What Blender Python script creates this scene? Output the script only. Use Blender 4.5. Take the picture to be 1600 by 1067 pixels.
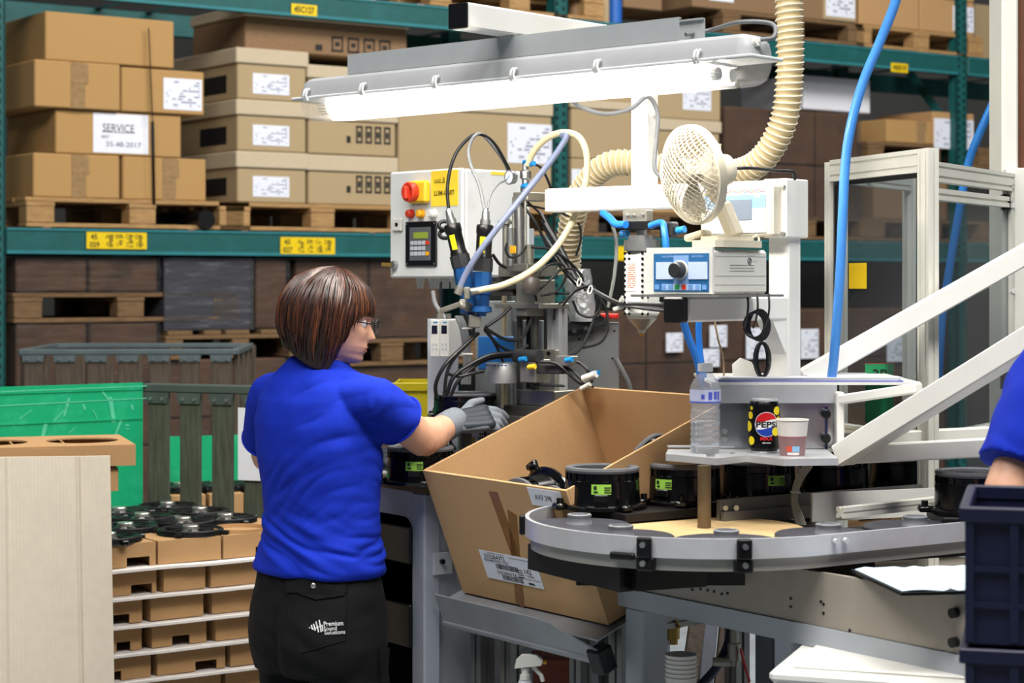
import bpy, bmesh, math, random
import numpy as np
from mathutils import Vector, Matrix, noise

random.seed(7)
for _o in list(bpy.data.objects):
    bpy.data.objects.remove(_o)
SC = bpy.context.scene
COL = SC.collection
FPX, EYE = 3111.0, 1.57            # focal length in pixels of the 1600 px frame, camera height in metres

# ------------------------------------------------------------------ camera
_cd = bpy.data.cameras.new('camera')
_cd.sensor_fit = 'HORIZONTAL'
_cd.sensor_width = 36.0
_cd.lens = 36.0 * FPX / 1600.0
_cd.shift_y = -(533.5 - 440.0) / 1600.0
_cd.clip_start, _cd.clip_end = 0.1, 80
_cd.dof.use_dof = True
_cd.dof.focus_distance = 4.45
_cd.dof.aperture_fstop = 6.3
CAM = bpy.data.objects.new('camera', _cd)
COL.objects.link(CAM)
CAM.location = (0, 0, EYE)
CAM.rotation_euler = (math.pi / 2, 0, 0)
SC.camera = CAM
SC.view_settings.view_transform = 'Standard'
SC.view_settings.look = 'None'
SC.view_settings.gamma = 1.0
SC.view_settings.use_curve_mapping = False
SC.view_settings.exposure = 0.28

# ------------------------------------------------------------------ world and hall lights
_w = bpy.data.worlds.new('hall_ambient')
SC.world = _w
_w.use_nodes = True
_w.node_tree.nodes['Background'].inputs[0].default_value = (0.80, 0.90, 1.0, 1)
_w.node_tree.nodes['Background'].inputs[1].default_value = 0.07


def area(name, loc, target, sx, sy, power, col=(1, 1, 1)):
    l = bpy.data.lights.new(name, 'AREA')
    l.shape, l.size, l.size_y, l.energy, l.color = 'RECTANGLE', sx, sy, power, col
    o = bpy.data.objects.new(name, l)
    COL.objects.link(o)
    o.location = loc
    o.rotation_euler = (Vector(target) - Vector(loc)).to_track_quat('-Z', 'Y').to_euler()
    return o


area('hall_light', (0.4, 5.4, 6.4), (-1.6, 9.4, 1.6), 3.2, 1.4, 195, (1.0, 0.97, 0.93))
area('hall_light', (2.4, 7.2, 6.4), (1.8, 10.4, 1.4), 3.2, 1.4, 150, (1.0, 0.97, 0.93))
area('hall_light', (4.8, 8.0, 6.2), (5.0, 9.6, 0), 3.2, 1.4, 250, (1.0, 0.97, 0.93))
area('hall_light', (1.6, 1.4, 6.0), (1.0, 3.8, 0), 3.0, 1.4, 300, (1.0, 0.98, 0.96))
area('hall_light', (-2.2, 1.6, 5.8), (-1.2, 4.6, 0.8), 3.0, 1.4, 210, (1.0, 0.97, 0.94))  # added over the front left to brighten the white board


# ------------------------------------------------------------------ materials
def lin(c):
    return tuple((v / 12.92 if v <= 0.04045 else ((v + 0.055) / 1.055) ** 2.4) for v in c)


def hexc(h):
    return lin(tuple(int(h[i:i + 2], 16) / 255 for i in (0, 2, 4)))


MATS = {}


def mat(name, h, rough=0.5, metal=0.0, var=0.08, scale=30.0, bump=0.0, bscale=None, spec=0.5, stretch=None,
        emit=None, trans=0.0, alpha=1.0, coat=0.0, dirt=None, dscale=4.0, ior=1.45):
    """Principled material whose colour wavers a little with noise; optional bump, second colour in patches."""
    if name in MATS:
        return MATS[name]
    m = bpy.data.materials.new(name)
    m.use_nodes = True
    nt = m.node_tree
    b = nt.nodes['Principled BSDF']
    N, L = nt.nodes.new, nt.links.new
    c = hexc(h)
    tc = N('ShaderNodeTexCoord')
    mp = N('ShaderNodeMapping')
    L(tc.outputs['Object'], mp.inputs[0])
    if stretch:
        mp.inputs['Scale'].default_value = stretch
    if var > 0:
        n = N('ShaderNodeTexNoise')
        n.inputs['Scale'].default_value = scale
        n.inputs['Detail'].default_value = 4
        L(mp.outputs[0], n.inputs['Vector'])
        r = N('ShaderNodeValToRGB')
        r.color_ramp.elements[0].position, r.color_ramp.elements[1].position = 0.3, 0.7
        r.color_ramp.elements[0].color = tuple(max(0, v * (1 - var)) for v in c) + (1,)
        r.color_ramp.elements[1].color = tuple(min(1, v * (1 + var)) for v in c) + (1,)
        L(n.outputs['Fac'], r.inputs[0])
        out = r.outputs[0]
        if dirt:
            n2 = N('ShaderNodeTexNoise')
            n2.inputs['Scale'].default_value = dscale
            n2.inputs['Detail'].default_value = 8
            n2.inputs['Roughness'].default_value = 0.7
            L(mp.outputs[0], n2.inputs['Vector'])
            r2 = N('ShaderNodeValToRGB')
            r2.color_ramp.elements[0].position, r2.color_ramp.elements[1].position = 0.52, 0.68
            L(n2.outputs['Fac'], r2.inputs[0])
            mx = N('ShaderNodeMixRGB')
            mx.inputs[2].default_value = hexc(dirt) + (1,)
            L(r2.outputs[0], mx.inputs[0])
            L(out, mx.inputs[1])
            out = mx.outputs[0]
        L(out, b.inputs['Base Color'])
    else:
        b.inputs['Base Color'].default_value = c + (1,)
    b.inputs['Roughness'].default_value = rough
    b.inputs['Metallic'].default_value = metal
    b.inputs['Specular IOR Level'].default_value = spec
    b.inputs['Coat Weight'].default_value = coat
    b.inputs['Transmission Weight'].default_value = trans
    b.inputs['Alpha'].default_value = alpha
    b.inputs['IOR'].default_value = ior
    if emit:
        b.inputs['Emission Color'].default_value = c + (1,)
        b.inputs['Emission Strength'].default_value = emit
    if bump:
        n3 = N('ShaderNodeTexNoise')
        n3.inputs['Scale'].default_value = bscale or scale
        n3.inputs['Detail'].default_value = 5
        L(mp.outputs[0], n3.inputs['Vector'])
        bp = N('ShaderNodeBump')
        bp.inputs['Strength'].default_value = bump
        bp.inputs['Distance'].default_value = 0.01
        L(n3.outputs['Fac'], bp.inputs['Height'])
        L(bp.outputs[0], b.inputs['Normal'])
    MATS[name] = m
    return m


def clear_film(name, tint, clear=0.8, rough=0.15, bump=0.0, bscale=12, stretch=None, base=.16):
    """Thin clear plastic or glass: transparent mixed with a glossy sheen (wrinkled if bump)."""
    if name in MATS:
        return MATS[name]
    m = bpy.data.materials.new(name)
    m.use_nodes = True
    nt = m.node_tree
    nt.nodes.clear()
    N, L = nt.nodes.new, nt.links.new
    o = N('ShaderNodeOutputMaterial')
    t = N('ShaderNodeBsdfTransparent')
    t.inputs[0].default_value = hexc(tint) + (1,)
    g = N('ShaderNodeBsdfPrincipled')
    g.inputs['Base Color'].default_value = (base, base, base * 1.04, 1)
    g.inputs['Roughness'].default_value = rough
    mx = N('ShaderNodeMixShader')
    mx.inputs[0].default_value = 1 - clear
    L(t.outputs[0], mx.inputs[1])
    L(g.outputs[0], mx.inputs[2])
    L(mx.outputs[0], o.inputs[0])
    if bump:
        tc = N('ShaderNodeTexCoord')
        mp = N('ShaderNodeMapping')
        if stretch:
            mp.inputs['Scale'].default_value = stretch
        L(tc.outputs['Object'], mp.inputs[0])
        n = N('ShaderNodeTexNoise')
        n.inputs['Scale'].default_value = bscale
        n.inputs['Detail'].default_value = 6
        L(mp.outputs[0], n.inputs['Vector'])
        bp = N('ShaderNodeBump')
        bp.inputs['Strength'].default_value = bump
        bp.inputs['Distance'].default_value = 0.03
        L(n.outputs['Fac'], bp.inputs['Height'])
        L(bp.outputs[0], g.inputs['Normal'])
    MATS[name] = m
    return m


def print_mat(name, paper, ink, lines=16.0, wid=9.0, thr=0.5, size=(0.1, 0.1)):
    """Paper printed with small lines of illegible type: rows broken by noise, scaled to the label's size."""
    if name in MATS:
        return MATS[name]
    m = bpy.data.materials.new(name)
    m.use_nodes = True
    nt = m.node_tree
    b = nt.nodes['Principled BSDF']
    N, L = nt.nodes.new, nt.links.new
    tc = N('ShaderNodeTexCoord')
    sp = N('ShaderNodeSeparateXYZ')
    L(tc.outputs['Generated'], sp.inputs[0])

    def mth(op, a, v=None):
        n = N('ShaderNodeMath')
        n.operation = op
        for i, x in enumerate((a, v)):
            if x is None:
                continue
            if isinstance(x, (int, float)):
                n.inputs[i].default_value = x
            else:
                L(x, n.inputs[i])
        return n.outputs[0]
    row = mth('MULTIPLY', sp.outputs[2], lines)
    fr = mth('FRACT', row)
    on = mth('GREATER_THAN', fr, 0.45)
    fl = mth('FLOOR', row)
    cx = N('ShaderNodeCombineXYZ')
    L(mth('MULTIPLY', sp.outputs[0], wid), cx.inputs[0])
    L(mth('MULTIPLY', fl, 3.7), cx.inputs[1])
    nz = N('ShaderNodeTexNoise')
    nz.inputs['Scale'].default_value = 1.0
    nz.inputs['Detail'].default_value = 3
    L(cx.outputs[0], nz.inputs['Vector'])
    ok = mth('GREATER_THAN', nz.outputs['Fac'], thr)
    inx = mth('MULTIPLY', mth('GREATER_THAN', sp.outputs[0], 0.06), mth('LESS_THAN', sp.outputs[0], 0.94))
    inz = mth('MULTIPLY', mth('GREATER_THAN', sp.outputs[2], 0.08), mth('LESS_THAN', sp.outputs[2], 0.92))
    f = mth('MULTIPLY', mth('MULTIPLY', on, ok), mth('MULTIPLY', inx, inz))
    mx = N('ShaderNodeMixRGB')
    mx.inputs[1].default_value = hexc(paper) + (1,)
    mx.inputs[2].default_value = hexc(ink) + (1,)
    L(f, mx.inputs[0])
    L(mx.outputs[0], b.inputs['Base Color'])
    b.inputs['Roughness'].default_value = 0.6
    MATS[name] = m
    return m


# ------------------------------------------------------------------ mesh builder
class MB:
    def __init__(s):
        s.v, s.f = [], []

    def add(s, vs, fs):
        o = len(s.v)
        s.v.extend(Vector(p) for p in vs)
        s.f.extend(tuple(i + o for i in f) for f in fs)
        return s

    def box(s, c, d, bev=0.0, M=None):
        """box of centre c and size d, chamfered by bev, turned by M about its centre"""
        hx, hy, hz = d[0] / 2, d[1] / 2, d[2] / 2
        b = min(bev, hx * .9, hy * .9, hz * .9)
        vs, fs = [], []
        if b <= 0:
            vs = [(x, y, z) for x in (-hx, hx) for y in (-hy, hy) for z in (-hz, hz)]
            fs = [(0, 1, 3, 2), (4, 6, 7, 5), (0, 4, 5, 1), (2, 3, 7, 6), (0, 2, 6, 4), (1, 5, 7, 3)]
        else:
            idx = {}
            for sx in (-1, 1):
                for sy in (-1, 1):
                    for sz in (-1, 1):
                        for a in range(3):
                            p = [sx * (hx - b), sy * (hy - b), sz * (hz - b)]
                            p[a] = (sx * hx, sy * hy, sz * hz)[a]
                            idx[sx, sy, sz, a] = len(vs)
                            vs.append(tuple(p))
            for a in range(3):
                u, w = (a + 1) % 3, (a + 2) % 3
                for sg in (-1, 1):
                    q = []
                    for su, sw in ((-1, -1), (1, -1), (1, 1), (-1, 1)):
                        k = [0, 0, 0]
                        k[a], k[u], k[w] = sg, su, sw
                        q.append(idx[k[0], k[1], k[2], a])
                    fs.append(tuple(q) if sg > 0 else tuple(reversed(q)))
            for a in range(3):
                u, w = (a + 1) % 3, (a + 2) % 3
                for su in (-1, 1):
                    for sw in (-1, 1):
                        def K(sa, f):
                            k = [0, 0, 0]
                            k[a], k[u], k[w] = sa, su, sw
                            return idx[k[0], k[1], k[2], f]
                        q = (K(-1, u), K(1, u), K(1, w), K(-1, w))
                        fs.append(q if su * sw < 0 else tuple(reversed(q)))
            for sx in (-1, 1):
                for sy in (-1, 1):
                    for sz in (-1, 1):
                        t = tuple(idx[sx, sy, sz, a] for a in range(3))
                        fs.append(t if sx * sy * sz > 0 else tuple(reversed(t)))
        c = Vector(c)
        vs = [(M @ Vector(p) if M else Vector(p)) + c for p in vs]
        return s.add(vs, fs)

    def box2(s, a, b, bev=0.0):
        return s.box([(a[i] + b[i]) / 2 for i in range(3)], [abs(b[i] - a[i]) for i in range(3)], bev)

    def bar(s, p0, p1, w, h, bev=0.0, up=(0, 0, 1)):
        """rectangular bar from p0 to p1; w across, h along up"""
        p0, p1 = Vector(p0), Vector(p1)
        z = (p1 - p0)
        ln = z.length
        z = z.normalized()
        x = Vector(up).cross(z)
        if x.length < 1e-4:
            x = Vector((1, 0, 0))
        x = x.normalized()
        y = z.cross(x)
        M = Matrix((x, y, z)).transposed()
        return s.box((p0 + p1) / 2, (w, h, ln), bev, M)

    def rings(s, rings, cap=True, closed=False):
        n = len(rings[0])
        vs = [p for r in rings for p in r]
        fs = []
        m = len(rings)
        for i in range(m if closed else m - 1):
            j = (i + 1) % m
            for k in range(n):
                l = (k + 1) % n
                fs.append((i * n + k, i * n + l, j * n + l, j * n + k))
        if cap and not closed:
            fs.append(tuple(reversed(range(n))))
            fs.append(tuple((m - 1) * n + k for k in range(n)))
        return s.add(vs, fs)

    def cyl(s, p0, p1, r0, r1=None, n=20, cap=True):
        return s.lathe([(0, r0), ((Vector(p1) - Vector(p0)).length, r0 if r1 is None else r1)], p0, Vector(p1) - Vector(p0), n, cap)

    def lathe(s, prof, base, axis=(0, 0, 1), n=24, cap=True):
        """prof: (height along axis, radius) pairs"""
        z = Vector(axis).normalized()
        x = Vector((0, 0, 1)).cross(z)
        x = Vector((1, 0, 0)) if x.length < 1e-4 else x.normalized()
        y = z.cross(x)
        b = Vector(base)
        R = [[b + z * h + (x * math.cos(2 * math.pi * k / n) + y * math.sin(2 * math.pi * k / n)) * max(r, 1e-5) for k in range(n)]
             for h, r in prof]
        return s.rings(R, cap)

    def tube(s, pts, r, n=8, cap=True, closed=False, rad=None):
        """round tube along a polyline (parallel-transport frames); rad: radius per point"""
        P = [Vector(p) for p in pts]
        m = len(P)
        T = []
        for i in range(m):
            a, b = (P[i - 1], P[(i + 1) % m]) if closed else (P[max(0, i - 1)], P[min(m - 1, i + 1)])
            t = b - a
            T.append(t.normalized() if t.length > 1e-9 else Vector((0, 0, 1)))
        x = T[0].orthogonal().normalized()
        R = []
        for i in range(m):
            x = (x - T[i] * x.dot(T[i]))
            x = x.normalized() if x.length > 1e-6 else T[i].orthogonal().normalized()
            y = T[i].cross(x)
            q = rad[i] if rad else r
            R.append([P[i] + (x * math.cos(2 * math.pi * k / n) + y * math.sin(2 * math.pi * k / n)) * q for k in range(n)])
        return s.rings(R, cap, closed)

    def prism(s, poly, a, b, axis='y'):
        """polygon (u, w) pulled from a to b along axis; for y the polygon is in (x, z), for z in (x, y), for x in (y, z)"""
        def P(u, w, t):
            return {'y': (u, t, w), 'z': (u, w, t), 'x': (t, u, w)}[axis]
        n = len(poly)
        area2 = sum(poly[i][0] * poly[(i + 1) % n][1] - poly[(i + 1) % n][0] * poly[i][1] for i in range(n))
        pl = list(poly) if (area2 > 0) != (axis == 'y') else list(reversed(poly))
        lo, hi = min(a, b), max(a, b)
        vs = [P(u, w, lo) for u, w in pl] + [P(u, w, hi) for u, w in pl]
        fs = [tuple(reversed(range(n))), tuple(range(n, 2 * n))]
        fs += [(i, (i + 1) % n, n + (i + 1) % n, n + i) for i in range(n)]
        return s.add(vs, fs)

    def build(s, name, m, parent=None, M=None, smooth=True, angle=38):
        me = bpy.data.meshes.new(name)
        me.from_pydata([tuple(v) for v in s.v], [], s.f)
        me.materials.append(m)
        if smooth:
            me.polygons.foreach_set('use_smooth', [True] * len(me.polygons))
            me.set_sharp_from_angle(angle=math.radians(angle))
        me.update()
        o = bpy.data.objects.new(name, me)
        COL.objects.link(o)
        if parent is not None:
            o.parent = parent
        if M is not None:
            o.matrix_local = M
        return o


def spline(pts, k=8):
    """Catmull-Rom through pts"""
    P = [Vector(p) for p in pts]
    P = [P[0] * 2 - P[1]] + P + [P[-1] * 2 - P[-2]]
    out = []
    for i in range(1, len(P) - 2):
        a, b, c, d = P[i - 1:i + 3]
        for j in range(k):
            t = j / k
            out.append(0.5 * ((2 * b) + (c - a) * t + (2 * a - 5 * b + 4 * c - d) * t * t + (3 * b - a - 3 * c + d) * t ** 3))
    out.append(P[-2])
    return out


def tag(o, label=None, cat=None, group=None, kind=None):
    for k, v in (('label', label), ('category', cat), ('group', group), ('kind', kind)):
        if v:
            o[k] = v
    return o


def P(px, py, d):
    """the point at depth d seen at a place of the 1600 x 1067 photograph"""
    return Vector(((px - 800) * d / FPX, d, EYE + (440 - py) * d / FPX))


class Fr:
    """A local frame: origin, yaw about z. at() finds where a sight line meets one of the frame's planes."""

    def __init__(s, origin, yaw=0.0, M=None):
        s.M = M if M is not None else Matrix.Translation(Vector(origin)) @ Matrix.Rotation(math.radians(yaw), 4, 'Z')
        s.I = s.M.inverted()

    def at(s, px, py, axis='y', val=0.0):
        o = s.I @ Vector((0, 0, EYE))
        d = (s.I @ P(px, py, 1.0)) - o
        i = 'xyz'.index(axis)
        return o + d * ((val - o[i]) / d[i])

    def rect(s, x0, y0, x1, y1, val=0.0):
        """local x0, x1, z0, z1 of a pixel rectangle lying in the plane y = val"""
        ym, xm = (y0 + y1) / 2, (x0 + x1) / 2
        return s.at(x0, ym, 'y', val).x, s.at(x1, ym, 'y', val).x, s.at(xm, y1, 'y', val).z, s.at(xm, y0, 'y', val).z

    def loc(s, w):
        return s.I @ Vector(w)

    def empty(s, name, label=None, cat=None, group=None):
        o = bpy.data.objects.new(name, None)
        o.empty_display_size = 0.05
        COL.objects.link(o)
        o.matrix_world = s.M
        return tag(o, label, cat, group)


def frame_at(fr, p):
    """a frame parallel to fr whose origin is at fr's local point p"""
    return Fr(None, M=fr.M @ Matrix.Translation(Vector(p)))


def thing(name, mb, m, M, label, cat, group=None, kind=None, **k):
    """a thing that is one mesh, in local coordinates"""
    o = mb.build(name, m, **k)
    o.matrix_world = M
    return tag(o, label, cat, group, kind)


def dup(root, M, label=None, group=None):
    def cp(o, par):
        c = o.copy()
        COL.objects.link(c)
        if par is not None:
            c.parent = par
        for ch in o.children:
            cp(ch, c)
        return c
    r = cp(root, None)
    r.matrix_world = M
    if label:
        r['label'] = label
    if group:
        r['group'] = group
    return r


def text_mesh(body, width=None, height=None, ext=0.0004, bold=0.0, shear=0.0):
    cu = bpy.data.curves.new('lettering', 'FONT')
    cu.body, cu.extrude, cu.offset, cu.shear = body, 0.0, bold, shear
    cu.align_x, cu.align_y = 'CENTER', 'CENTER'
    cu.resolution_u = 3
    t = bpy.data.objects.new('lettering', cu)
    COL.objects.link(t)
    dg = bpy.context.evaluated_depsgraph_get()
    me = bpy.data.meshes.new_from_object(t.evaluated_get(dg))
    bpy.data.objects.remove(t)
    bpy.data.curves.remove(cu)
    xs = [v.co.x for v in me.vertices]
    ys = [v.co.y for v in me.vertices]
    w, h = max(xs) - min(xs), max(ys) - min(ys)
    cx, cy = (max(xs) + min(xs)) / 2, (max(ys) + min(ys)) / 2
    kx = width / w if width else height / h
    ky = height / h if height else kx
    for v in me.vertices:
        v.co = ((v.co.x - cx) * kx, (v.co.y - cy) * ky, ext)
    return me


def text(body, m, parent, at, width=None, height=None, M=None, bold=0.0, name='lettering', shear=0.0):
    """flat lettering standing in the parent's x-z plane, facing -y (or turned by M)"""
    me = text_mesh(body, width, height, bold=bold, shear=shear)
    me.materials.append(m)
    o = bpy.data.objects.new(name, me)
    COL.objects.link(o)
    o.parent = parent
    R = Matrix.Rotation(math.pi / 2, 4, 'X') if M is None else M
    o.matrix_local = Matrix.Translation(Vector(at)) @ R
    return o


def plate(x0, x1, z0, z1, y, t=0.001):
    """thin plate in the x-z plane standing t proud of y towards -y"""
    return MB().box2((x0, y - t, z0), (x1, y + 0.0002, z1))
# ------------------------------------------------------------------ colours of the place
CARD = mat('cardboard', 'a98459', 0.85, var=0.07, scale=180, bump=0.05)
CARD_Y = mat('cardboard_yellow', 'a5814f', 0.85, var=0.06, scale=160, bump=0.05)
CARD_G = mat('cardboard_grey', 'a08c6a', 0.85, var=0.06, scale=160, bump=0.05)
CARD_D = mat('cardboard_dark', '7d6246', 0.85, var=0.1, scale=60, bump=0.05)
LID = mat('cardboard_lid', 'b5a68c', 0.8, var=0.05, scale=120, bump=0.05)
TAPE = mat('packing_tape', '8e7350', 0.25, var=0.15, scale=40, bump=0.2)
TEAL = mat('rack_teal', '16504e', 0.45, var=0.08, scale=20, dirt='1d5c5e', dscale=2.0)
TEAL_L = mat('rack_teal_lip', '2b7076', 0.4, var=0.1, scale=12)
BLACK = mat('black_plastic', '0c0c0e', 0.35, var=0.15, scale=60)
YLABEL = mat('yellow_label', 'd8b800', 0.5, var=0.05)
INK = mat('black_ink', '141414', 0.6, var=0.0)
WOOD = mat('pallet_wood', '9c7a4e', 0.85, var=0.22, scale=14, bump=0.3, stretch=(1, 6, 6))
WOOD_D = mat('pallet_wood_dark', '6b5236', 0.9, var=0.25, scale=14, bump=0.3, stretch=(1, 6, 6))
PAPER = mat('white_paper', 'd9dbe2', 0.7, var=0.03)
PRINT = print_mat('shipping_print', 'd5d8e2', '7a7e90', 11, 5, 0.53)
STEEL = mat('steel', 'a4a6a6', 0.35, 0.9, var=0.08, scale=25)
GOODS = mat('shaded_goods', '553a22', 0.85, var=0.25, scale=5, dirt='3c2a19', dscale=3)  # brown darkened so that the shelf's shade is in the colour
WRAP = clear_film('stretch_wrap', 'ececf0', 0.90, 0.2, bump=1.0, bscale=7, stretch=(1, 1, 3))
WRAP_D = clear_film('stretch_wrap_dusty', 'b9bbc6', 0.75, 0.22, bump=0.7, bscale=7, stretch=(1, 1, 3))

# ------------------------------------------------------------------ hall
fl = MB().box2((-14, -3, -0.1), (16, 24, 0))
tag(fl.build('floor', mat('concrete_floor', '8f979c', 0.35, var=0.12, scale=2.5, dirt='7c848a')), kind='structure')
bw = MB().box2((-14, 18.2, 0), (16, 18.4, 7.6))
tag(bw.build('wall_back', mat('hall_wall', '4a4a48', 0.8, var=0.08, scale=1.5)), kind='structure')
cl = MB().box2((-14, -3, 7.6), (16, 24, 7.75))
tag(cl.build('ceiling', mat('hall_ceiling', '8a8d90', 0.8, var=0.05, scale=1.0)), kind='structure')

# ------------------------------------------------------------------ pallet rack, running away to the right behind the work place
RK = Fr((-2.42, 9.4, 0), 35.4)
BAY = 3.33
RDEP = 1.1
rack = RK.empty('pallet_rack', 'tall teal steel pallet rack loaded with cartons behind the work station', 'rack')
Z1, Z2 = 1.703, 2.943                                   # undersides of the two beam levels
for k in range(-1, 4):
    for y in (0, RDEP):
        x = k * BAY - 0.02
        up = MB().box2((x - 0.05, y, 0), (x + 0.05, y + 0.012, 5.0))
        up.box2((x - 0.05, y, 0), (x - 0.038, y + 0.07, 5.0)).box2((x + 0.038, y, 0), (x + 0.05, y + 0.07, 5.0))
        uo = up.build('upright', TEAL, rack, smooth=False)
        if y == 0:
            h = MB()
            for i in range(96):
                for sx, off in ((-0.028, 0.0), (0.02, 0.024)):
                    zc = 0.1 + i * 0.05 + off
                    h.prism([(x + sx - .008, zc - .012), (x + sx + .008, zc - .012), (x + sx + .006, zc + .004),
                             (x + sx + .002, zc + .013), (x + sx - .004, zc + .013), (x + sx - .008, zc + .004)], y - 0.0012, y + 0.002)
            ho = h.build('slot_rows', BLACK, uo, smooth=False)
            ho['kind'] = 'stuff'
    br = MB()
    for i in range(4):
        za, zb = 0.25 + i * 1.15, 0.25 + (i + 1) * 1.15
        if i % 2:
            za, zb = zb, za
        MB.bar(br, (k * BAY - 0.02, 0.06, za), (k * BAY - 0.02, RDEP, zb), 0.03, 0.05)
        br2 = br.build('brace', TEAL, rack, smooth=False)
        br = MB()
for k in range(-1, 3):
    x0, x1 = k * BAY + 0.03, (k + 1) * BAY - 0.07
    for zb in (Z1, Z2):
        for y in (-0.012, RDEP + 0.02):
            b = MB().box2((x0, y, zb), (x1, y + 0.05, zb + 0.123), 0.004)
            bo = b.build('beam', TEAL, rack, smooth=False)
            if y < 0:
                MB().box2((x0, y - .006, zb + .112), (x1, y, zb + .123)).box2((x0, y - .006, zb), (x1, y, zb + .016)).build('lip', TEAL_L, bo, smooth=False)
        # cross bars that carry the pallets
        for j in range(3):
            for dx in (0.12, 0.88):
                xx = x0 + 0.06 + j * 1.06 + dx
                if xx < x1:
                    MB().box2((xx, -0.02, zb + .119), (xx + .04, RDEP + .05, zb + .128)).build('support_bar', STEEL, rack, smooth=False)


def rack_label(px0, py0, px1, py1, a, b, blocks):
    x0, x1, z0, z1 = RK.rect(px0, py0, px1, py1, -0.018)
    lp = plate(x0, x1, z0, z1, -0.0185, 0.002).build('location_label', YLABEL, rack, smooth=False)
    w, h = x1 - x0, z1 - z0
    if a:
        text(a, INK, lp, (x0 + w * .12, -0.0212, z0 + h * .72), height=h * .32, bold=0.02)
        text(b, INK, lp, (x0 + w * .13, -0.0212, z0 + h * .25), height=h * .32, bold=0.02)
    bars = MB()
    rnd = random.Random(px0)
    for i in range(blocks):
        bx = x0 + w * (.34 + .165 * i)
        for j in range(7):
            if rnd.random() < .85:
                zz = z0 + h * (.12 + .11 * j)
                bars.box2((bx + w * .03, -0.0212, zz), (bx + w * (.07 + .04 * rnd.random()), -0.0204, zz + h * .07))
        text('ABCD'[i], INK, lp, (bx, -0.0212, z0 + h * .75), height=h * .25)
        text(str(i), INK, lp, (bx, -0.0212, z0 + h * .28), height=h * .25)
    if blocks:
        bars.build('barcode', INK, lp, smooth=False)
    return lp, x0, x1, z0, z1


rack_label(135, 363, 229, 389, '45', '029', 4)
rack_label(438, 371, 523, 397, '45', '027', 4)
lp, x0, x1, z0, z1 = rack_label(455, 7, 495, 24, '', '', 0)
text('45C127', INK, lp, ((x0 + x1) / 2, -0.0212, (z0 + z1) / 2), width=(x1 - x0) * .8, height=(z1 - z0) * .6, bold=0.03)
lp, x0, x1, z0, z1 = rack_label(729, 33, 759, 48, '', '', 0)
text('45C125', INK, lp, ((x0 + x1) / 2, -0.0212, (z0 + z1) / 2), width=(x1 - x0) * .8, height=(z1 - z0) * .6, bold=0.03)
lp, x0, x1, z0, z1 = rack_label(1392, 99, 1418, 113, '', '', 0)
text('45019', INK, lp, ((x0 + x1) / 2, -0.0212, (z0 + z1) / 2), width=(x1 - x0) * .8, height=(z1 - z0) * .6, bold=0.03)
rack_label(962, 385, 1000, 407, '', '', 0)

# ------------------------------------------------------------------ pallets
def make_pallet(wood):
    r = Fr((0, 0, -5)).empty('pallet')
    for i in range(5):
        y = 0.8 * i / 5 + 0.012
        MB().box2((0, y, 0.122), (1.2, y + (0.135 if i % 2 == 0 else 0.095), 0.144), .003).build('deck_board', wood, r, smooth=False)
    for x in (0, 0.53, 1.055):
        MB().box2((x, 0, 0.1), (x + .145, 0.8, .121), .003).build('stringer', wood, r, smooth=False)
        for y in (0, 0.33, 0.7):
            MB().box2((x + .002, y + .002, 0.022), (x + .143, y + .1, .1), .004).build('block', wood, r, smooth=False)
    for y in (0, 0.33, 0.7):
        MB().box2((0, y, 0), (1.2, y + .1, .0215), .003).build('bottom_board', wood, r, smooth=False)
    return r


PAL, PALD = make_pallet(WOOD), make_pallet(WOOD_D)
_used = {}


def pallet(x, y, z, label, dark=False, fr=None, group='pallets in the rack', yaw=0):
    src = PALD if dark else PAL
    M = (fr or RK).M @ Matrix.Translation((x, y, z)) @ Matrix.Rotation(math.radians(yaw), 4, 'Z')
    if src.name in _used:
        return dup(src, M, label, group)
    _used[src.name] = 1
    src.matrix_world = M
    return tag(src, label, 'pallet', group)


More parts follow.
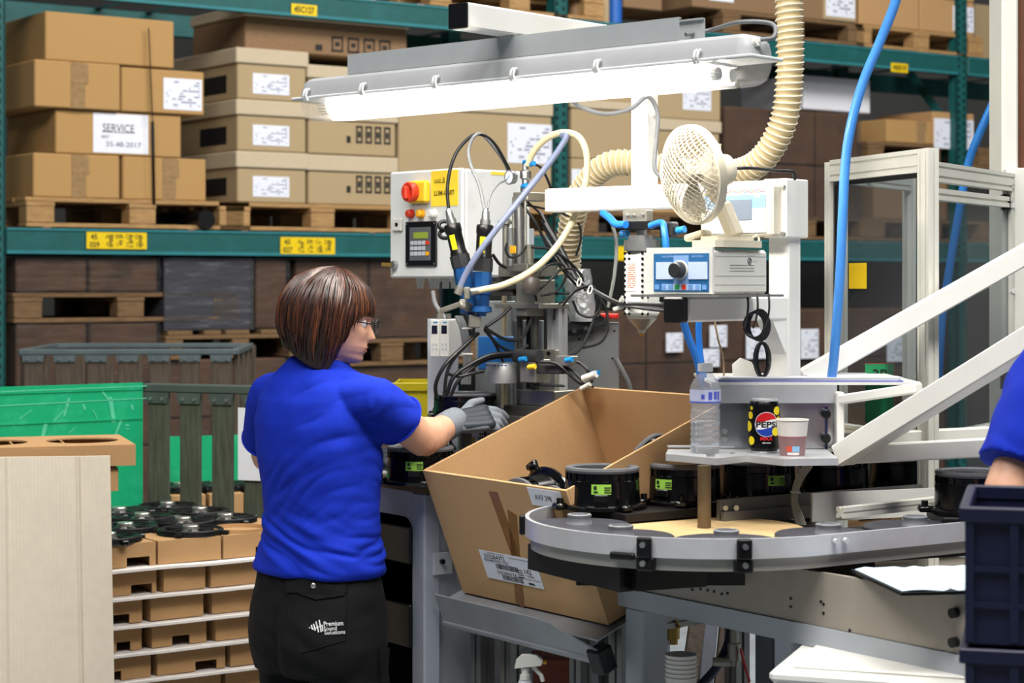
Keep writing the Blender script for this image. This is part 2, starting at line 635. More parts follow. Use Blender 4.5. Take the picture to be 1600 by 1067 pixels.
def carton(fr, x0, x1, z0, z1, y0, dep, label, m=CARD, group=None, tape=None, print_=None, lid=None, symbols=None,
           cat='carton', name='carton', flap=False):
    """closed carton standing in fr; front face at y0. tape: x fraction; print_: label fractions (x0, z0, x1, z1); lid: height of a pale lid"""
    w, h = x1 - x0, z1 - z0
    F2 = frame_at(fr, (x0, y0, z0))
    top = h - (lid or 0)
    o = thing(name, MB().box2((0, 0, 0), (w, dep, top), 0.006), m, F2.M, label, cat, group, smooth=False)
    if lid:
        MB().box2((-.012, -.012, top), (w + .012, dep + .012, h), .006).build('lid', LID, o, smooth=False)
    if tape is not None:
        t = MB()
        xx = w * tape
        t.box((xx, -.0005, h * .5), (0.075, .002, h * .98), 0, Matrix.Rotation(math.radians(random.uniform(-2, 2)), 3, 'Y'))
        t.box((xx + .01, -.0015, h * .75), (0.085, .002, h * .42), 0, Matrix.Rotation(math.radians(random.uniform(-4, 4)), 3, 'Y'))
        t.build('tape', TAPE, o, smooth=False)
    # seam between the top flaps
    MB().box2((w * .02, dep * .5 - .002, top - .0005), (w * .98, dep * .5 + .002, top + .001)).build('flap_seam', CARD_D, o, smooth=False) if not lid else None
    if print_:
        a, b, c, d = print_
        plate(w * a, w * c, h * b, h * d, 0, .002).build('shipping_label', PRINT, o, smooth=False)
    if symbols:
        s = MB()
        sx, sz, sw, n = symbols
        for i in range(n):
            cx = w * (sx + sw * i / n)
            ww = w * sw / n * .72
            if i == 0:
                s.box2((cx, -.001, h * sz), (cx + ww * .6, .0005, h * (sz + .14)))
                continue
            z_0, z_1 = h * sz, h * (sz + .36)
            for q in ((cx, z_0, cx + ww, z_0 + .012), (cx, z_1 - .012, cx + ww, z_1), (cx, z_0, cx + .01, z_1), (cx + ww - .01, z_0, cx + ww, z_1),
                      (cx + ww * .3, z_0 + .03, cx + ww * .7, z_1 - .03)):
                s.box2((q[0], -.001, q[1]), (q[2], .0005, q[3]))
        s.build('handling_symbols', INK, o, smooth=False)
    return o


def C(px0, py0, px1, py1, v, dep, label, **k):
    x0, x1, z0, z1 = RK.rect(px0, py0, px1, py1, v)
    return carton(RK, x0, x1, z0, z1, v, dep, label, **k)


# ---- first bay, first level: carton stack with the SERVICE sheet
SH1, SH2 = Z1 + .128, Z2 + .128
PLT = SH1 + .144
xa = RK.at(41, 330, 'y', 0.0).x
pallet(xa, 0.0, SH1, 'pale wooden pallet under the strapped stack with the SERVICE sheet')
g = 'strapped cartons on the upper shelf'


def Cz(px0, px1, z0, z1, v, dep, label, **k):
    zm = (z0 + z1) / 2
    x0 = RK.at(px0, 300, 'y', v).x
    x1 = RK.at(px1, 300, 'y', v).x
    return carton(RK, x0, x1, z0, z1, v, dep, label, **k)


h4 = 0.212
Cz(52, 187, PLT, PLT + h4, .02, .7, 'brown carton directly on the pallet, bottom of the SERVICE stack, beside the rack upright', m=CARD_Y, group=g, tape=.52)
Cz(192, 322, PLT, PLT + h4, .03, .7, 'brown carton directly on the pallet, bottom of the SERVICE stack, nearer the grey lidded trays', m=CARD_Y, group=g, tape=.55)
zz = PLT + h4 + .002
c = Cz(87, 283, zz, zz + .215, .03, .62, 'brown carton bearing the white SERVICE sheet', m=CARD_Y, group=g)
w = RK.at(283, 210, 'y', .03).x - RK.at(87, 210, 'y', .03).x
pl = plate(w * .29, w * .73, .012, .205, 0, .002).build('notice_sheet', PAPER, c, smooth=False)
BLU_INK = mat('pen_ink', '3a4262', 0.6, var=0)
text('SERVICE', INK, pl, (w * .49, -.0025, .135), width=w * .25, height=.038)
MB().box2((w * .36, -.0025, .112), (w * .62, -.002, .115)).build('underline', INK, pl, smooth=False)
text('8007', BLU_INK, pl, (w * .385, -.0025, .09), width=w * .06)
text('35-48-2017', BLU_INK, pl, (w * .53, -.0025, .055), width=w * .28, height=.024)
zz += .217
Cz(54, 188, zz, zz + .226, .0, .72, 'brown taped carton in the third row of the SERVICE stack, beside the rack upright', m=CARD_Y, group=g, tape=.5)
Cz(190, 319, zz, zz + .218, .01, .7, 'brown carton with a large white printed label, third row of the SERVICE stack', m=CARD_Y, group=g, print_=(.5, .1, .97, .82))
zz += .228
Cz(71, 272, zz, zz + .235, .02, .62, 'wide brown carton lying on top of the SERVICE stack', m=CARD_Y, group=g)
s0, s1, s2 = RK.at(230, 44, 'y', .012), RK.at(238, 190, 'y', -.006), RK.at(241, 320, 'y', -.008)
thing('strap', MB().bar((s0.x, -.004, s0.z), (s1.x, -.008, s1.z), .02, .002).bar((s1.x, -.008, s1.z), (s2.x, -.004, s2.z), .02, .002), BLACK, RK.M,
      'black strap tied down the front of the SERVICE carton stack', 'strap')
MBt = MB().cyl((RK.at(323, 333, 'y', -.03).x, -.03, SH1 + .05), (RK.at(323, 333, 'y', -.03).x, .6, SH1 + .05), .048, n=16)
thing('foam_roll', MBt, BLACK, RK.M, 'black roll lying on the beam between the two pallets', 'roll')

# ---- lidded trays on the second pallet
xb = RK.at(343, 330, 'y', 0.0).x
pallet(xb, 0.0, SH1, 'wooden pallet under the grey lidded trays')
g = 'grey lidded trays on the upper shelf'
zr = PLT
RH = .262
for i, (lidh, nm) in enumerate(((.085, 'bottom'), (.08, 'second'), (.08, 'third'))):
    a = Cz(371, 478, zr, zr + RH, .02, .75, 'grey lidded tray with white label, %s of the column nearer the SERVICE stack' % nm, m=CARD_G, group=g, lid=lidh,
           print_=(.22, .12, .75, .52))
    if i < 2:
        Cz(482, 618, zr, zr + RH * .99, .02, .75, 'grey lidded tray with handling symbols, %s of the column by the white cabinet' % nm, m=CARD_G, group=g, lid=lidh,
           symbols=(.43, .25, .54, 5))
    else:
        Cz(482, 620, zr, zr + .2, .02, .75, 'grey lidded tray behind the lamp, top of the column by the white cabinet', m=CARD_G, group=g, lid=.07)
    # dark stack of symbols on the tray's side
    MB().box2((-.0015, .12, RH * .15), (0, .42, RH * .5)).build('side_print', INK, a, smooth=False)
    zr += RH + .002
Cz(383, 636, zr, zr + .23, .10, .6, 'wide open-lidded carton lying on top of the grey trays', m=CARD_D, group=g, lid=.055, symbols=(.42, .1, .5, 5))
# ---- third pallet of the bay, large pale carton behind the white cabinet
xc = RK.at(622, 330, 'y', 0).x
pallet(xc, 0.0, SH1, 'wooden pallet under the large pale carton behind the cabinet')
Cz(623, 862, PLT, PLT + .62, .02, .75, 'large pale lidded carton with a paper sheet behind the white cabinet', m=CARD_G, lid=.09, print_=(.7, .42, 1.0, .78))

# ---- second bay, first level
g = 'cartons in the second bay behind the lamp'
for px, lab in ((905, 'wooden pallet in the second bay behind the light stand'), (1150, 'wooden pallet under the stretch-wrapped load')):
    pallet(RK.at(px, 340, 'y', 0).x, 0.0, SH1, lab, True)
X = lambda px: RK.at(px, 300, 'y', .02).x
Cz(893, 1003, PLT, PLT + .3, .02, .7, 'pale carton with papers, bottom row behind the ribbed hose', m=CARD_G, group=g, print_=(.0, .2, .35, .8))
Cz(893, 1003, PLT + .302, PLT + .64, .02, .7, 'pale carton in the middle row beside the rack upright', m=CARD_G, group=g, lid=.05)
Cz(893, 1000, PLT + .642, PLT + .86, .05, .7, 'pale carton in the top row behind the lamp', m=CARD_G, group=g, print_=(.3, .2, .6, .8))
Cz(1006, 1124, PLT, PLT + .28, .02, .7, 'brown carton, bottom row behind the desk fan', m=CARD, group=g)
Cz(1006, 1124, PLT + .282, PLT + .56, .02, .7, 'brown carton in the middle row above the desk fan', m=CARD_G, group=g, lid=.07)
Cz(1006, 1126, PLT + .562, PLT + .86, .02, .7, 'pale carton with a white label above the desk fan', m=CARD_G, group=g, print_=(.5, .2, .87, .75))


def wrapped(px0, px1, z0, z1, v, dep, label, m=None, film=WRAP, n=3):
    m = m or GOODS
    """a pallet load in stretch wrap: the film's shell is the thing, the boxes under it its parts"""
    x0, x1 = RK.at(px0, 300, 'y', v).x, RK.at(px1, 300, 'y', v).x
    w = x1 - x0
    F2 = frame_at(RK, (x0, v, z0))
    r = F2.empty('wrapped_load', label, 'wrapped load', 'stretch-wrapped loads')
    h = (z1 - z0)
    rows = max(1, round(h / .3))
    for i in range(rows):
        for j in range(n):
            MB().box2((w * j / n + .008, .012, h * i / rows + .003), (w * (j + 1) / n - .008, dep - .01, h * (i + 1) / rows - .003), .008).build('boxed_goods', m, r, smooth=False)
    b = MB()
    nx, nz = 16, 10
    ring = []
    cnt = 0
    for iz in range(nz + 1):
        row = []
        per = [(x / nx * w, 0) for x in range(nx)] + [(w, y / 6 * dep) for y in range(6)] + [(w - x / nx * w, dep) for x in range(nx)] + [(0, dep - y / 6 * dep) for y in range(6)]
        for (xx, yy) in per:
            q = noise.noise(Vector((xx * 6 + x0, yy * 6, iz * .9))) * .012
            row.append((xx, yy - q - .004 if yy == 0 else yy, h * iz / nz))
        ring.append(row)
    b.rings(ring, cap=False)
    b.build('stretch_film', film, r)
    return r


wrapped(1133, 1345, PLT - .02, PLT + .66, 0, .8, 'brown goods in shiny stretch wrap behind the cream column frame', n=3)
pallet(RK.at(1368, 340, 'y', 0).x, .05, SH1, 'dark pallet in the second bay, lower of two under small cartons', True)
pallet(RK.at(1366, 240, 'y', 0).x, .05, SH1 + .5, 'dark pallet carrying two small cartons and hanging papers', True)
Cz(1366, 1500, SH1 + .146, SH1 + .498, .1, .65, 'dark carton between the two dark pallets', m=CARD_D)
zt = SH1 + .646
Cz(1386, 1456, zt, zt + .15, .07, .5, 'small tan carton taped round the middle on the dark pallet', m=CARD_Y, tape=.75)
Cz(1458, 1522, zt, zt + .22, .06, .5, 'tan carton with two white papers hanging from it', m=CARD, print_=(.02, -.1, .98, .8))
Cz(1256, 1360, PLT + .7, PLT + .92, .25, .6, 'long white carton on top of the shiny wrapped load', m=PAPER, cat='carton')

# ---- second level
g = 'goods on the top rack level'
for px, lab, d in ((672, 'pallet on the top level above the lamp', False), (1130, 'dark pallet on the top level above the lamp end', True), (1338, 'wooden pallet on the top level beside the blue hose', False)):
    pallet(RK.at(px, 40, 'y', 0).x, 0, SH2, lab, d)
P2 = SH2 + .144
Cz(672, 870, P2, P2 + .3, .02, .7, 'brown carton on the top level right above the lamp', m=CARD, group=g)
Cz(975, 1035, SH2 + .1, SH2 + .5, .03, .6, 'carton with a white label on the top level by the blue pipe', m=CARD_D, group=g, print_=(.25, .25, .72, .7))
MBp = MB().cyl((RK.at(961, 20, 'y', .05).x, .05, SH2 + .003), (RK.at(961, 20, 'y', .05).x, .05, SH2 + 1.0), .04)
thing('blue_pipe', MBp, mat('blue_pipe_plastic', '1f5aa8', .4), RK.M, 'upright blue plastic pipe on the top rack level', 'pipe')
for i, px in enumerate((900, 925, 943)):
    thing('pale_tube', MB().cyl((RK.at(px, 20, 'y', .1).x, .1, SH2 + .003), (RK.at(px, 20, 'y', .1).x, .1, SH2 + 1.0), .045), CARD_G if i else CARD_D, RK.M,
          'upright cardboard tube on the top level, %s from the rack upright' % ('first', 'second', 'third')[i], 'tube', 'cardboard tubes on the top level')
Cz(1082, 1288, P2, P2 + .5, .02, .7, 'carton with a white label above the lamp end on the top level', m=CARD_D, group=g, print_=(.12, .1, .3, .6))
Cz(1288, 1338, P2 + .003, P2 + .5, .0, .7, 'pale carton with a shiny label pocket beside the blue hose', m=CARD_G, group=g, print_=(.05, .05, .95, .5))
for i, (a, b) in enumerate(((1343, 1436), (1438, 1522))):
    for j in range(2):
        z0 = P2 + j * .225
        Cz(a, b, z0, z0 + .222, .02, .7, '%s carton of the %s on the top rack level' % (('lower', 'upper')[j], ('pair by the blue hose', 'pair by the rack corner')[i]), m=CARD, group=g,
           print_=(.6, .1, .99, .85) if i and not j else None)
Cz(1525, 1640, SH2, SH2 + .42, .3, .6, 'pale carton beyond the second pair on the top level', m=CARD_G, group=g)

# ---- ground level: wrapped loads in the shade under the first beam
def ground(px0, px1, z0, z1, label, **k):
    wrapped(px0, px1, z0, z1, k.pop('v', .02), .8, label, **k)


xg = RK.at(24, 480, 'y', 0).x
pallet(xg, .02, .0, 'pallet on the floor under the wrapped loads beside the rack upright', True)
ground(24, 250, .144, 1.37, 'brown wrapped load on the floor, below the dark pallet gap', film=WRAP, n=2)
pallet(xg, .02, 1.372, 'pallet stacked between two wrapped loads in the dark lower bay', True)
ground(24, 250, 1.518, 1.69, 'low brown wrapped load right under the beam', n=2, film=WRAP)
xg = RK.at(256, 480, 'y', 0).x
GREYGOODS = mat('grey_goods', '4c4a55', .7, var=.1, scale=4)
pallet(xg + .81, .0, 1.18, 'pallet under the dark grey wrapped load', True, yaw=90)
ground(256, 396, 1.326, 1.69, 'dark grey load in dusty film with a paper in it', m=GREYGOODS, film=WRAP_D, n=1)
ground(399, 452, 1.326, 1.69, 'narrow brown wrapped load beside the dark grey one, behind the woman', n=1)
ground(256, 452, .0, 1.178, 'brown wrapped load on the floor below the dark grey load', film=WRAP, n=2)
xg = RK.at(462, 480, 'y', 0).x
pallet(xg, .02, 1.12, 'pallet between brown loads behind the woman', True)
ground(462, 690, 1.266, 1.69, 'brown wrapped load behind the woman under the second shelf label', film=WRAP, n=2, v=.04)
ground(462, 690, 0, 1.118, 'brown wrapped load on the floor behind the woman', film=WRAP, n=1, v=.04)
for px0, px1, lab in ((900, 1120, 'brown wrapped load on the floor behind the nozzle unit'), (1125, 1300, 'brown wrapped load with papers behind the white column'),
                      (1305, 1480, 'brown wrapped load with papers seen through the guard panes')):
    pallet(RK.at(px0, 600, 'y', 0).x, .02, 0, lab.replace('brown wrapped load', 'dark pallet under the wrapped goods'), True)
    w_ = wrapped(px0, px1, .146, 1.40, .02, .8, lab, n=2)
    F2 = Fr(None, M=w_.matrix_world.copy())
rnd = random.Random(3)
for (px, py, w, h, lab) in ((1108, 508, 27, 34, 'small white paper high on the wrapped load under the control unit'), (1093, 545, 30, 28, 'low white paper on the wrapped load beside the hanging blue hoses'),
                           (1165, 512, 34, 48, 'white paper on the wrapped load beside the coiled black cable'), (1250, 514, 28, 46, 'white paper on the wrapped load between white column and guard'),
                           (1385, 520, 30, 45, 'white paper on the wrapped load behind the guard pane'), (1040, 520, 26, 30, 'white paper on the wrapped load beside the nozzle')):
    x0, x1, z0, z1 = RK.rect(px, py, px + w, py + h, 0)
    thing('paper_slip', plate(0, x1 - x0, 0, z1 - z0, 0, .002), PRINT, frame_at(RK, (x0, -.004, z0)).M,
          lab, 'paper', 'paper slips on the wrapped loads', smooth=False)
# ------------------------------------------------------------------ slatted crates and the pallet of loudspeakers on the left
SLAT = mat('grey_slat_wood', '4c4136', .85, var=.3, scale=9, bump=.5, stretch=(7, 7, 1))
SLAT_G = mat('green_grey_slat_wood', '42483a', .85, var=.28, scale=9, bump=.6, stretch=(7, 7, 1), dirt='3a3a30')
RAILM = mat('galvanised_rail', '566264', .5, .3, var=.12, scale=12)
RAILG = mat('grey_green_rail', '4e5a54', .45, .3, var=.12, scale=12)
BOLT = mat('bolt_metal', 'b8bab8', .3, .9, var=0)
GREEN = mat('green_sheet', '0c9a68', .42, var=.06, scale=5, dirt='2ca87c', dscale=9)
GSCR = mat('green_scratch', '4db48c', .6, var=.1)


def slat_panel(root, x0, x1, ztop, zbot, n, sw, y, m, mr, railh, tab, thick=.02, depth=0):
    """vertical slats hung from a metal rail with a tab bolted over each slat"""
    pitch = (x1 - x0 - sw) / (n - 1)
    r = MB().box2((x0 - .02, y - .006, ztop - railh * .45), (x1 + .02, y + .03, ztop), .004)
    bolts = MB()
    for i in range(n):
        a = x0 + i * pitch
        r.prism([(a - .008, ztop - railh * .45), (a + sw + .008, ztop - railh * .45), (a + sw + .002, ztop - railh), (a - .002, ztop - railh)], y - .006, y - .001)
        for dx in (.2, .8):
            bolts.cyl((a + sw * dx, y - .005, ztop - railh * .78), (a + sw * dx, y - .011, ztop - railh * .78), .006, n=8)
        MB().box2((a, y, zbot), (a + sw, y + thick, ztop - .012), .003).build('slat', m, root, smooth=False)
    ro = r.build('top_rail', mr, root, smooth=False)
    bolts.build('rail_bolts', BOLT, ro)


F1 = Fr((P(25, 548, 7.9).x, 7.9, 0), 3)
e = F1.empty('slatted_crate', 'grey slatted wooden crate with metal top rail, in the shade under the rack', 'crate')
zt = P(25, 546, 7.9).z
wf = F1.at(372, 548, 'y', 0).x
slat_panel(e, .03, wf - .03, zt, .12, 7, .074, 0, SLAT, RAILM, .05, .05)
for i in range(7):
    x = .03 + i * (wf - .134) / 6 + .04
    MB().box2((x, .78, .12), (x + .074, .8, zt - .01), .003).build('slat', SLAT, e, smooth=False)
MB().box2((.0, .775, zt - .022), (wf, .81, zt), .004).build('back_rail', RAILM, e, smooth=False)
for x in (.0, wf - .028):
    MB().box2((x, 0.03, zt - .024), (x + .028, .78, zt), .004).build('side_rail', RAILM, e, smooth=False)
    for y in (.06, .3, .55):
        MB().box2((x + .004, y, .12), (x + .024, y + .08, zt - .01), .003).build('slat', SLAT, e, smooth=False)
MB().box2((0, 0.0, .08), (wf, .8, .12), .004).build('base', SLAT, e, smooth=False)
for x in (.0, wf - .09):
    for y in (.0, .71):
        MB().box2((x, y, 0), (x + .09, y + .09, .08)).build('foot', SLAT, e, smooth=False)

# crate round the loudspeaker pallet: green sheet walls, slatted end
cor = P(231, 599, 6.4)
F2 = Fr((cor.x, cor.y, 0), -22)
e = F2.empty('slatted_crate', 'dark green-grey slatted crate end with metal rail beside the green sheet', 'crate')
slat_panel(e, .0, .66, cor.z, .1, 6, .072, 0, SLAT_G, RAILG, .062, .05)
MB().box2((-.005, .02, .1), (.045, .05, cor.z - .02), .003).build('corner_post', RAILG, e, smooth=False)
MB().box2((-.005, -.004, .06), (.68, .05, .1), .003).build('bottom_rail', RAILG, e, smooth=False)
for x in (0, .6):
    MB().box2((x, -.002, 0), (x + .05, .05, .06)).build('foot', RAILG, e, smooth=False)
x0, x1, z0, z1 = F2.rect(373, 637, 395, 750, -.003)
thing('pinned_paper', plate(0, x1 - x0 + .03, 0, z1 - z0, 0, .002), PAPER, frame_at(F2, (x0, -.006, z0)).M, 'white paper sheet pinned to the dark slatted crate end behind the woman', 'paper', smooth=False)

F3 = Fr((cor.x - .012, cor.y - .012, 0), 35.4)
gt = cor.z + .004
gs = MB()
L = 1.25
gs.box2((-L, 0, .1), (-.002, .006, gt))
ge = thing('green_sheet', gs, GREEN, F3.M, 'scratched bright green plastic sheet standing behind the loudspeaker trays', 'sheet', smooth=False)
rnd = random.Random(5)
sc = MB()
for (a, b, c, d, w) in ((108, 622, 100, 650, .012), (72, 660, 62, 700, .02), (160, 612, 172, 628, .01), (172, 620, 178, 660, .022), (205, 632, 208, 640, .012), (105, 636, 80, 662, .006),
                        (190, 655, 180, 680, .012), (130, 632, 133, 640, .012), (0, 634, 120, 628, .006), (120, 628, 230, 622, .005), (0, 612, 230, 603, .006), (145, 640, 155, 660, .004), (50, 640, 30, 655, .004),
                        (118, 668, 108, 676, .004), (196, 664, 202, 664, .008), (196, 670, 203, 670, .006)):
    p, q = F3.at(a, b, 'y', 0), F3.at(c, d, 'y', 0)
    p.y = q.y = -.0006
    sc.bar(p, q, w * .6, .0008, up=(0, 1, 0))
so = sc.build('scratches', GSCR, ge, smooth=False)
fold = MB()
for z in (gt - .02, gt - .115):
    fold.box2((-L, -.0025, z - .003), (-.004, .0005, z + .003))
fold.build('fold_lines', GREEN, ge, smooth=False)

# low green-walled tray of loudspeakers behind the slats
F4 = Fr((P(262, 700, 7.0).x, 7.0, 0), 20)
x0, x1 = F4.at(262, 740, 'y', 0).x, F4.at(420, 740, 'y', 0).x
zg = P(262, 690, 7.0).z
b4 = MB().box2((x0, 0.35, .15), (x1, .36, zg - .01)).box2((x0, .0, .15), (x0 + .008, .35, zg - .01))
thing('green_box_wall', b4, GREEN, F4.M, 'low green plastic box wall seen between the dark slats', 'sheet', smooth=False)


# ------------------------------------------------------------------ loudspeakers lying face down: dark rim, dish, silver magnet
RUB = mat('black_rubber', '111214', .45, var=.2, scale=30)
BASK = mat('black_basket', '0d0e10', .3, var=.2, scale=40)
MAG = mat('magnet_zinc', 'c0bfb8', .28, .85, var=.06, scale=40)


def make_magnet_speaker():
    r = Fr((0, 0, -6)).empty('loudspeaker')
    MB().lathe([(.0, .09), (.0, .104), (.006, .108), (.016, .106), (.021, .099), (.019, .092), (.012, .084), (.004, .06), (.002, .02)], (0, 0, 0), n=40).build('basket', BASK, r)
    ring = MB()
    R = [[(math.cos(a) * (rr), math.sin(a) * rr, z) for rr, z in ((.094, .0205), (.1, .0235), (.106, .0195), (.103, .017))] for a in [2 * math.pi * k / 40 for k in range(40)]]
    ring.rings(R, cap=False, closed=True).build('rim_gasket', RUB, r)
    ears = MB()
    for k in range(4):
        a = math.pi / 4 + k * math.pi / 2
        c = (math.cos(a) * .112, math.sin(a) * .112, .010)
        ears.box(c, (.03, .022, .016), .003, Matrix.Rotation(a, 3, 'Z'))
    ears.build('mounting_ears', BASK, r, smooth=False)
    sp = MB()
    for k in range(6):
        a = k * math.pi / 3
        sp.bar((math.cos(a) * .03, math.sin(a) * .03, .018), (math.cos(a) * .092, math.sin(a) * .092, .016), .014, .006)
    sp.build('spokes', BASK, r, smooth=False)
    mg = MB().lathe([(.004, .038), (.016, .038), (.018, .034)], (0, 0, 0), n=28).build('magnet_ring', STEEL, r)
    MB().lathe([(.018, .0265), (.030, .0265), (.0325, .0245), (.0325, .006), (.032, .005)], (0, 0, 0), n=28).build('magnet_cap', MAG, r)
    return r


MSPK = make_magnet_speaker()
_msp = [0]


def magnet_speaker(M, label, group):
    if not _msp[0]:
        _msp[0] = 1
        MSPK.matrix_world = M
        return tag(MSPK, label, 'loudspeaker', group)
    return dup(MSPK, M, label, group)


# ------------------------------------------------------------------ the stack: white sheets, cardboard trays
o_ = P(178, 889, 5.4)
TS = Fr((o_.x, o_.y, 0), 35.4)
PITCH = .0762
WSHEET = mat('white_board', 'dcd6d0', .75, var=.05, scale=50, bump=.05)
XL, XR, DP = -.42, .62, .8
rnd = random.Random(11)
ztop = o_.z


def tray(x0, x1, y0, y1, z, h, label, notch=None, top=True):
    """die-cut tray: thin walls; the front wall may have a notch cut out of its foot; a top panel with round holes"""
    w, d, t = x1 - x0, y1 - y0, .004
    r = frame_at(TS, (x0, y0, z)).empty('cardboard_tray', label, 'tray', 'die-cut cardboard trays')
    if notch:
        a, b, nh = notch
        poly = [(0, 0), (w * a, 0), (w * a, h * nh), (w * b, h * nh), (w * b, 0), (w, 0), (w, h), (0, h)]
    else:
        poly = [(0, 0), (w, 0), (w, h), (0, h)]
    MB().prism(poly, 0, t).build('front_wall', CARD, r, smooth=False)
    MB().box2((0, t, 0), (t, d, h)).build('side_wall', CARD, r, smooth=False)
    MB().box2((w - t, t, 0), (w, d, h)).build('side_wall', CARD, r, smooth=False)
    MB().box2((t, d - t, 0), (w - t, d, h)).build('back_wall', CARD, r, smooth=False)
    if top:
        m = MB()
        n = max(1, int(d // .2))
        m.box2((0, 0, h), (w, d, h + .003))
        m.build('top_panel', CARD, r, smooth=False)
    return r


names = ('top', 'second', 'third', 'fourth', 'fifth', 'sixth', 'seventh', 'eighth')
for i in range(8):
    z = ztop - i * PITCH
    # sheet under the layer, slightly wavy front edge
    m = MB()
    nx = 24
    R = []
    for k in range(nx + 1):
        x = XL - .02 + (XR - XL + .04) * k / nx
        dz = noise.noise(Vector((x * 5, i * 3.1, 0))) * .002
        dy = noise.noise(Vector((x * 9, i * 1.7, 4))) * .004
        R.append([(x, -.03 + dy, z - .009 + dz), (x, DP, z - .009), (x, DP, z - .001), (x, -.03 + dy, z - .002 + dz)])
    m.rings(R)
    thing('cardboard_sheet', m, WSHEET, TS.M, 'white cardboard interlayer sheet, %s from the top of the loudspeaker stack' % names[i], 'sheet', 'interlayer sheets of the loudspeaker stack', smooth=False)
    if i == 7:
        break
    hh = PITCH - .0145
    cuts = [XL, -.09, .13, .33, XR] if i == 0 else [XL, -.05 + rnd.uniform(-.12, .04), .11 + rnd.uniform(-.03, .04), .32 + rnd.uniform(-.04, .04), XR]
    for k in range(4):
        gap = rnd.uniform(.008, .035) if i else .008
        nt = None
        if k in (1, 3) or rnd.random() < .4:
            a = rnd.uniform(.3, .62)
            nt = (a, a + .32, .42)
        lab = 'cardboard tray in the %s layer of the loudspeaker stack, %s from the white board' % (names[i], ('first', 'second', 'third', 'fourth')[k])
        tray(cuts[k] + gap / 2, cuts[k + 1] - gap / 2, rnd.uniform(0, .012), DP - .02, z, hh, lab, nt)
pz = ztop - 7 * PITCH - .01
pallet(XL - .06, -.03, pz - .146, 'wooden pallet carrying the loudspeaker stack', False, TS, 'pallets on the floor')
blk = MB()
for x in (XL, .0, .42):
    for y in (0, .62):
        blk.box2((x, y, 0), (x + .13, y + .14, pz - .148), .004)
thing('timber_block_base', blk, WOOD, TS.M, 'timber blocks under the pallet of loudspeakers', 'pallet base', smooth=False)

zs = ztop + PITCH - .0145 + .0035
ord_ = ('first', 'second', 'third', 'fourth')
grid = [(.245, .085), (.06, .10), (.47, .12), (.30, .30), (.085, .32), (.50, .33), (.28, .52), (.06, .55), (.49, .55), (.27, .69), (.03, .70), (.51, .69)]
for i, (px_, yy, lab) in enumerate(((298, .10, 'face-down loudspeaker with silver magnet at the very front of the top tray'), (286, .295, 'face-down loudspeaker just behind the frontmost one'),
                                 (222, .46, 'face-down loudspeaker in the middle on the green wall side'), (352, .30, 'face-down loudspeaker near the woman'),
                                 (312, .50, 'face-down loudspeaker in the middle of the top tray'), (196, .27, 'face-down loudspeaker partly hidden by the white board'),
                                 (262, .69, 'face-down loudspeaker at the back by the slatted crate end'), (186, .64, 'face-down loudspeaker at the back corner by the green sheet'),
                                 (168, .09, 'face-down loudspeaker at the tray edge right beside the white board'))):
    p = TS.at(px_, 820, 'y', yy)
    magnet_speaker(TS.M @ Matrix.Translation((p.x, p.y, zs - .004)) @ Matrix.Rotation(i * .3, 4, 'Z') @ Matrix.Scale(.88, 4), lab, 'face-down loudspeakers in the trays')
# open round cut-out at the front edge (empty pocket)
p = TS.at(374, 832, 'y', .09)
p.z = zs
ringm = MB()
R = [[(math.cos(a) * q, math.sin(a) * q, zz_) for q, zz_ in ((.076, .0), (.08, .0), (.08, .010), (.076, .010))] for a in [math.pi * 2 * k / 36 for k in range(36)]]
ringm.rings(R, cap=False, closed=True)
thing('cardboard_collar', ringm, CARD, TS.M @ Matrix.Translation((p.x, p.y, zs)), 'empty round cardboard collar at the front edge of the top tray', 'collar')

# ------------------------------------------------------------------ die-cut inserts lying on the stack, behind the white board
def insert(fr, w, d, h, label):
    """cardboard insert: top panel with round cut-outs, walls and dividers"""
    r = fr.empty('cardboard_insert', label, 'insert', 'die-cut cardboard inserts')
    m = bmesh.new()
    t = .004
    # top panel with holes: strips around circles
    mb = MB()
    nh = 2
    cw = w / nh
    for i in range(nh):
        cx, cy, rr = cw * (i + .5), d * .5, min(cw, d) * .40
        n = 32
        outer, inner = [], []
        for k in range(n):
            a = 2 * math.pi * k / n
            c, s_ = math.cos(a), math.sin(a)
            q = min(cw / 2 / abs(c) if abs(c) > 1e-6 else 9, d / 2 / abs(s_) if abs(s_) > 1e-6 else 9)
            outer.append((cx + c * q, cy + s_ * q))
            inner.append((cx + c * rr, cy + s_ * rr))
        R = [[(o2[0], o2[1], h), (o2[0], o2[1], h + t), (i2[0], i2[1], h + t), (i2[0], i2[1], h)] for o2, i2 in zip(outer, inner)]
        mb.rings(R, cap=False, closed=True)
    mb.build('top_panel', CARD, r, smooth=False)
    MB().box2((0, 0, 0), (w, t, h)).build('front_wall', CARD, r, smooth=False)
    MB().box2((0, d - t, 0), (w, d, h)).build('back_wall', CARD, r, smooth=False)
    for x in (0, cw * .72, cw * 1.28, w - t):
        MB().box2((x, t, 0), (x + t, d - t, h)).build('divider', CARD_Y, r, smooth=False)
    m.free()
    return r


ic = P(212, 727, 5.15)
for i, (dx, dz, wob, lab) in enumerate(((0, 0, 18, 'topmost cardboard insert with round cut-outs lying above the white board'), (-.045, -.066, 20, 'cardboard insert directly under the topmost one'),
                                       (-.14, -.132, 18, 'third cardboard insert down, hidden by the white board'), (-.14, -.198, 18, 'lowest cardboard insert resting on the loudspeaker stack'))):
    fr = Fr((ic.x + dx, ic.y, ic.z + dz), wob)
    insert(frame_at(fr, (-.47, 0, 0)), .47, .36, .056 if i else .05, lab)

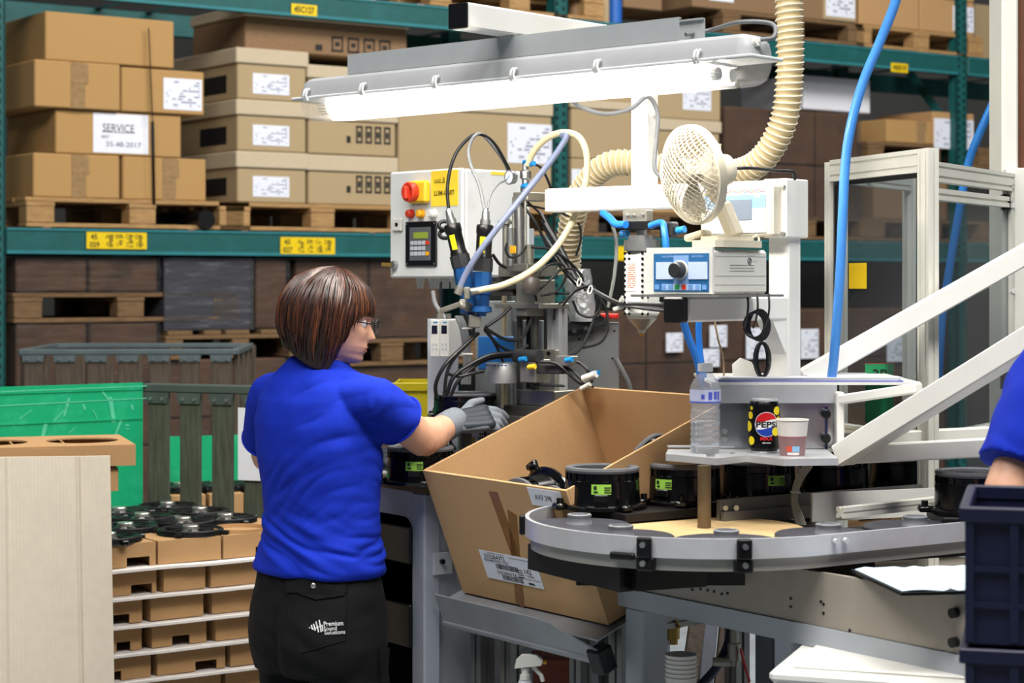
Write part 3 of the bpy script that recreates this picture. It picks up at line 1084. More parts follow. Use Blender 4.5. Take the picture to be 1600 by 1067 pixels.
# ------------------------------------------------------------------ more loudspeakers behind the slats
zb4 = P(262, 776, 7.0).z
x0, x1 = F4.at(262, 740, 'y', .04).x, F4.at(440, 740, 'y', .04).x
for i in range(3):
    w = (x1 - x0) / 3
    m = MB().box2((x0 + w * i + .01, .03, zb4 - .075), (x0 + w * (i + 1) - .004, .33, zb4), .002)
    o = thing('cardboard_tray', m, CARD, F4.M, 'closed cardboard tray behind the dark slats, %s from the green sheet' % ('first', 'second', 'third')[i], 'tray', 'cardboard trays behind the slats', smooth=False)
    magnet_speaker(F4.M @ Matrix.Translation((x0 + w * (i + .5), .17, zb4 + .0005)), 'face-down loudspeaker behind the dark slats, %s from the green sheet' % ('first', 'second', 'third')[i], 'face-down loudspeakers behind the slats')
thing('tray_pallet', MB().box2((x0 + .03, .02, zb4 - .2), (x1, .34, zb4 - .0755), .004), WOOD_D, F4.M, 'wooden block under the trays behind the slats', 'pallet', smooth=False)
thing('tray_pedestal', MB().box2((x0 + .05, .05, 0), (x1 - .05, .32, zb4 - .2005), .004), WOOD_D, F4.M, 'dark crate body under the trays behind the slats', 'crate', smooth=False)

# ------------------------------------------------------------------ the big white corrugated board
WB = Fr((P(178, 900, 5.02).x, 5.02, 0), 9)
xr_top, xr_bot = WB.at(172, 712, 'y', 0), WB.at(182, 1067, 'y', 0)
zt = xr_top.z
xl = WB.at(-120, 800, 'y', 0).x
BOARD = mat('white_corrugated_board', 'd2c6b2', .8, var=.03, scale=40, bump=.03)
m = MB()
n = 150
ptsF, ptsB = [], []
for k in range(n + 1):
    u = k / n
    x = xl + (xr_top.x - xl) * u
    d = .0016 * math.sin(u * 310) + .004 * (noise.noise(Vector((u * 26, 0, 0))) > .42)
    ptsF.append((x, -abs(d)))
    ptsB.append((x, .009))
prof = ptsF + list(reversed(ptsB))
R = []
nz = 26
for j in range(nz + 1):
    z = zt * j / nz
    sh = (xr_bot.x - xr_top.x) * (1 - j / nz) * (zt / (zt - .6)) * .6
    R.append([(x + sh * (x - xl) / (xr_top.x - xl), y + .002 * noise.noise(Vector((x * 14, z * 9, 1))), z) for x, y in prof])
m.rings(R)
thing('corrugated_board', m, BOARD, WB.M, 'tall white corrugated cardboard board standing in front of the loudspeaker stack', 'board', angle=60)
# ------------------------------------------------------------------ carousel conveyor with its carriers
ALU = mat('aluminium', 'cfd1d2', .38, .5, var=.05, scale=20)
ALU_D = mat('dull_steel', '8e8f8c', .4, .8, var=.12, scale=8)
CREAM = mat('cream_paint', 'e2e1d6', .4, var=.03, scale=10)
CREAM_W = mat('white_paint', 'e8e7e0', .4, var=.03, scale=10)
GREYP = mat('grey_paint', 'aeb3b9', .45, var=.05, scale=8)
PLY = mat('plywood', 'c2a678', .55, var=.12, scale=10, stretch=(1, 8, 1))
BLK = mat('black_steel', '141312', .5, .2, var=.2, scale=20)
DISC = mat('carrier_grey', '3c3d44', .38, var=.08, scale=60)
HUB = mat('hub_grey', '74767a', .45, var=.05)
GREENL = mat('green_sticker', '8fc24a', .5, var=.03)
CZ = 1.10
CC = Vector((.385, 3.987, 0))
UD = Vector((.839, .544, 0))
UN = Vector((.544, -.839, 0))
RO = .359


def track(r, a0=118, length=.78, step=5):
    """points of the outer side: round the end, then straight along the conveyor"""
    pts = []
    a = a0
    while a < 303:
        pts.append(CC + Vector((math.cos(math.radians(a)), math.sin(math.radians(a)), 0)) * r)
        a += step
    e_ = CC + UN * r
    pts.append(e_)
    for k in range(1, 7):
        pts.append(e_ + UD * (length * k / 6))
    return pts


def strip(r0, r1, z0, z1, **k):
    A, B = track(r0, **k), track(r1, **k)
    m = MB()
    m.rings([[(p.x, p.y, z0), (q.x, q.y, z0), (q.x, q.y, z1), (p.x, p.y, z1)] for p, q in zip(A, B)])
    return m


cv = Fr((0, 0, 0)).empty('carousel_conveyor', 'round-ended carousel conveyor with white metal rail carrying grey discs', 'conveyor')
strip(RO - .008, RO, CZ - .036, CZ + .001).build('guide_rail', mat('rail_white', 'c4c5c8', .35, .35, var=.04), cv, angle=20)
strip(RO - .022, RO - .010, CZ - .060, CZ - .036).build('lower_rail', mat('lower_rail_metal', 'a2a19a', .4, .35, var=.1, scale=6), cv, angle=20)
strip(.12, RO - .012, CZ - .05, CZ - .028, a0=123).build('slide_plate', BLK, cv, angle=20)
MB().lathe([(CZ - .06, .30), (CZ - .06, .31), (CZ - .034, .31), (CZ - .034, .29)], CC, n=64).build('turntable_base', BLK, cv)
MB().lathe([(CZ - .034, .2), (CZ - .023, .2), (CZ - .023, .01)], CC, n=56).build('plywood_disc', PLY, cv)
# inner rail and far deck of the straight part
for off, z0, z1, m_ in ((-.13, CZ - .03, CZ - .004, ALU_D), (-.2, CZ - .03, CZ + .02, ALU_D)):
    a = CC - UN * off * -1
    a = CC + UN * (-.04 + off * .2)
    MB().bar(a + UD * .1 + Vector((0, 0, (z0 + z1) / 2)), a + UD * .95 + Vector((0, 0, (z0 + z1) / 2)), .01, z1 - z0).build('inner_rail', m_, cv, smooth=False)
A0 = CC - UN * .25
far = MB()
far.bar(A0 - UD * .10 + Vector((0, 0, CZ - .011)), A0 + UD * 1.05 + Vector((0, 0, CZ - .011)), .24, .016)
far.build('far_deck', BLK, cv, smooth=False)
# black channel frame underneath
bm_ = MB()
ch = MB().bar(P(841, 868, 3.98), P(985, 903, 3.72), .05, .05).build('frame_channel', BLK, cv, smooth=False)
MB().bar(P(985, 900, 3.72), P(1095, 893, 3.78), .05, .05).build('frame_channel', BLK, cv, smooth=False)
MB().bar(P(860, 872, 4.05), P(1120, 880, 4.12), .05, .05).build('frame_channel', BLK, cv, smooth=False)
MB().box2((CC.x - .26, CC.y - .12, CZ - .12), (CC.x + .32, CC.y + .14, CZ - .061)).build('drive_box', BLK, cv, smooth=False)
MB().bar(P(1100, 880, 3.82), P(1560, 850, 4.15), .12, .02).build('frame_channel', BLK, cv, smooth=False)
# clamps on the rail
for ang in (247, 276):
    d = Vector((math.cos(math.radians(ang)), math.sin(math.radians(ang)), 0))
    p = CC + d * (RO + .006)
    R3 = Matrix.Rotation(math.radians(ang), 3, 'Z')
    b = MB().box(p + Vector((0, 0, CZ - .017)), (.012, .028, .038), .003, R3)
    b.box(p + Vector((0, 0, CZ - .048)) - d * .01, (.02, .034, .026), .003, R3)
    cb = b.build('rail_clamp', BLACK, cv, smooth=False)
    bb = MB()
    for z in (CZ - .012, CZ - .046):
        bb.cyl(p + d * .004 + Vector((0, 0, z)), p + d * .012 + Vector((0, 0, z)), .0055, n=10)
    bb.build('clamp_bolts', BOLT, cb)
p = CC + Vector((math.cos(math.radians(240)), math.sin(math.radians(240)), 0)) * (RO + .004)
MB().box(p + Vector((0, 0, CZ - .036)), (.012, .05, .014), .003, Matrix.Rotation(math.radians(240), 3, 'Z')).build('rail_clamp', BLACK, cv, smooth=False)
p = CC + Vector((math.cos(math.radians(176)), math.sin(math.radians(176)), 0)) * (RO + .006)
MB().box(p + Vector((0, 0, CZ - .02)), (.012, .014, .04), .003, Matrix.Rotation(math.radians(176), 3, 'Z')).build('rail_clamp', BLACK, cv, smooth=False)
e0 = CC + UN * (RO + .003)
for s in (.02, .045):
    q = e0 + UD * s + Vector((0, 0, CZ - .012))
    MB().cyl(q, q + UN * .008, .006, n=10).build('rail_bolt', ALU, cv)

# carriers: grey discs with a hub ring
def make_carrier():
    r = Fr((0, 0, -7)).empty('carrier_disc')
    MB().lathe([(0, .095), (.0, .1), (.004, .103), (.010, .103), (.013, .1), (.0135, .085), (.012, .08), (.0135, .03), (.0135, .002)], (0, 0, 0), n=48).build('disc', DISC, r)
    MB().lathe([(.0135, .027), (.018, .0245), (.026, .0235), (.028, .0245), (.031, .0245), (.0325, .0225), (.0325, .0185), (.028, .0175), (.028, .001)], (0, 0, 0), n=32).build('hub', HUB, r)
    return r


CARR = make_carrier()
labs = ('grey carrier disc at the round end of the conveyor, beside the cardboard box', 'grey carrier disc on the curve in front of the labelled black loudspeaker',
        'grey carrier disc at the front of the curve below the tray post', 'grey carrier disc where the straight rail begins', 'grey carrier disc farthest along the straight rail, by the dark crate',
        'grey carrier disc past the straight rail, behind the dark crate')
for i, p in enumerate([CC + Vector((math.cos(math.radians(a)), math.sin(math.radians(a)), 0)) * .25 for a in (179, 225, 274)] + [CC + UN * .25 + UD * s for s in (.105, .335, .55)]):
    M = Matrix.Translation((p.x, p.y, CZ - .0278))
    if i == 0:
        CARR.matrix_world = M
        tag(CARR, labs[0], 'carrier', 'carrier discs on the conveyor')
    else:
        dup(CARR, M, labs[i], 'carrier discs on the conveyor')

# black loudspeakers with flange, on the far deck
GLOSS = mat('gloss_black', '08090b', .16, var=.2, scale=30)
FOAM = mat('grey_foam', '55565a', .8, var=.1, scale=90)


def make_speaker():
    r = Fr((0, 0, -8)).empty('woofer')
    fl_ = MB().lathe([(.0, .07), (0, .093), (.006, .094), (.009, .088), (.010, .078)], (0, 0, 0), n=48)
    for k in range(4):
        a = math.radians(30 + 90 * k)
        fl_.box((math.cos(a) * .098, math.sin(a) * .098, .006), (.03, .026, .011), .003, Matrix.Rotation(a, 3, 'Z'))
        fl_.cyl((math.cos(a) * .1, math.sin(a) * .1, .01), (math.cos(a) * .1, math.sin(a) * .1, .02), .007, n=10)
    fl_.build('flange', GLOSS, r)
    body = MB().lathe([(.009, .0795), (.05, .0775), (.052, .0745), (.064, .0745)], (0, 0, 0), n=48)
    for k in range(24):
        a = math.radians(15 * k)
        body.box((math.cos(a) * .0755, math.sin(a) * .0755, .057), (.004, .004, .012), 0, Matrix.Rotation(a, 3, 'Z'))
    body.build('basket', GLOSS, r)
    R = [[(math.cos(a) * q, math.sin(a) * q, z) for q, z in ((.062, .064), (.0765, .064), (.078, .068), (.0765, .072), (.066, .073), (.062, .070))] for a in [2 * math.pi * k / 48 for k in range(48)]]
    MB().rings(R, cap=False, closed=True).build('foam_ring', FOAM, r)
    MB().lathe([(.066, .063), (.058, .05), (.045, .022), (.046, .001)], (0, 0, 0), n=32, cap=False).build('cone', BLACK, r)
    cn = MB().box((0, -.0800, .022), (.03, .008, .014), .002)
    cn.build('terminal', BLACK, r, smooth=False)
    # curved green sticker
    st = MB()
    a0 = math.radians(-90)
    n = 8
    R = []
    for k in range(n + 1):
        a = a0 - .26 + .52 * k / n
        z0, z1 = .029, .0465
        q0, q1 = .07905, .0782
        c, s_ = math.cos(a), math.sin(a)
        R.append([(c * q0, s_ * q0, z0), (c * (q0 + .0008), s_ * (q0 + .0008), z0), (c * (q1 + .0008), s_ * (q1 + .0008), z1), (c * q1, s_ * q1, z1)])
    so_ = st.rings(R).build('green_sticker', GREENL, r)
    pr = MB()
    for (u, w_, za, zb) in ((-.75, .22, .038, .044), (-.75, .3, .032, .035), (.3, .5, .040, .042), (.3, .45, .036, .0375), (.3, .55, .032, .0335)):
        for j in range(4):
            a = a0 + .26 * (u + w_ * j / 3)
            a2 = a + .26 * w_ / 3.2
            R = []
            for aa in (a, a2):
                c, s_ = math.cos(aa), math.sin(aa)
                R.append([(c * .0803, s_ * .0803, za), (c * .0806, s_ * .0806, za), (c * .0806, s_ * .0806, zb), (c * .0803, s_ * .0803, zb)])
            pr.rings(R)
    pr.build('sticker_print', INK, so_, smooth=False)
    return r


SPK = make_speaker()


def _taller(o):
    for ch in o.children:
        for v in ch.data.vertices:
            v.co.z *= 1.18
        _taller(ch)


_taller(SPK)
_sp = [0]


def speaker(x, y, z, face_deg, label, group='black loudspeakers in process'):
    M = Matrix.Translation((x, y, z)) @ Matrix.Rotation(math.radians(face_deg), 4, 'Z')
    if not _sp[0]:
        _sp[0] = 1
        SPK.matrix_world = M
        return tag(SPK, label, 'loudspeaker', group)
    return dup(SPK, M, label, group)


zd = CZ - .002
def onz(px, py, z):
    d = (EYE - z) * FPX / (py - 440)
    return P(px, py, d)


for px, d, rot, lab in ((941, 4.17, -4, 'black loudspeaker with green sticker nearest the cardboard box'), (1068, 4.26, -38, 'black loudspeaker with green sticker behind the tray post'),
                        (1186, 4.35, 22, 'black loudspeaker under the can and the paper cup'), (1301, 4.45, 150, 'black loudspeaker below the white frame corner'),
                        (1406, 4.56, 120, 'black loudspeaker below the white horizontal bar'), (1521, 4.08, 60, 'black loudspeaker beside the blue sleeve, above the dark crate')):
    p = P(px, 440, d)
    speaker(p.x, p.y, zd, rot, lab)
p = P(1521, 440, 4.08)
thing('speaker_stand', MB().box((p.x, p.y, zd - .012), (.16, .16, .02), .003), BLK, Matrix.Identity(4), 'black plate under the loudspeaker beside the blue sleeve', 'plate', smooth=False)

# steel strip, white panel, aluminium profile lying behind the carriers
thing('steel_strip', MB().bar(P(1126, 794, 4.12), P(1270, 788, 4.25), .006, .03), ALU_D, Matrix.Identity(4), 'steel strip with two bolts behind the tray post', 'strip', smooth=False)
for i, px in enumerate((1133, 1150)):
    q = P(px, 793, 4.11 + i * .01)
    thing('hex_bolt', MB().cyl(q, q + Vector((0, -.008, 0)), .006, n=6), BOLT, Matrix.Identity(4), ('hex bolt at the end of the steel strip', 'second hex bolt of the steel strip')[i], 'bolt', 'bolts of the steel strip')
thing('white_panel', MB().bar(P(1268, 793, 4.18), P(1470, 783, 4.38), .006, .06), CREAM_W, Matrix.Identity(4), 'low white panel standing behind the carriers', 'panel', smooth=False)


def extrusion(mb, p0, p1, w, h, up=(0, 0, 1), slots=2):
    """aluminium T-slot profile between p0 and p1: four corner ribs and a recessed core on every side"""
    p0, p1 = Vector(p0), Vector(p1)
    z = (p1 - p0).normalized()
    x = Vector(up).cross(z)
    x = x.normalized() if x.length > 1e-4 else Vector((1, 0, 0))
    y = z.cross(x)
    M = Matrix((x, y, z)).transposed()
    nx, ny = max(1, round(w / h)), max(1, round(h / w))
    g, t = min(w, h) * .2, min(w, h) * .14
    u = min(w, h)

    def spans(L, n):
        cell = L / n
        c = [-L / 2]
        for i in range(n):
            m_ = -L / 2 + cell * (i + .5)
            c += [m_ - g / 2, m_ + g / 2]
        c.append(L / 2)
        return c
    sx, sy = spans(w, nx), spans(h, ny)
    poly = []
    for i, a in enumerate(sx):
        poly.append((a, -h / 2 + (0 if i % 2 == 0 else 0)))
        if i in range(1, len(sx) - 1):
            if i % 2 == 1:
                poly.append((a, -h / 2 + t))
            else:
                poly.insert(-1, (a, -h / 2 + t))
    side = []
    for i, a in enumerate(sy[1:-1], 1):
        q = [(w / 2, a), (w / 2 - t, a)]
        side += q if i % 2 == 1 else q[::-1]
    top = [(-a, -b) for a, b in poly]
    poly = poly + side + top + [(-a, -b) for a, b in side]
    ln = (p1 - p0).length
    n = len(poly)
    vs = [p0 + M @ Vector((a, b, 0)) for a, b in poly] + [p0 + M @ Vector((a, b, ln)) for a, b in poly]
    fs = [tuple(reversed(range(n))), tuple(range(n, 2 * n))] + [(i, (i + 1) % n, n + (i + 1) % n, n + i) for i in range(n)]
    return mb.add(vs, fs)


thing('aluminium_profile', extrusion(MB(), P(1313, 801, 4.04), P(1466, 784, 4.28), .022, .022), CREAM, Matrix.Identity(4), 'short aluminium slot profile lying behind the carrier discs', 'profile', smooth=False)

# ------------------------------------------------------------------ tray with bottle, can and cup
ZT = 1.216
ts = Fr((0, 0, 0)).empty('drinks_tray', 'aluminium tray plate on a brown post holding bottle, can and cup', 'tray')
MB().prism([(.316, 4.093), (.41, 3.989), (.479, 4.063), (.542, 3.975), (.654, 3.989), (.664, 4.21), (.33, 4.21)], ZT - .014, ZT, 'z').build('tray_plate', ALU, ts, smooth=False)
MB().cyl((CC.x, CC.y, CZ - .0232), (CC.x, CC.y, ZT - .014), .0135, n=20).build('post', mat('rusty_post', '6d5c44', .45, .5, var=.25, scale=20), ts)
MB().cyl((.402, 4.03, ZT), (.402, 4.03, ZT + .006), .009, n=6).build('plate_screw', BOLT, ts)
MB().cyl((.452, 4.09, ZT), (.452, 4.09, ZT + .004), .005, n=8).build('plate_screw', BOLT, ts)
MB().box2((.33, 4.212, ZT + .003), (.47, 4.24, ZT + .006)).build('rear_flange', ALU, ts, smooth=False)

bk = Fr((0, 0, 0)).empty('frame_bracket', 'aluminium bracket plate behind the drinks with flat top and two black knobs', 'bracket')
pz0, pz1 = ZT + .001, P(1200, 601, 4.22).z
xL, xR = P(1118, 650, 4.22).x, P(1306, 650, 4.22).x
MB().box2((xL, 4.214, pz0), (xR, 4.222, pz1 - .036)).build('back_plate', mat('brushed_aluminium', 'b4b6b8', .22, .9, var=.08, scale=5), bk, smooth=False)
MB().box2((xL - .01, 4.205, pz1 - .038), (xR, 4.213, pz1)).build('upper_lip', ALU, bk, smooth=False)
MB().box2((xL - .01, 4.205, pz1 + .0002), (P(1425, 600, 4.3).x, 4.62, pz1 + .006)).build('shelf_plate', CREAM_W, bk, smooth=False)
for py in (646, 684):
    q = P(1289, py, 4.21)
    MB().lathe([(0, .007), (.004, .010), (.016, .0105), (.02, .008), (.02, .001)], q, (0, -1, 0), n=16).build('knob', BLACK, bk)
q0, q1 = P(1291, 636, 4.2135), P(1291, 706, 4.2135)
MB().bar(q0, q1, .006, .002).build('slot', mat('blue_slot', '20305a', .4), bk, smooth=False)
for py in (674, 686):
    q = P(1132, py, 4.214)
    MB().cyl(q, q + Vector((0, -.004, 0)), .006, n=12).build('rivet', BOLT, bk)

# white tube frame that holds the bracket
fr_ = Fr((0, 0, 0)).empty('tube_frame', 'white square-tube frame with two long diagonals and a triangle at the tray', 'frame')
up_ = (0, -1, 0)
MB().bar(P(1311, 612, 4.2), P(1311, 727, 4.2), .016, .04, .002, up=(0, 1, 0)).build('upright_bar', CREAM_W, fr_, smooth=False)
MB().bar(P(1309, 711, 4.17), P(1640, 694, 3.95), .04, .038, .003).build('horizontal_bar', CREAM_W, fr_, smooth=False)
MB().bar(P(1316, 624, 4.19), P(1436, 606, 4.05), .03, .02, .003).build('short_bar', CREAM_W, fr_, smooth=False)
MB().bar(P(1316, 712, 4.16), P(1660, 500, 3.72), .05, .046, .003).build('diagonal_bar', CREAM_W, fr_, smooth=False)
MB().bar(P(1255, 592, 4.36), P(1650, 370, 4.36), .04, .044, .003).build('diagonal_bar', CREAM_W, fr_, smooth=False)
MB().bar(P(1318, 690, 4.42), P(1640, 674, 4.46), .03, .035, .003).build('rear_bar', CREAM, fr_, smooth=False)

# papers on the shelf plate
zp = pz1 + .0065
xP = P(1385, 590, 4.4).x
thing('blue_folder', MB().box2((xL + .004, 4.208, zp), (xP, 4.279, zp + .003)).box2((.628, 4.279, zp), (xP, 4.42, zp + .003)), mat('lilac_folder', '7f86c8', .5), Matrix.Identity(4),
      'lilac blue folder under the loose papers on the bracket shelf', 'folder', smooth=False)
m = MB()
for i in range(3):
    m.box(((xL + xP) / 2 + .004 * i - .003, 4.243 - .001 * i, zp + .0042 + i * .0022), (xP - xL - .012, .066, .002), 0, Matrix.Rotation((i - 1) * .004, 3, 'Z'))
thing('paper_pile', m, PAPER, Matrix.Identity(4), 'long pile of white papers along the front of the bracket shelf', 'paper', smooth=False)
m = MB()
for i in range(3):
    m.box((.705 + .003 * i, 4.35 + .004 * i, zp + .0042 + i * .0022), (.15, .13, .002), 0, Matrix.Rotation((i - 1) * .02, 3, 'Z'))
thing('paper_pile', m, PAPER, Matrix.Identity(4), 'square pile of white papers beside the foot of the white column', 'paper', smooth=False)
# white clip beside the papers
m = MB().prism([(-.028, 0), (.03, 0), (.012, .036), (-.012, .045), (-.03, .03)], 0, .012)
thing('label_clip', m, CREAM_W, Matrix.Translation((P(1166, 586, 4.36).x, 4.36, pz1 + .0065)), 'off-white plastic clip standing behind the papers', 'clip', smooth=False)

# bottle
PET = mat('clear_pet', 'f4f8fb', .03, var=0, trans=1.0, ior=1.33)
def bottle():
    p = P(1102, 707, 4.12)
    r = Fr((p.x, p.y, ZT)).empty('water_bottle', 'small clear plastic water bottle with blue band and white cap on the tray', 'bottle')
    prof = [(0, .020), (.002, .029), (.008, .0315)]
    for i in range(6):
        z = .016 + i * .012
        prof += [(z, .0318), (z + .005, .0296), (z + .010, .0318)]
    prof += [(.088, .031), (.094, .0285), (.1, .031), (.104, .0318), (.132, .0318), (.138, .031), (.150, .025), (.162, .0165), (.166, .0128), (.169, .0128)]
    outer = MB().lathe(prof, (0, 0, 0), n=40, cap=True)
    outer.build('bottle_body', clear_film('bottle_plastic', 'f2f6fa', .74, .06, bump=.3, bscale=60, base=.75), r, angle=70)
    wp = [(.0015, .026)] + [(z, q - .0012) for z, q in prof[2:] if z < .066] + [(.066, .029), (.066, .001)]
    MB().lathe(wp, (0, 0, 0), n=32).build('water', PET, r)
    MB().lathe([(.1045, .03215), (.1315, .03215)], (0, 0, 0), n=40, cap=False).build('label_band', mat('clear_label', 'cdd4f2', .4, alpha=.75, var=.1, scale=60), r)
    MB().lathe([(.1045, .0324), (.1075, .0324)], (0, 0, 0), n=40, cap=False).build('label_stripe', mat('label_blue', '4c5ac0', .5), r)
    pr = MB()
    for a0, a1, z0, z1 in ((-110, -98, .113, .122), (-84, -70, .111, .127), (-62, -50, .112, .128), (-46, -36, .110, .128)):
        R = []
        for k in range(4):
            a = math.radians(a0 + (a1 - a0) * k / 3)
            c, s = math.cos(a), math.sin(a)
            R.append([(c * .0325, s * .0325, z0), (c * .0328, s * .0328, z0), (c * .0328, s * .0328, z1), (c * .0325, s * .0325, z1)])
        pr.rings(R)
    pr.build('label_print', mat('label_blue', '4c5ac0', .5), r, smooth=False)
    cp = MB().lathe([(.168, .0145), (.169, .0158), (.183, .0158), (.185, .014), (.185, .001)], (0, 0, 0), n=30)
    cp.build('cap', mat('cap_white', 'e4e8ea', .4), r)


bottle()


def can():
    p = P(1194, 706, 4.13)
    r = Fr((p.x, p.y, ZT)).empty('soda_can', 'black cola can with red, white and blue ball emblem and yellow dots', 'can')
    MB().lathe([(0, .022), (.0005, .025), (.003, .026), (.010, .033), (.098, .033), (.107, .028)], (0, 0, 0), n=48).build('can_body', mat('can_black', '0b0b0f', .25, .3, var=0), r)
    MB().lathe([(.107, .028), (.109, .0285), (.1115, .0275), (.1115, .0255), (.108, .0245), (.108, .001)], (0, 0, 0), n=40).build('can_rim', ALU, r)
    MB().lathe([(0.0002, .0205), (0.0002, .0255), (.0035, .0268)], (0, 0, 0), n=40, cap=False).build('can_foot', ALU, r)

    def patch(name, m_, pts, off, par=None):
        """curved patch: pts (angle offset in m along the wall, z)"""
        b = MB()
        q = .033 + off
        a0 = math.radians(-95)
        vs = [(q * math.cos(a0 + u / .033), q * math.sin(a0 + u / .033), z) for u, z in pts]
        n = len(vs)
        # fan in rows so it follows the wall
        b.add(vs, [tuple(range(n))])
        return b.build(name, m_, par or r, smooth=False)

    def disc(cu, cz, rad, off, name, m_, lo=-1, hi=1, par=None, wave=0):
        b = MB()
        q = .033 + off
        a0 = math.radians(-95)
        nx, nz = 14, 10
        lo_, hi_ = cz + rad * lo, cz + rad * hi

        def pt(u, z):
            return (q * math.cos(a0 + u / .033), q * math.sin(a0 + u / .033), z)
        rows = []
        for i in range(nx + 1):
            u = -rad + 2 * rad * i / nx
            ext = math.sqrt(max(0, rad * rad - u * u))
            wv = wave * math.sin(u / rad * 2.2)
            z0 = max(-ext, rad * lo + (wv if lo > -1 else 0))
            z1 = min(ext, rad * hi + (wv if hi < 1 else 0))
            if z1 < z0:
                z0 = z1 = max(-ext, min(ext, (z0 + z1) / 2))
            rows.append([pt(cu + u, cz + z0), pt(cu + u, cz + z1)])
        vs = [v for rw in rows for v in rw]
        b.add(vs, [(2 * i, 2 * i + 2, 2 * i + 3, 2 * i + 1) for i in range(nx)])
        return b.build(name, m_, par or r, smooth=False)
    WHT = mat('can_white', 'e8e8ea', .4, var=0)
    RED = mat('can_red', 'c01822', .35, var=0)
    BLU = mat('can_blue', '1c3c9c', .35, var=0)
    YEL = mat('can_yellow', 'e6cf10', .35, var=0)
    cu, cz, rr = .004, .060, .0245
    bd = disc(cu, cz, rr + .0012, .0003, 'emblem', WHT)
    disc(cu, cz, rr, .0006, 'emblem_red', RED, .32, 1, bd, .003)
    disc(cu, cz, rr, .0006, 'emblem_blue', BLU, -1, -.32, bd, .003)
    for (u, z, q) in ((-.034, .078, .008), (-.040, .055, .011), (-.031, .026, .009), (.024, .045, .009), (.028, .088, .009), (.032, .07, .006), (-.03, .093, .004)):
        disc(u, z, q, .0009, 'yellow_dot', YEL)

    def wrap_text(body, m_, cu_, cz_, width, height, off, par):
        me = text_mesh(body, width, height, bold=.03)
        a0 = math.radians(-95)
        for v in me.vertices:
            u, z = v.co.x + cu_, v.co.y + cz_
            q = .033 + off
            v.co = (q * math.cos(a0 + u / .033), q * math.sin(a0 + u / .033), z)
        me.materials.append(m_)
        o = bpy.data.objects.new('lettering', me)
        COL.objects.link(o)
        o.parent = par
    wrap_text('PEPSI', INK, cu + .001, cz, .046, .0125, .001, bd)
    wrap_text('MAX', RED, cu, .031, .026, .008, .0008, bd)
    wrap_text('ZERO SUGAR', WHT, cu, .022, .018, .0025, .0008, bd)


can()


def cup():
    p = P(1238, 713, 4.04)
    r = Fr((p.x, p.y, ZT)).empty('paper_cup', 'white and mauve paper cup beside the black can', 'cup')
    h, r0, r1 = .074, .0245, .0325
    q = lambda z: r0 + (r1 - r0) * z / h
    MB().lathe([(.0, r0 - .002), (0, r0), (h, r1), (h, r1 - .001), (.004, r0 - .001), (.004, .001)], (0, 0, 0), n=40).build('cup_wall', mat('cup_white', 'dcd8d2', .55, var=.02), r)
    MB().tube([(math.cos(a) * r1, math.sin(a) * r1, h) for a in [2 * math.pi * k / 40 for k in range(40)]], .0014, 6, closed=True).build('rim', mat('cup_white', 'dcd8d2'), r)
    MB().lathe([(.0015, q(.0015) + .0003), (.04, q(.04) + .0003)], (0, 0, 0), n=40, cap=False).build('mauve_band', mat('cup_mauve', '8c6c6c', .55, var=.03), r)
    MB().lathe([(.04, q(.04) + .0004), (.0415, q(.0415) + .0004)], (0, 0, 0), n=40, cap=False).build('red_line', mat('cup_red', 'b05a58', .55), r)

    def band(a0, a1, z0, z1, m_, nm):
        R = []
        for k in range(5):
            a = math.radians(a0 + (a1 - a0) * k / 4)
            c, s = math.cos(a), math.sin(a)
            R.append([(c * (q(z0) + .0005), s * (q(z0) + .0005), z0), (c * (q(z0) + .0008), s * (q(z0) + .0008), z0), (c * (q(z1) + .0008), s * (q(z1) + .0008), z1), (c * (q(z1) + .0005), s * (q(z1) + .0005), z1)])
        MB().rings(R).build(nm, m_, r, smooth=False)
    band(-125, -98, .011, .022, mat('cup_patch_red', 'd0543c', .5), 'red_patch')
    band(-98, -66, .011, .022, mat('cup_patch_blue', '86bcdc', .5), 'blue_patch')
    band(-120, -66, .004, .0095, mat('cup_white', 'dcd8d2'), 'white_patch')


cup()

# ------------------------------------------------------------------ steel cabinet under the conveyor
P0 = P(960, 440, 4.2)
PB = Fr((P0.x, P0.y, 0), -54.6)          # x runs towards the camera and to the right along the panel
cb = PB.empty('conveyor_cabinet', 'grey steel cabinet frame with a drilled front panel under the conveyor', 'cabinet')
STP = mat('worn_steel_panel', 'a69d90', .42, .25, var=.08, scale=6, dirt='968c7e', dscale=5)
zb_, zt_ = .93, 1.03
MB().box2((0.01, .0, zb_), (1.02, .012, zt_)).build('front_panel', STP, cb, smooth=False)
MB().box2((-.01, -.004, zb_ - .04), (1.02, .03, zb_ - .001)).build('lower_beam', GREYP, cb, smooth=False)
MB().box2((.01, .02, zb_ - .001), (.98, .9, zb_ + .004)).build('deck', STP, cb, smooth=False)
hol = MB()
for px, py in ((1082, 921), (1095, 920), (1106, 922), (1116, 924), (1128, 928), (1137, 927), (1115, 951), (1130, 955), (1152, 957), (1170, 957), (1236, 935), (1236, 948), (1283, 940), (1287, 944), (1287, 958), (1278, 978), (1328, 985)):
    q = PB.at(px, py, 'y', 0)
    if zb_ < q.z < zt_:
        hol.cyl((q.x, -.0015, q.z), (q.x, .001, q.z), .003, n=8)
hol.build('drill_holes', BLACK, cb)
for px in (1494,):
    for py in (957, 1003):
        q = PB.at(px, py, 'y', 0)
        MB().cyl((q.x, -.012, q.z), (q.x, 0, q.z), .009, n=12).build('knob', BLACK, cb)
# legs
def leg(px, wpx, nm, m_, zt, y0=.0, dep=.06):
    a = PB.at(px, 1000, 'y', y0).x
    w = PB.at(px + wpx, 1000, 'y', y0).x - a
    MB().box2((a, y0, 0), (a + w, y0 + dep, zt), .004).build(nm, m_, cb, smooth=False)
    return a, w


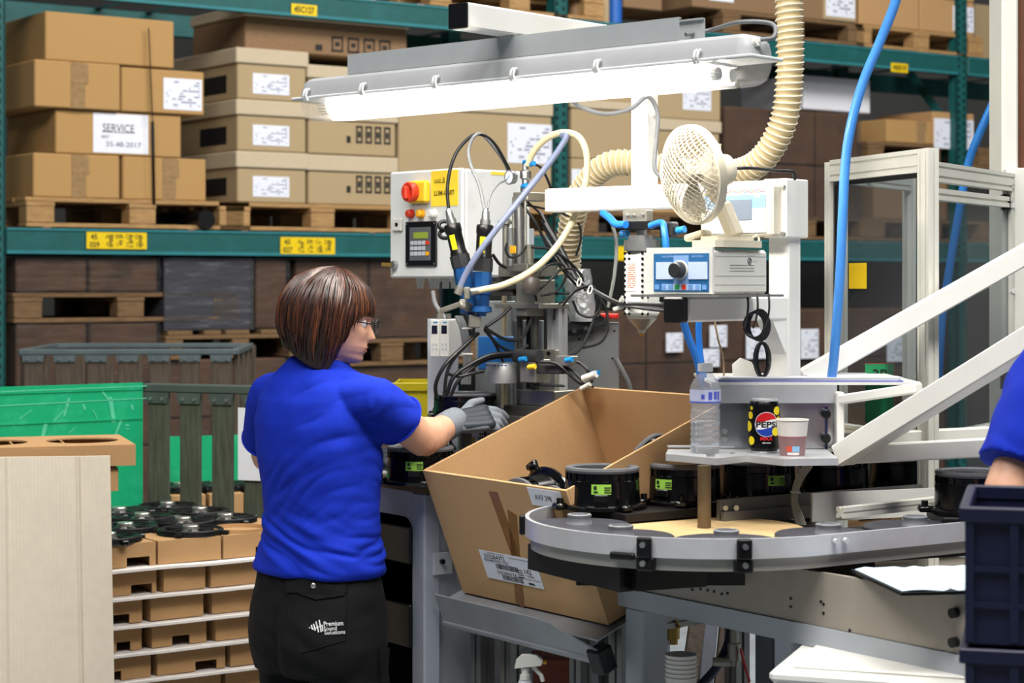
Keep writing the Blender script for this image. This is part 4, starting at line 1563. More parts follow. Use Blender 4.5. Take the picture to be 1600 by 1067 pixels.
leg(976, 28, 'leg', GREYP, zb_ - .041, .0, .07)
extl = MB()
q = PB.at(962, 1000, 'y', .03)
extrusion(extl, (q.x, .05, 0), (q.x, .05, zb_ - .002), .04, .04, (0, 1, 0)).build('leg', ALU_D, cb, smooth=False)
leg(1208, 30, 'leg', GREYP, zb_ - .041, .02, .06)
leg(1178, 28, 'leg', mat('dark_profile', '4a4c50', .45, .5, var=.1), zb_ - .041, .03, .05)
extrusion(MB(), PB.loc(P(1010, 975, 4.25)), PB.loc(P(1120, 958, 4.5)), .03, .03).build('brace', ALU_D, cb, smooth=False)
MB().box2((.05, .5, zb_ - .09), (.6, .54, zb_ - .05)).build('rear_beam', BLK, cb, smooth=False)
# plate and clipboard on the right end
sh = PB
q0, q1 = PB.at(1303, 908, 'z', zt_ + .004), PB.at(1414, 930, 'z', zt_ + .004)
thing('steel_plate', MB().box2((q0.x, .0, zt_ + .0005), (1.02, .5, zt_ + .006)), mat('bright_steel', 'a4a7aa', .3, .9, var=.06, scale=6), PB.M, 'bright bare steel plate at the right end of the conveyor cabinet', 'plate', smooth=False)
pc = onz(1455, 906, zt_ + .012)
cbm = Matrix.Translation((pc.x, pc.y, zt_ + .0065)) @ Matrix.Rotation(math.radians(8), 4, 'Z')
cl_ = Fr(None, M=cbm).empty('clipboard', 'black clipboard with a blue-white sheet lying on the steel plate', 'clipboard')
MB().box2((-.1, -.13, 0), (.14, .15, .005)).build('board', BLACK, cl_, smooth=False)
shp = MB()
R = []
for k in range(13):
    x = -.095 + .225 * k / 12
    R.append([(x, -.12, .0055 + .002 * math.sin(k)), (x, .14, .0055 + .004 * abs(math.sin(k * 1.3))), (x, .14, .0065 + .004 * abs(math.sin(k * 1.3))), (x, -.12, .0065 + .002 * math.sin(k))])
shp.rings(R).build('sheet', mat('blue_white_sheet', 'c6dcea', .6), cl_)
MB().box2((.09, -.02, .008), (.125, .05, .016), .004).build('clip', STEEL, cl_, smooth=False)
# cream box low on the right
bx = Fr((P(1207, 1045, 3.5).x, 3.5, 0), -20)
bo = bx.empty('storage_box', 'cream box with a lid on the floor below the steel cabinet', 'box')
zb2 = P(1300, 1040, 3.5).z
MB().box2((0, 0, 0), (.4, .3, zb2 - .012), .008).build('box_body', CREAM_W, bo, smooth=False)
MB().box2((-.006, -.006, zb2 - .03), (.406, .306, zb2 - .006), .008).build('lid', CREAM_W, bo, smooth=False)
MB().box2((.03, .02, zb2 - .006), (.38, .28, zb2), .006).build('lid_step', CREAM_W, bo, smooth=False)
# ------------------------------------------------------------------ shared finishes of the machines
WPL = mat('white_plastic', 'd6d6ce', .4, var=.03, scale=8)
CREAMP = mat('cream_plastic', 'd8d0ba', .42, var=.04, scale=8)
ENCL = mat('enclosure_paint', 'd2d4d2', .45, var=.04, scale=6, dirt='c2c4c0', dscale=6)
RUBG = mat('grey_rubber', '6e7072', .55, var=.1)
CABK = mat('black_cable', '131315', .45, var=.2, scale=80)
CABG = mat('grey_cable', '77797a', .5, var=.08)
DSTEEL = mat('dark_tool_steel', '56544e', .42, .7, var=.2, scale=14)
LSTEEL = mat('light_tool_steel', 'a3a196', .36, .75, var=.14, scale=12)
BLUEM = mat('blue_anodised', '1c4f8c', .3, .3, var=.1, scale=20)
BLUEH = mat('blue_hose', '1f6fc8', .35, var=.06, scale=20)
BLUEF = mat('blue_fitting', '1d7fc0', .35, var=.05)
BRASS = mat('brass', 'b0904a', .35, .8, var=.1)
REDP = mat('red_plastic', 'd03a22', .35, var=.05)
ORNG = mat('amber_plastic', 'e0a010', .35, var=.04)
YELP = mat('yellow_plastic', 'e8c02a', .4, var=.04)
YELS = mat('yellow_sheet', 'f0cf3a', .5, var=.02)
GREYD = mat('charcoal_plastic', '2b2c2e', .4, var=.1)
I4 = Matrix.Identity(4)


def px3(pts):
    return [P(*p) for p in pts]


def hose(name, pts, r, m, label, cat='hose', group=None, k=8, n=10, world=False):
    return thing(name, MB().tube(spline(px3(pts) if not world else pts, k), r, n), m, I4, label, cat, group)


# ------------------------------------------------------------------ work table
Qd = 4.62
Q_ = P(663, 440, Qd)
WT = Fr((Q_.x, Q_.y, 0), -54.6)              # x towards the camera-right along the front, y away along the table's side
TZ = 1.10
wt = WT.empty('work_table', 'blue-grey steel work table beside the woman with open bays', 'table')
TBP = mat('blue_grey_paint', '9aa0ac', .45, var=.05, scale=5, dirt='868c98', dscale=4)
MB().box2((-.44, -.005, TZ - .006), (.004, .75, TZ)).build('table_top', mat('worn_table_top', 'a6a8ac', .35, .3, var=.1, scale=8), wt, smooth=False)
MB().box2((-.44, -.003, TZ - .022), (.002, .748, TZ - .0062)).build('edge_board', WOOD_D, wt, smooth=False)
wz = .055
MB().box2((-wz, 0, 0), (0, .045, TZ - .0225), .004).build('leg', TBP, wt, smooth=False)
MB().box2((-wz, .7, 0), (0, .745, TZ - .0225), .004).build('leg', TBP, wt, smooth=False)
MB().box2((-.44, 0, 0), (-.39, .045, TZ - .0225), .004).build('leg', TBP, wt, smooth=False)
MB().box2((-.44, .7, 0), (-.39, .745, TZ - .0225), .004).build('leg', TBP, wt, smooth=False)
MB().box2((-.39, .002, TZ - .083), (-wz, .04, TZ - .0225)).build('front_rail', TBP, wt, smooth=False)
c = MB().prism([(-wz, TZ - .083), (-wz, TZ - .115), (-wz - .006, TZ - .098), (-wz - .018, TZ - .087), (-wz - .035, TZ - .083)], .002, .04)
c.build('corner_fillet', TBP, wt, smooth=False)
MB().box2((-.045, .045, TZ - .3), (-.005, .7, TZ - .0225)).build('side_panel', TBP, wt, smooth=False)
MB().box2((-.03, .045, .0), (-.012, .7, TZ - .3)).build('side_panel', mat('side_panel_grey', '8c8f93', .5, var=.06), wt, smooth=False)
MB().box2((-.40, .05, .1), (-.392, .69, TZ - .03)).box2((-.39, .6, .1), (-.06, .61, TZ - .03)).build('dark_backing', BLK, wt, smooth=False)  # added black sheets stand in for the shade inside the bay
for z0, z1, lab in ((TZ - .19, TZ - .105, 'black plastic bin pulled out under the table top'), (TZ - .385, TZ - .285, 'black plastic bin in the lower bay of the work table')):
    b = MB()
    b.box2((-.36, -.015, z0), (-.04, -.008, z1), .003).box2((-.36, -.008, z0), (-.35, .4, z1)).box2((-.05, -.008, z0), (-.042 - .02, .0, z1))
    b.box2((-.36, .05, z0), (-.062, .4, z0 + .004))
    thing('plastic_bin', b, BLACK, WT.M, lab, 'bin', 'black bins in the work table', smooth=False)
    MB().box2((-.43, .05, z0 - .012), (-.058, .6, z0 - .0005)).build('shelf', BLK, wt, smooth=False)
q = WT.at(688, 870, 'x', .001)
MB().box2((.0, q.y - .02, q.z - .04), (.006, q.y + .03, q.z + .01)).build('hook_plate', GREYP, wt, smooth=False)
MB().cyl((.006, q.y, q.z - .01), (.014, q.y, q.z - .01), .006, n=10).build('hook_bolt', BLACK, wt)

# ------------------------------------------------------------------ tilted cardboard box
th = math.radians(21.2)
ax = Vector((.5793, -.8151, 0)).normalized()
bx_ = Vector((.8151 * math.cos(th), .5793 * math.cos(th), math.sin(th)))
az = ax.cross(bx_)
BW, BL, BH = .545, .493, .31
A = Vector((-.205, 4.55, 1.139))
R3 = Matrix((ax, bx_, az)).transposed().to_4x4()
BXF = Fr(None, M=Matrix.Translation(A - az * BH) @ R3)
cb_ = BXF.empty('cardboard_box', 'large open brown cardboard box tilted towards the woman, with white label and brown tape', 'box')
BC = mat('box_cardboard', 'bd976a', .82, var=.04, scale=140, bump=.04)
t = .006
MB().box2((0, 0, 0), (BW, t, BH), .001).build('front_wall', BC, cb_, smooth=False)
MB().box2((0, BL - t, 0), (BW, BL, BH), .001).build('back_wall', BC, cb_, smooth=False)
MB().box2((0, t, 0), (t, BL - t, BH), .001).build('side_wall', BC, cb_, smooth=False)
MB().box2((BW - t, t, 0), (BW, BL - t, BH), .001).build('side_wall', BC, cb_, smooth=False)
MB().box2((t, t, 0), (BW - t, BL - t, t), .001).build('bottom', BC, cb_, smooth=False)
ed = MB()
for i in range(90):            # fluted upper edge of the near-left walls
    y = .006 + (BL - .012) * i / 90
    ed.box2((.0015, y, BH), (.0045, y + .0022, BH + .0012))
ed.build('corrugated_edge', CARD_D, cb_, smooth=False)
tp = MB()
for (a, b_, c_, d_, w) in ((770, 768, 812, 885, .034), (808, 800, 806, 801, .0), (800, 800, 822, 975, .030)):
    if w:
        p_, q_ = BXF.at(a, b_, 'y', -.0005), BXF.at(c_, d_, 'y', -.0005)
        p_.z, q_.z = min(p_.z, BH), max(q_.z, 0)
        tp.bar((p_.x, -.0004, p_.z), (q_.x, -.0004, q_.z), w, .0008, up=(0, 1, 0))
tp.build('tape', mat('brown_tape', '8a6238', .3, var=.1, scale=30), cb_, smooth=False)


def on_box(x0, z0, x1, z1, m_, nm, par=cb_, off=.001):
    return MB().box2((x0, -off, z0), (x1, -off + .0008, z1)).build(nm, m_, par, smooth=False)


p0, p1 = BXF.at(750, 862, 'y', 0), BXF.at(849, 912, 'y', 0)
lx0, lx1 = p0.x, p1.x
lz1 = BXF.at(750, 858, 'y', 0).z
lz0 = lz1 - .070
tilt = 0
lb = on_box(lx0, lz0, lx1, lz1, PAPER, 'shipping_label', off=.0018)
lw, lh = lx1 - lx0, lz1 - lz0
for body, fx, fz, fw, fh in (('532284373', .26, .82, .36, .14), ('436467551752', .27, .68, .44, .09), ('532284374', .40, .30, .34, .11), ('142', .80, .52, .12, .17), ('TIMER', .82, .36, .14, .06),
                             ('MADE IN EU', .30, .955, .3, .05)):
    text(body, INK, lb, (lx0 + lw * fx, -.0023, lz0 + lh * fz), width=lw * fw, height=lh * fh)
bars = MB()
rnd = random.Random(2)
for z0, z1, xa_, xb_ in ((.42, .60, .24, .62), (.05, .22, .3, .66)):
    x = xa_
    while x < xb_:
        w = rnd.choice((.006, .01, .014))
        bars.box2((lx0 + lw * x, -.0022, lz0 + lh * z0), (lx0 + lw * (x + w), -.0018, lz0 + lh * z1))
        x += w + rnd.choice((.006, .01))
for xx, z in ((.6, .5), (.6, .42), (.6, .34), (.6, .26), (.75, .1), (.75, .06)):
    bars.box2((lx0 + lw * xx, -.0022, lz0 + lh * z), (lx0 + lw * (xx + .1), -.0018, lz0 + lh * (z + .03)))
for z in (.9, .24):
    bars.box2((lx0 + lw * .52, -.0022, lz0 + lh * z), (lx0 + lw * .98, -.0018, lz0 + lh * (z + .008)))
bars.build('barcode', INK, lb, smooth=False)
p0, p1 = BXF.at(832, 786, 'y', 0), BXF.at(900, 800, 'y', 0)
w2 = on_box(p0.x, BH - .045, min(p1.x, BW - .02), BH - .004, PAPER, 'upper_label', off=.0016)
text('AX7 29B', INK, w2, (p0.x + .05, -.0021, BH - .024), width=.06)
# loudspeakers thrown into the box: fill of lower ones carries the visible ones
labs = ('black loudspeaker tipped up against the near wall inside the cardboard box', 'black loudspeaker lying beside the tipped one inside the cardboard box', 'black loudspeaker leaning on the far wall inside the cardboard box',
        'black loudspeaker deep at the back of the cardboard box', 'black loudspeaker in the middle of the cardboard box', 'black loudspeaker at the near corner inside the cardboard box')
for i, (x, y, z, ry, rx) in enumerate(((.30, .105, .195, .1, 1.25), (.405, .095, .165, -.2, .95), (.445, .34, .165, -1.0, .1), (.14, .36, .05, .1, .1), (.28, .30, .04, .1, .1), (.11, .12, .02, 0, 0))):
    M = BXF.M @ Matrix.Translation((x, y, z)) @ Matrix.Rotation(ry, 4, 'Y') @ Matrix.Rotation(rx, 4, 'X')
    dup(SPK, M, labs[i], 'loudspeakers thrown into the cardboard box')

# tilted sheet-metal rest of the box
sr = BXF.empty('box_rest', 'galvanised sheet metal rest with upturned lip under the tilted box', 'stand')
GALV = mat('galvanised_sheet', '9a9ea2', .4, .45, var=.1, scale=9)
MB().box2((-.03, -.05, -.009), (BW + .02, BL, -.005)).build('rest_plate', GALV, sr, smooth=False)
lp_ = [(-.035, -.05), (BW + .01, -.05), (BW + .01, -.03), (BW - .06, -.012), (BW - .14, .012), (BW - .2, .016), (-.035, .016)]
MB().prism([(x, z - .0) for x, z in lp_], -.054, -.050).build('front_lip', GALV, sr, smooth=False)
MB().box2((-.035, -.06, -.062), (BW + .015, -.045, -.05), .002).build('lip_fold', GALV, sr, smooth=False)
MB().box2((BW - .02, -.062, -.085), (BW + .02, -.02, -.03), .003).build('end_cap', BLACK, sr, smooth=False)
for x in (.02, .14, .4):
    p = BXF.M @ Vector((x, .04, -.012))
    q2 = sr.matrix_world.inverted() @ Vector((p.x, p.y, 0))
    extrusion(MB(), (x, .04, -.012), q2, .04, .04, (1, 0, 0)).build('leg', ALU_D, sr, smooth=False)
for x in (.02, .48):
    p = BXF.M @ Vector((x, BL - .05, -.012))
    q2 = sr.matrix_world.inverted() @ Vector((p.x, p.y, 0))
    extrusion(MB(), (x, BL - .05, -.012), q2, .04, .04, (1, 0, 0)).build('leg', ALU_D, sr, smooth=False)

# ------------------------------------------------------------------ white control cabinet
KP = P(722, 440, 5.12)
KF = Fr((KP.x, KP.y, 0), -48)
kz0, kz1 = P(722, 433, 5.12).z, P(722, 263, 5.12).z
kx0 = KF.at(609, 350, 'y', 0).x
ks = KF.empty('control_cabinet', 'white electrical cabinet with red rotary switch, keypad and yellow unit label', 'cabinet')
MB().box2((kx0, 0.012, kz0), (0, .24, kz1), .006).build('cabinet_body', ENCL, ks, smooth=False)
MB().box2((kx0 - .001, 0, kz0 - .002), (.001, .0115, kz1 + .002), .005).build('cabinet_door', ENCL, ks, smooth=False)


def kr(a, b, c, d, y=0):
    return KF.rect(a, b, c, d, y)


x0, x1, z0, z1 = kr(674, 266, 716, 322)
yl = plate(x0, x1, z0, z1, 0, .001).build('unit_label', YELS, ks, smooth=False)
BRN = mat('label_ink', '5a4a10', .6, var=0)
text('unit 8', BRN, yl, (x0 + (x1 - x0) * .32, -.0015, z0 + (z1 - z0) * .73), width=(x1 - x0) * .4)
MB().box2((x0 + (x1 - x0) * .12, -.0015, z0 + (z1 - z0) * .655), (x0 + (x1 - x0) * .52, -.001, z0 + (z1 - z0) * .67)).build('underline', BRN, yl, smooth=False)
text('LUM-UNIT', BRN, yl, (x0 + (x1 - x0) * .5, -.0015, z0 + (z1 - z0) * .37), width=(x1 - x0) * .76, height=(z1 - z0) * .14, bold=.02)
# rotary switch
x0, x1, z0, z1 = kr(641, 283, 672, 318)
MB().box2((x0 + .01, -.022, z0 + .0), (x1 + .006, -.0005, z1), .006).build('switch_plate', YELP, ks, smooth=False)
c_ = Vector(((x0 + x1) / 2 - .003, -.022, (z0 + z1) / 2))
rs = MB().lathe([(0, .026), (.018, .026), (.02, .024), (.02, .019), (.012, .018), (.012, .001)], c_, (0, -1, 0), n=32).build('switch_ring', REDP, ks)
MB().box(c_ + Vector((0, -.02, -.002)), (.016, .022, .036), .004).build('switch_knob', REDP, rs, smooth=False)
for px, m_, nm in ((643.5, REDP, 'red_button'), (660, ORNG, 'amber_lamp'), (679, WPL, 'white_button')):
    p = KF.at(px, 334, 'y', 0)
    b = MB().lathe([(0, .0125), (.004, .0125), (.004, .0105), (.014, .0105), (.017, .007), (.017, .001)], (p.x, -.0005, p.z), (0, -1, 0), n=24)
    b.build(nm, m_, ks)
x0, x1, z0, z1 = kr(616, 341, 630, 361)
so = MB().box2((x0, -.008, z0), (x1, -.0005, z1), .002).build('socket', WPL, ks, smooth=False)
MB().cyl(((x0 + x1) / 2, -.0085, (z0 + z1) / 2), ((x0 + x1) / 2, -.006, (z0 + z1) / 2), .006, n=14).build('socket_hole', BLACK, so)
p = KF.at(618, 414, 'y', 0)
lk = MB().lathe([(0, .012), (.01, .011), (.012, .008), (.012, .001)], (p.x, -.0005, p.z), (0, -1, 0), n=20).build('lock', STEEL, ks)
MB().bar((p.x, -.014, p.z), (p.x - .022, -.03, p.z + .002), .002, .01).build('key', BRASS, lk, smooth=False)
x0, x1, z0, z1 = kr(636, 346, 684, 416)
kp = MB().box2((x0, -.007, z0), (x1, -.0005, z1), .002).build('keypad_bezel', BLACK, ks, smooth=False)
w, h = x1 - x0, z1 - z0
MB().box2((x0 + w * .16, -.0085, z0 + h * .13), (x0 + w * .84, -.0068, z0 + h * .87)).build('keypad_face', mat('keypad_grey', '55585c', .45, var=.03), kp, smooth=False)
MB().box2((x0 + w * .3, -.0095, z0 + h * .62), (x0 + w * .76, -.0082, z0 + h * .76)).build('display', mat('lcd_green', '8a9a38', .3, var=0), kp, smooth=False)
for r_ in range(3):
    for c2 in range(5):
        mm_ = mat('key_light', 'b4b8bc', .5, var=0)
        if (r_, c2) == (0, 4):
            mm_ = REDP
        if (r_, c2) == (2, 4):
            mm_ = ORNG
        if r_ == 1 and c2 > 3:
            continue
        kx, kz = x0 + w * (.2 + .125 * c2), z0 + h * (.48 - .12 * r_)
        MB().box2((kx, -.0098, kz), (kx + w * .1, -.0083, kz + h * .085)).build('key_button', mm_, kp, smooth=False)
sc_ = MB()
for dx in (.05, .95):
    for dz in (.05, .95):
        sc_.cyl((x0 + w * dx, -.007, z0 + h * dz), (x0 + w * dx, -.0085, z0 + h * dz), .0025, n=8)
sc_.build('screws', BOLT, kp)
# side label strip, glands below
p = KF.at(767, 268, 'x', 0)
q = KF.at(792, 274, 'x', 0)
MB().box2((-.0002, p.y, q.z), (.001, q.y, p.z)).build('side_label', YELS, ks, smooth=False)
for px, w_ in ((652, .012), (674, .018), (692, .012), (705, .012)):
    p = KF.at(px, 433, 'y', .05)
    MB().lathe([(0, w_), (.012, w_), (.012, w_ * .8), (.03, w_ * .75), (.03, w_ * .4)], (p.x, .06, kz0), (0, 0, -1), n=12).build('cable_gland', WPL, ks)
# wall arm that carries the cabinet
MB().box2((kx0 + .1, .24, kz0 + .05), (-.02, .27, kz0 + .13)).build('mounting_plate', GREYP, ks, smooth=False)
gp = KF.M @ Vector((kx0 + .18, .262, 0))
extrusion(MB(), (kx0 + .18, .28, 0.0), (kx0 + .18, .28, kz0 + .2), .04, .04).build('stand_post', ALU_D, ks, smooth=False)

# ------------------------------------------------------------------ lamp, light stand
lpL, lpR = P(486, 157, 4.60), P(1194, 90, 3.79)
ld = (lpR - lpL)
LL = ld.length
ux = ld.normalized()
uy = Vector((0, 0, 1)).cross(ux).normalized()
uz = ux.cross(uy)


def lamp_cover_mat():
    """clear ribbed acrylic that scatters part of the tubes' light"""
    m = bpy.data.materials.new('lamp_acrylic')
    m.use_nodes = True
    nt = m.node_tree
    nt.nodes.clear()
    N, L = nt.nodes.new, nt.links.new
    o, t, tr, g, m1, m2 = (N('ShaderNode' + k) for k in ('OutputMaterial', 'BsdfTransparent', 'BsdfTranslucent', 'BsdfGlossy', 'MixShader', 'MixShader'))
    tr.inputs[0].default_value = (.95, .95, .93, 1)
    g.inputs['Roughness'].default_value = .15
    m1.inputs[0].default_value, m2.inputs[0].default_value = .10, .05
    L(t.outputs[0], m1.inputs[1])
    L(tr.outputs[0], m1.inputs[2])
    L(m1.outputs[0], m2.inputs[1])
    L(g.outputs[0], m2.inputs[2])
    L(m2.outputs[0], o.inputs[0])
    return m


LF = Fr(None, M=Matrix.Translation(lpL) @ Matrix((ux, uy, uz)).transposed().to_4x4())
lm = LF.empty('fluorescent_lamp', 'long two-tube fluorescent lamp with clear cover hanging above the machine', 'lamp')
HG = mat('lamp_housing', 'a2a4a5', .45, var=.03)
hw = .05


def hull(prof, x0, x1, rnd_, n=5):
    """profile (y, z) drawn along x with its ends rounded in"""
    R = []
    for i in range(n + 1):
        f = math.sin(i / n * math.pi / 2)
        k = .55 + .45 * f
        R.append([(x0 + rnd_ * (1 - math.cos(i / n * math.pi / 2)) , y * k, z * (.45 + .55 * f)) for y, z in prof])
    for i in range(n, -1, -1):
        f = math.sin(i / n * math.pi / 2)
        k = .55 + .45 * f
        R.append([(x1 - rnd_ * (1 - math.cos(i / n * math.pi / 2)), y * k, z * (.45 + .55 * f)) for y, z in prof])
    return R


prof = [(-hw, 0), (hw, 0), (hw * .95, .02), (hw * .8, .038), (hw * .5, .046), (-hw * .5, .046), (-hw * .8, .038), (-hw * .95, .02)]
MB().rings(hull(prof, .004, LL - .004, .03)).build('housing', HG, lm, angle=30)
MB().box2((-.008, -hw - .006, -.004), (LL + .008, hw + .006, .003), .002).build('gasket_rim', mat('lamp_rim', 'c9cccb', .4, var=.02), lm, smooth=False)
prof = [(-hw, 0), (-hw * .95, -.024), (-hw * .72, -.044), (-hw * .35, -.052), (hw * .35, -.052), (hw * .72, -.044), (hw * .95, -.024), (hw, 0)]
MB().rings(hull(prof, .004, LL - .004, .028)).build('clear_cover', lamp_cover_mat(), lm, angle=30)
MB().box2((.09, -.042, -.010), (LL - .09, .042, -.0045)).build('reflector', mat('reflector_white', 'e8e8e4', .3, var=0), lm, smooth=False)
TUBE = mat('tube_glow', 'fff9f0', .5, var=0, emit=46)
for y in (-.024, .024):
    tb = MB().cyl((.1, y, -.026), (LL - .1, y, -.026), .0125, n=16).build('tube', TUBE, lm)
    ends = MB()
    for x in (.088, LL - .1):
        ends.cyl((x, y, -.026), (x + .012, y, -.026), .0135, n=16)
    ends.build('tube_cap', WPL, tb)
cr_ = MB()
for i in range(4):
    for yy in (-.052, ):
        cr_.box2((.07, -hw * .97 + .004 * i - .0006, -.0215 - .006 * i), (LL - .07, -hw * .97 + .004 * i + .0006, -.020 - .006 * i))
cr_.build('cover_ribs', GREYP, lm, smooth=False)
for x in (.04, .22, .44, .66, .88, LL - .12):
    c2 = MB()
    for s in (-1, 1):
        c2.tube([(x, s * (hw + .007), -.007), (x, s * (hw + .012), .004), (x, s * (hw + .008), .016), (x, s * (hw + .001), .019)], .0035, 6)
        c2.tube([(x + .008, s * (hw + .007), -.007), (x + .008, s * (hw + .012), .004), (x + .008, s * (hw + .008), .016), (x + .008, s * (hw + .001), .019)], .0035, 6)
    c2.build('clip', mat('lamp_clip', 'c8cac9', .4, var=.02), lm)
# channel on top
x0 = (LF.at(545, 100, 'y', -.02)).x
x1 = (LF.at(1062, 45, 'y', -.02)).x
ch = MB().box2((x0, -.024, .047), (x1, -.021, .092)).box2((x0, -.021, .047), (x1, .021, .05)).box2((x0, .021, .047), (x1 + .03, .024, .092)).box2((x0, -.021, .089), (x1, -.014, .092)).box2((x0, .014, .089), (x1 + .03, .021, .092))
ch.build('mounting_channel', mat('grey_channel', 'b4b8b9', .4, .3, var=.03), lm, smooth=False)
MB().lathe([(0, .012), (.012, .012), (.012, .009), (.022, .009), (.022, .006)], (LL - .022, -.02, .022), (1, 0, .35), n=14).build('cable_gland', WPL, lm)
gl = LF.M @ Vector((LL, -.02, .03))
pend = LF.M @ Vector((x1 + .0, 0, .06))
hose('lamp_cable', [gl + Vector((.004, 0, .002)), gl + Vector((.03, .0, .008)), gl + Vector((.028, .02, .035)), gl + Vector((-.03, .05, .042)), pend + Vector((.05, .03, .012)), pend], .0042, CABG,
     'dark grey cable from the lamp end back into its grey channel', 'cable', world=True)

# stand: post, cross beam, right column, lamp arm
SF = Fr((P(1007, 440, 4.56).x, 4.56, 0), -40)
st = SF.empty('light_stand', 'white square-tube stand with post, cross beam, column and lamp arm', 'stand')
s_ = .047
armz = (LF.M @ Vector((LL * .4, 0, .0925))).z
capL = SF.loc(P(772, 49, 4.2))
capL.x = 0 if abs(capL.x) < .03 else capL.x
bz = P(1007, 309, 4.56).z
MB().box2((-s_ / 2, -s_ / 2, bz), (s_ / 2, s_ / 2, armz + .002), .004).build('post', CREAM_W, st, smooth=False)
MB().box2((-.026, -.64, armz + .0025), (.026, .07, armz + .055), .004).build('lamp_arm', CREAM_W, st, smooth=False)
MB().box2((-.026, -.646, armz + .0027), (.026, -.64, armz + .0548), .002).build('arm_cap', BLACK, st, smooth=False)
colx = SF.at(1226, 400, 'y', 0).x
blx = SF.at(862, 305, 'y', 0).x
MB().box2((blx, -.024, bz - .028), (colx, .024, bz + .028), .004).build('cross_beam', CREAM_W, st, smooth=False)
MB().box2((blx - .004, -.022, bz - .026), (blx, .022, bz + .026), .002).build('beam_cap', WPL, st, smooth=False)
MB().box2((colx - .026, -.026, pz1 + .0065), (colx + .026, .026, P(1226, 368, 4.3).z), .004).build('column', CREAM_W, st, smooth=False)
MB().box2((colx - .024, -.05, P(1226, 372, 4.3).z), (colx + .036, .04, P(1226, 280, 4.3).z), .003).build('column_head', CREAM_W, st, smooth=False)
hb = MB()
for px, py in ((1242, 291), (1238, 365)):
    q = SF.at(px, py, 'y', -.05)
    hb.cyl((colx + .03, q.y, q.z), (colx + .03, q.y - .008, q.z), .005, n=10)
hb.build('head_bolts', BOLT, st)
# bracket arm towards the viewer, carries the control unit
az_ = P(1060, 484, 4.01).z
MB().box2((colx - .024, -.395, az_ - .025), (colx + .024, -.026, az_ + .025), .004).build('bracket_arm', CREAM_W, st, smooth=False)
MB().box2((colx - .024, -.42, az_ - .026), (colx + .024, -.3955, az_ + .026), .004).build('arm_cap', BLACK, st, smooth=False)
MB().prism([(-.08, az_ - .025), (-.026, az_ - .10), (-.026, az_ - .025)], colx - .02, colx + .02, 'x').build('gusset', CREAM_W, st, smooth=False)
# cable clips on the post
cl2 = MB()
for py in (262, 178):
    q = SF.at(1022, py, 'x', s_ / 2)
    cl2.box2((s_ / 2, q.y - .006, q.z - .005), (s_ / 2 + .006, q.y + .006, q.z + .005), .001)
cl2.build('cable_clips', WPL, st, smooth=False)
hose('post_cable', [(1038, 280, 4.5), (1023, 262, 4.5), (1026, 215, 4.5), (1027, 175, 4.51), (1012, 151, 4.5), (985, 170, 4.49), (945, 178, 4.47), (905, 166, 4.45), (893, 155, 4.42)], .0048, CABG,
     'grey cable slung under the lamp and down the white post', 'cable')

# ------------------------------------------------------------------ control unit, fan, display on the bracket
CUP = P(1112, 440, 3.96)
CUF = Fr((CUP.x, CUP.y, 0), -40)
uz0 = az_ + .031
MBp_ = MB().prism([(-.19, -.014), (.012, -.014), (.02, -.006), (.02, .235), (-.19, .235)], az_ + .0255, az_ + .0305, 'z')
thing('bracket_plate', MBp_, mat('plate_steel', 'a8a8a4', .35, .7, var=.06), CUF.M, 'thin steel plate under the white control unit', 'plate', smooth=False)
cu = CUF.empty('control_unit', 'white plastic control unit with blue front panel and black knob', 'controller')
ux0 = CUF.at(1010, 425, 'y', 0).x
uz1 = P(1112, 389, 3.96).z
MB().box2((ux0, .004, uz0), (0, .205, uz1), .006).build('unit_body', WPL, cu, smooth=False)
MB().prism([(ux0, -.0), (0.002, -.0), (.002, .006), (ux0, .006)], uz0 + .001, uz1 + .004, 'z').build('front_frame', WPL, cu, smooth=False)
x0, x1, z0, z1 = CUF.rect(1022, 396, 1108, 456)
PB_ = mat('panel_blue', '2a6496', .35, var=.04, scale=30)
PL_ = mat('panel_light', 'a9c4e6', .35, var=.03)
fp = plate(x0, x1, z0 if z0 > uz0 + .003 else uz0 + .003, z1, 0, .0015).build('front_panel', PB_, cu, smooth=False)
w, h = x1 - x0, z1 - z0
for a, b in ((.05, .37), (.64, .98)):
    MB().box2((x0 + w * a, -.003, z0 + h * .33), (x0 + w * b, -.0014, z0 + h * .78)).build('screen', mat('screen_pale', 'c4d4ee', .25, var=.02), fp, smooth=False)
MB().box2((x0 + w * .16, -.0022, z0 + h * .04), (x0 + w * .86, -.0013, z0 + h * .2)).build('button_field', PL_, fp, smooth=False)
MB().box2((x0 + w * .37, -.0022, z0 + h * .2), (x0 + w * .64, -.0013, z0 + h * .95)).build('centre_field', mat('panel_mid', '7fa2d0', .35, var=.03), fp, smooth=False)
for i in range(8):
    cx = x0 + w * (.03 + .123 * i)
    m_ = mat('button_green', '1f8a3c', .4, var=0) if i == 3 else REDP if i == 4 else mat('button_blue', '6f9ad2', .4, var=0)
    MB().box2((cx, -.0032, z0 + h * .06), (cx + w * .075, -.0018, z0 + h * .19)).build('button', m_, fp, smooth=False)
q = Vector((x0 + w * .49, -.002, z0 + h * .57))
MB().lathe([(0, .0195), (.003, .0195), (.003, .001)], q, (0, -1, 0), n=28).build('knob_ring', WPL, fp)
MB().lathe([(.003, .0165), (.02, .0155), (.022, .0135), (.022, .001)], q, (0, -1, 0), n=28).build('knob', GREYD, fp)
text('UVICONTROL', PL_, fp, (x0 + w * .28, -.002, z0 + h * .92), width=w * .25)
text('INVOTRON', PL_, fp, (x0 + w * .8, -.002, z0 + h * .92), width=w * .2)
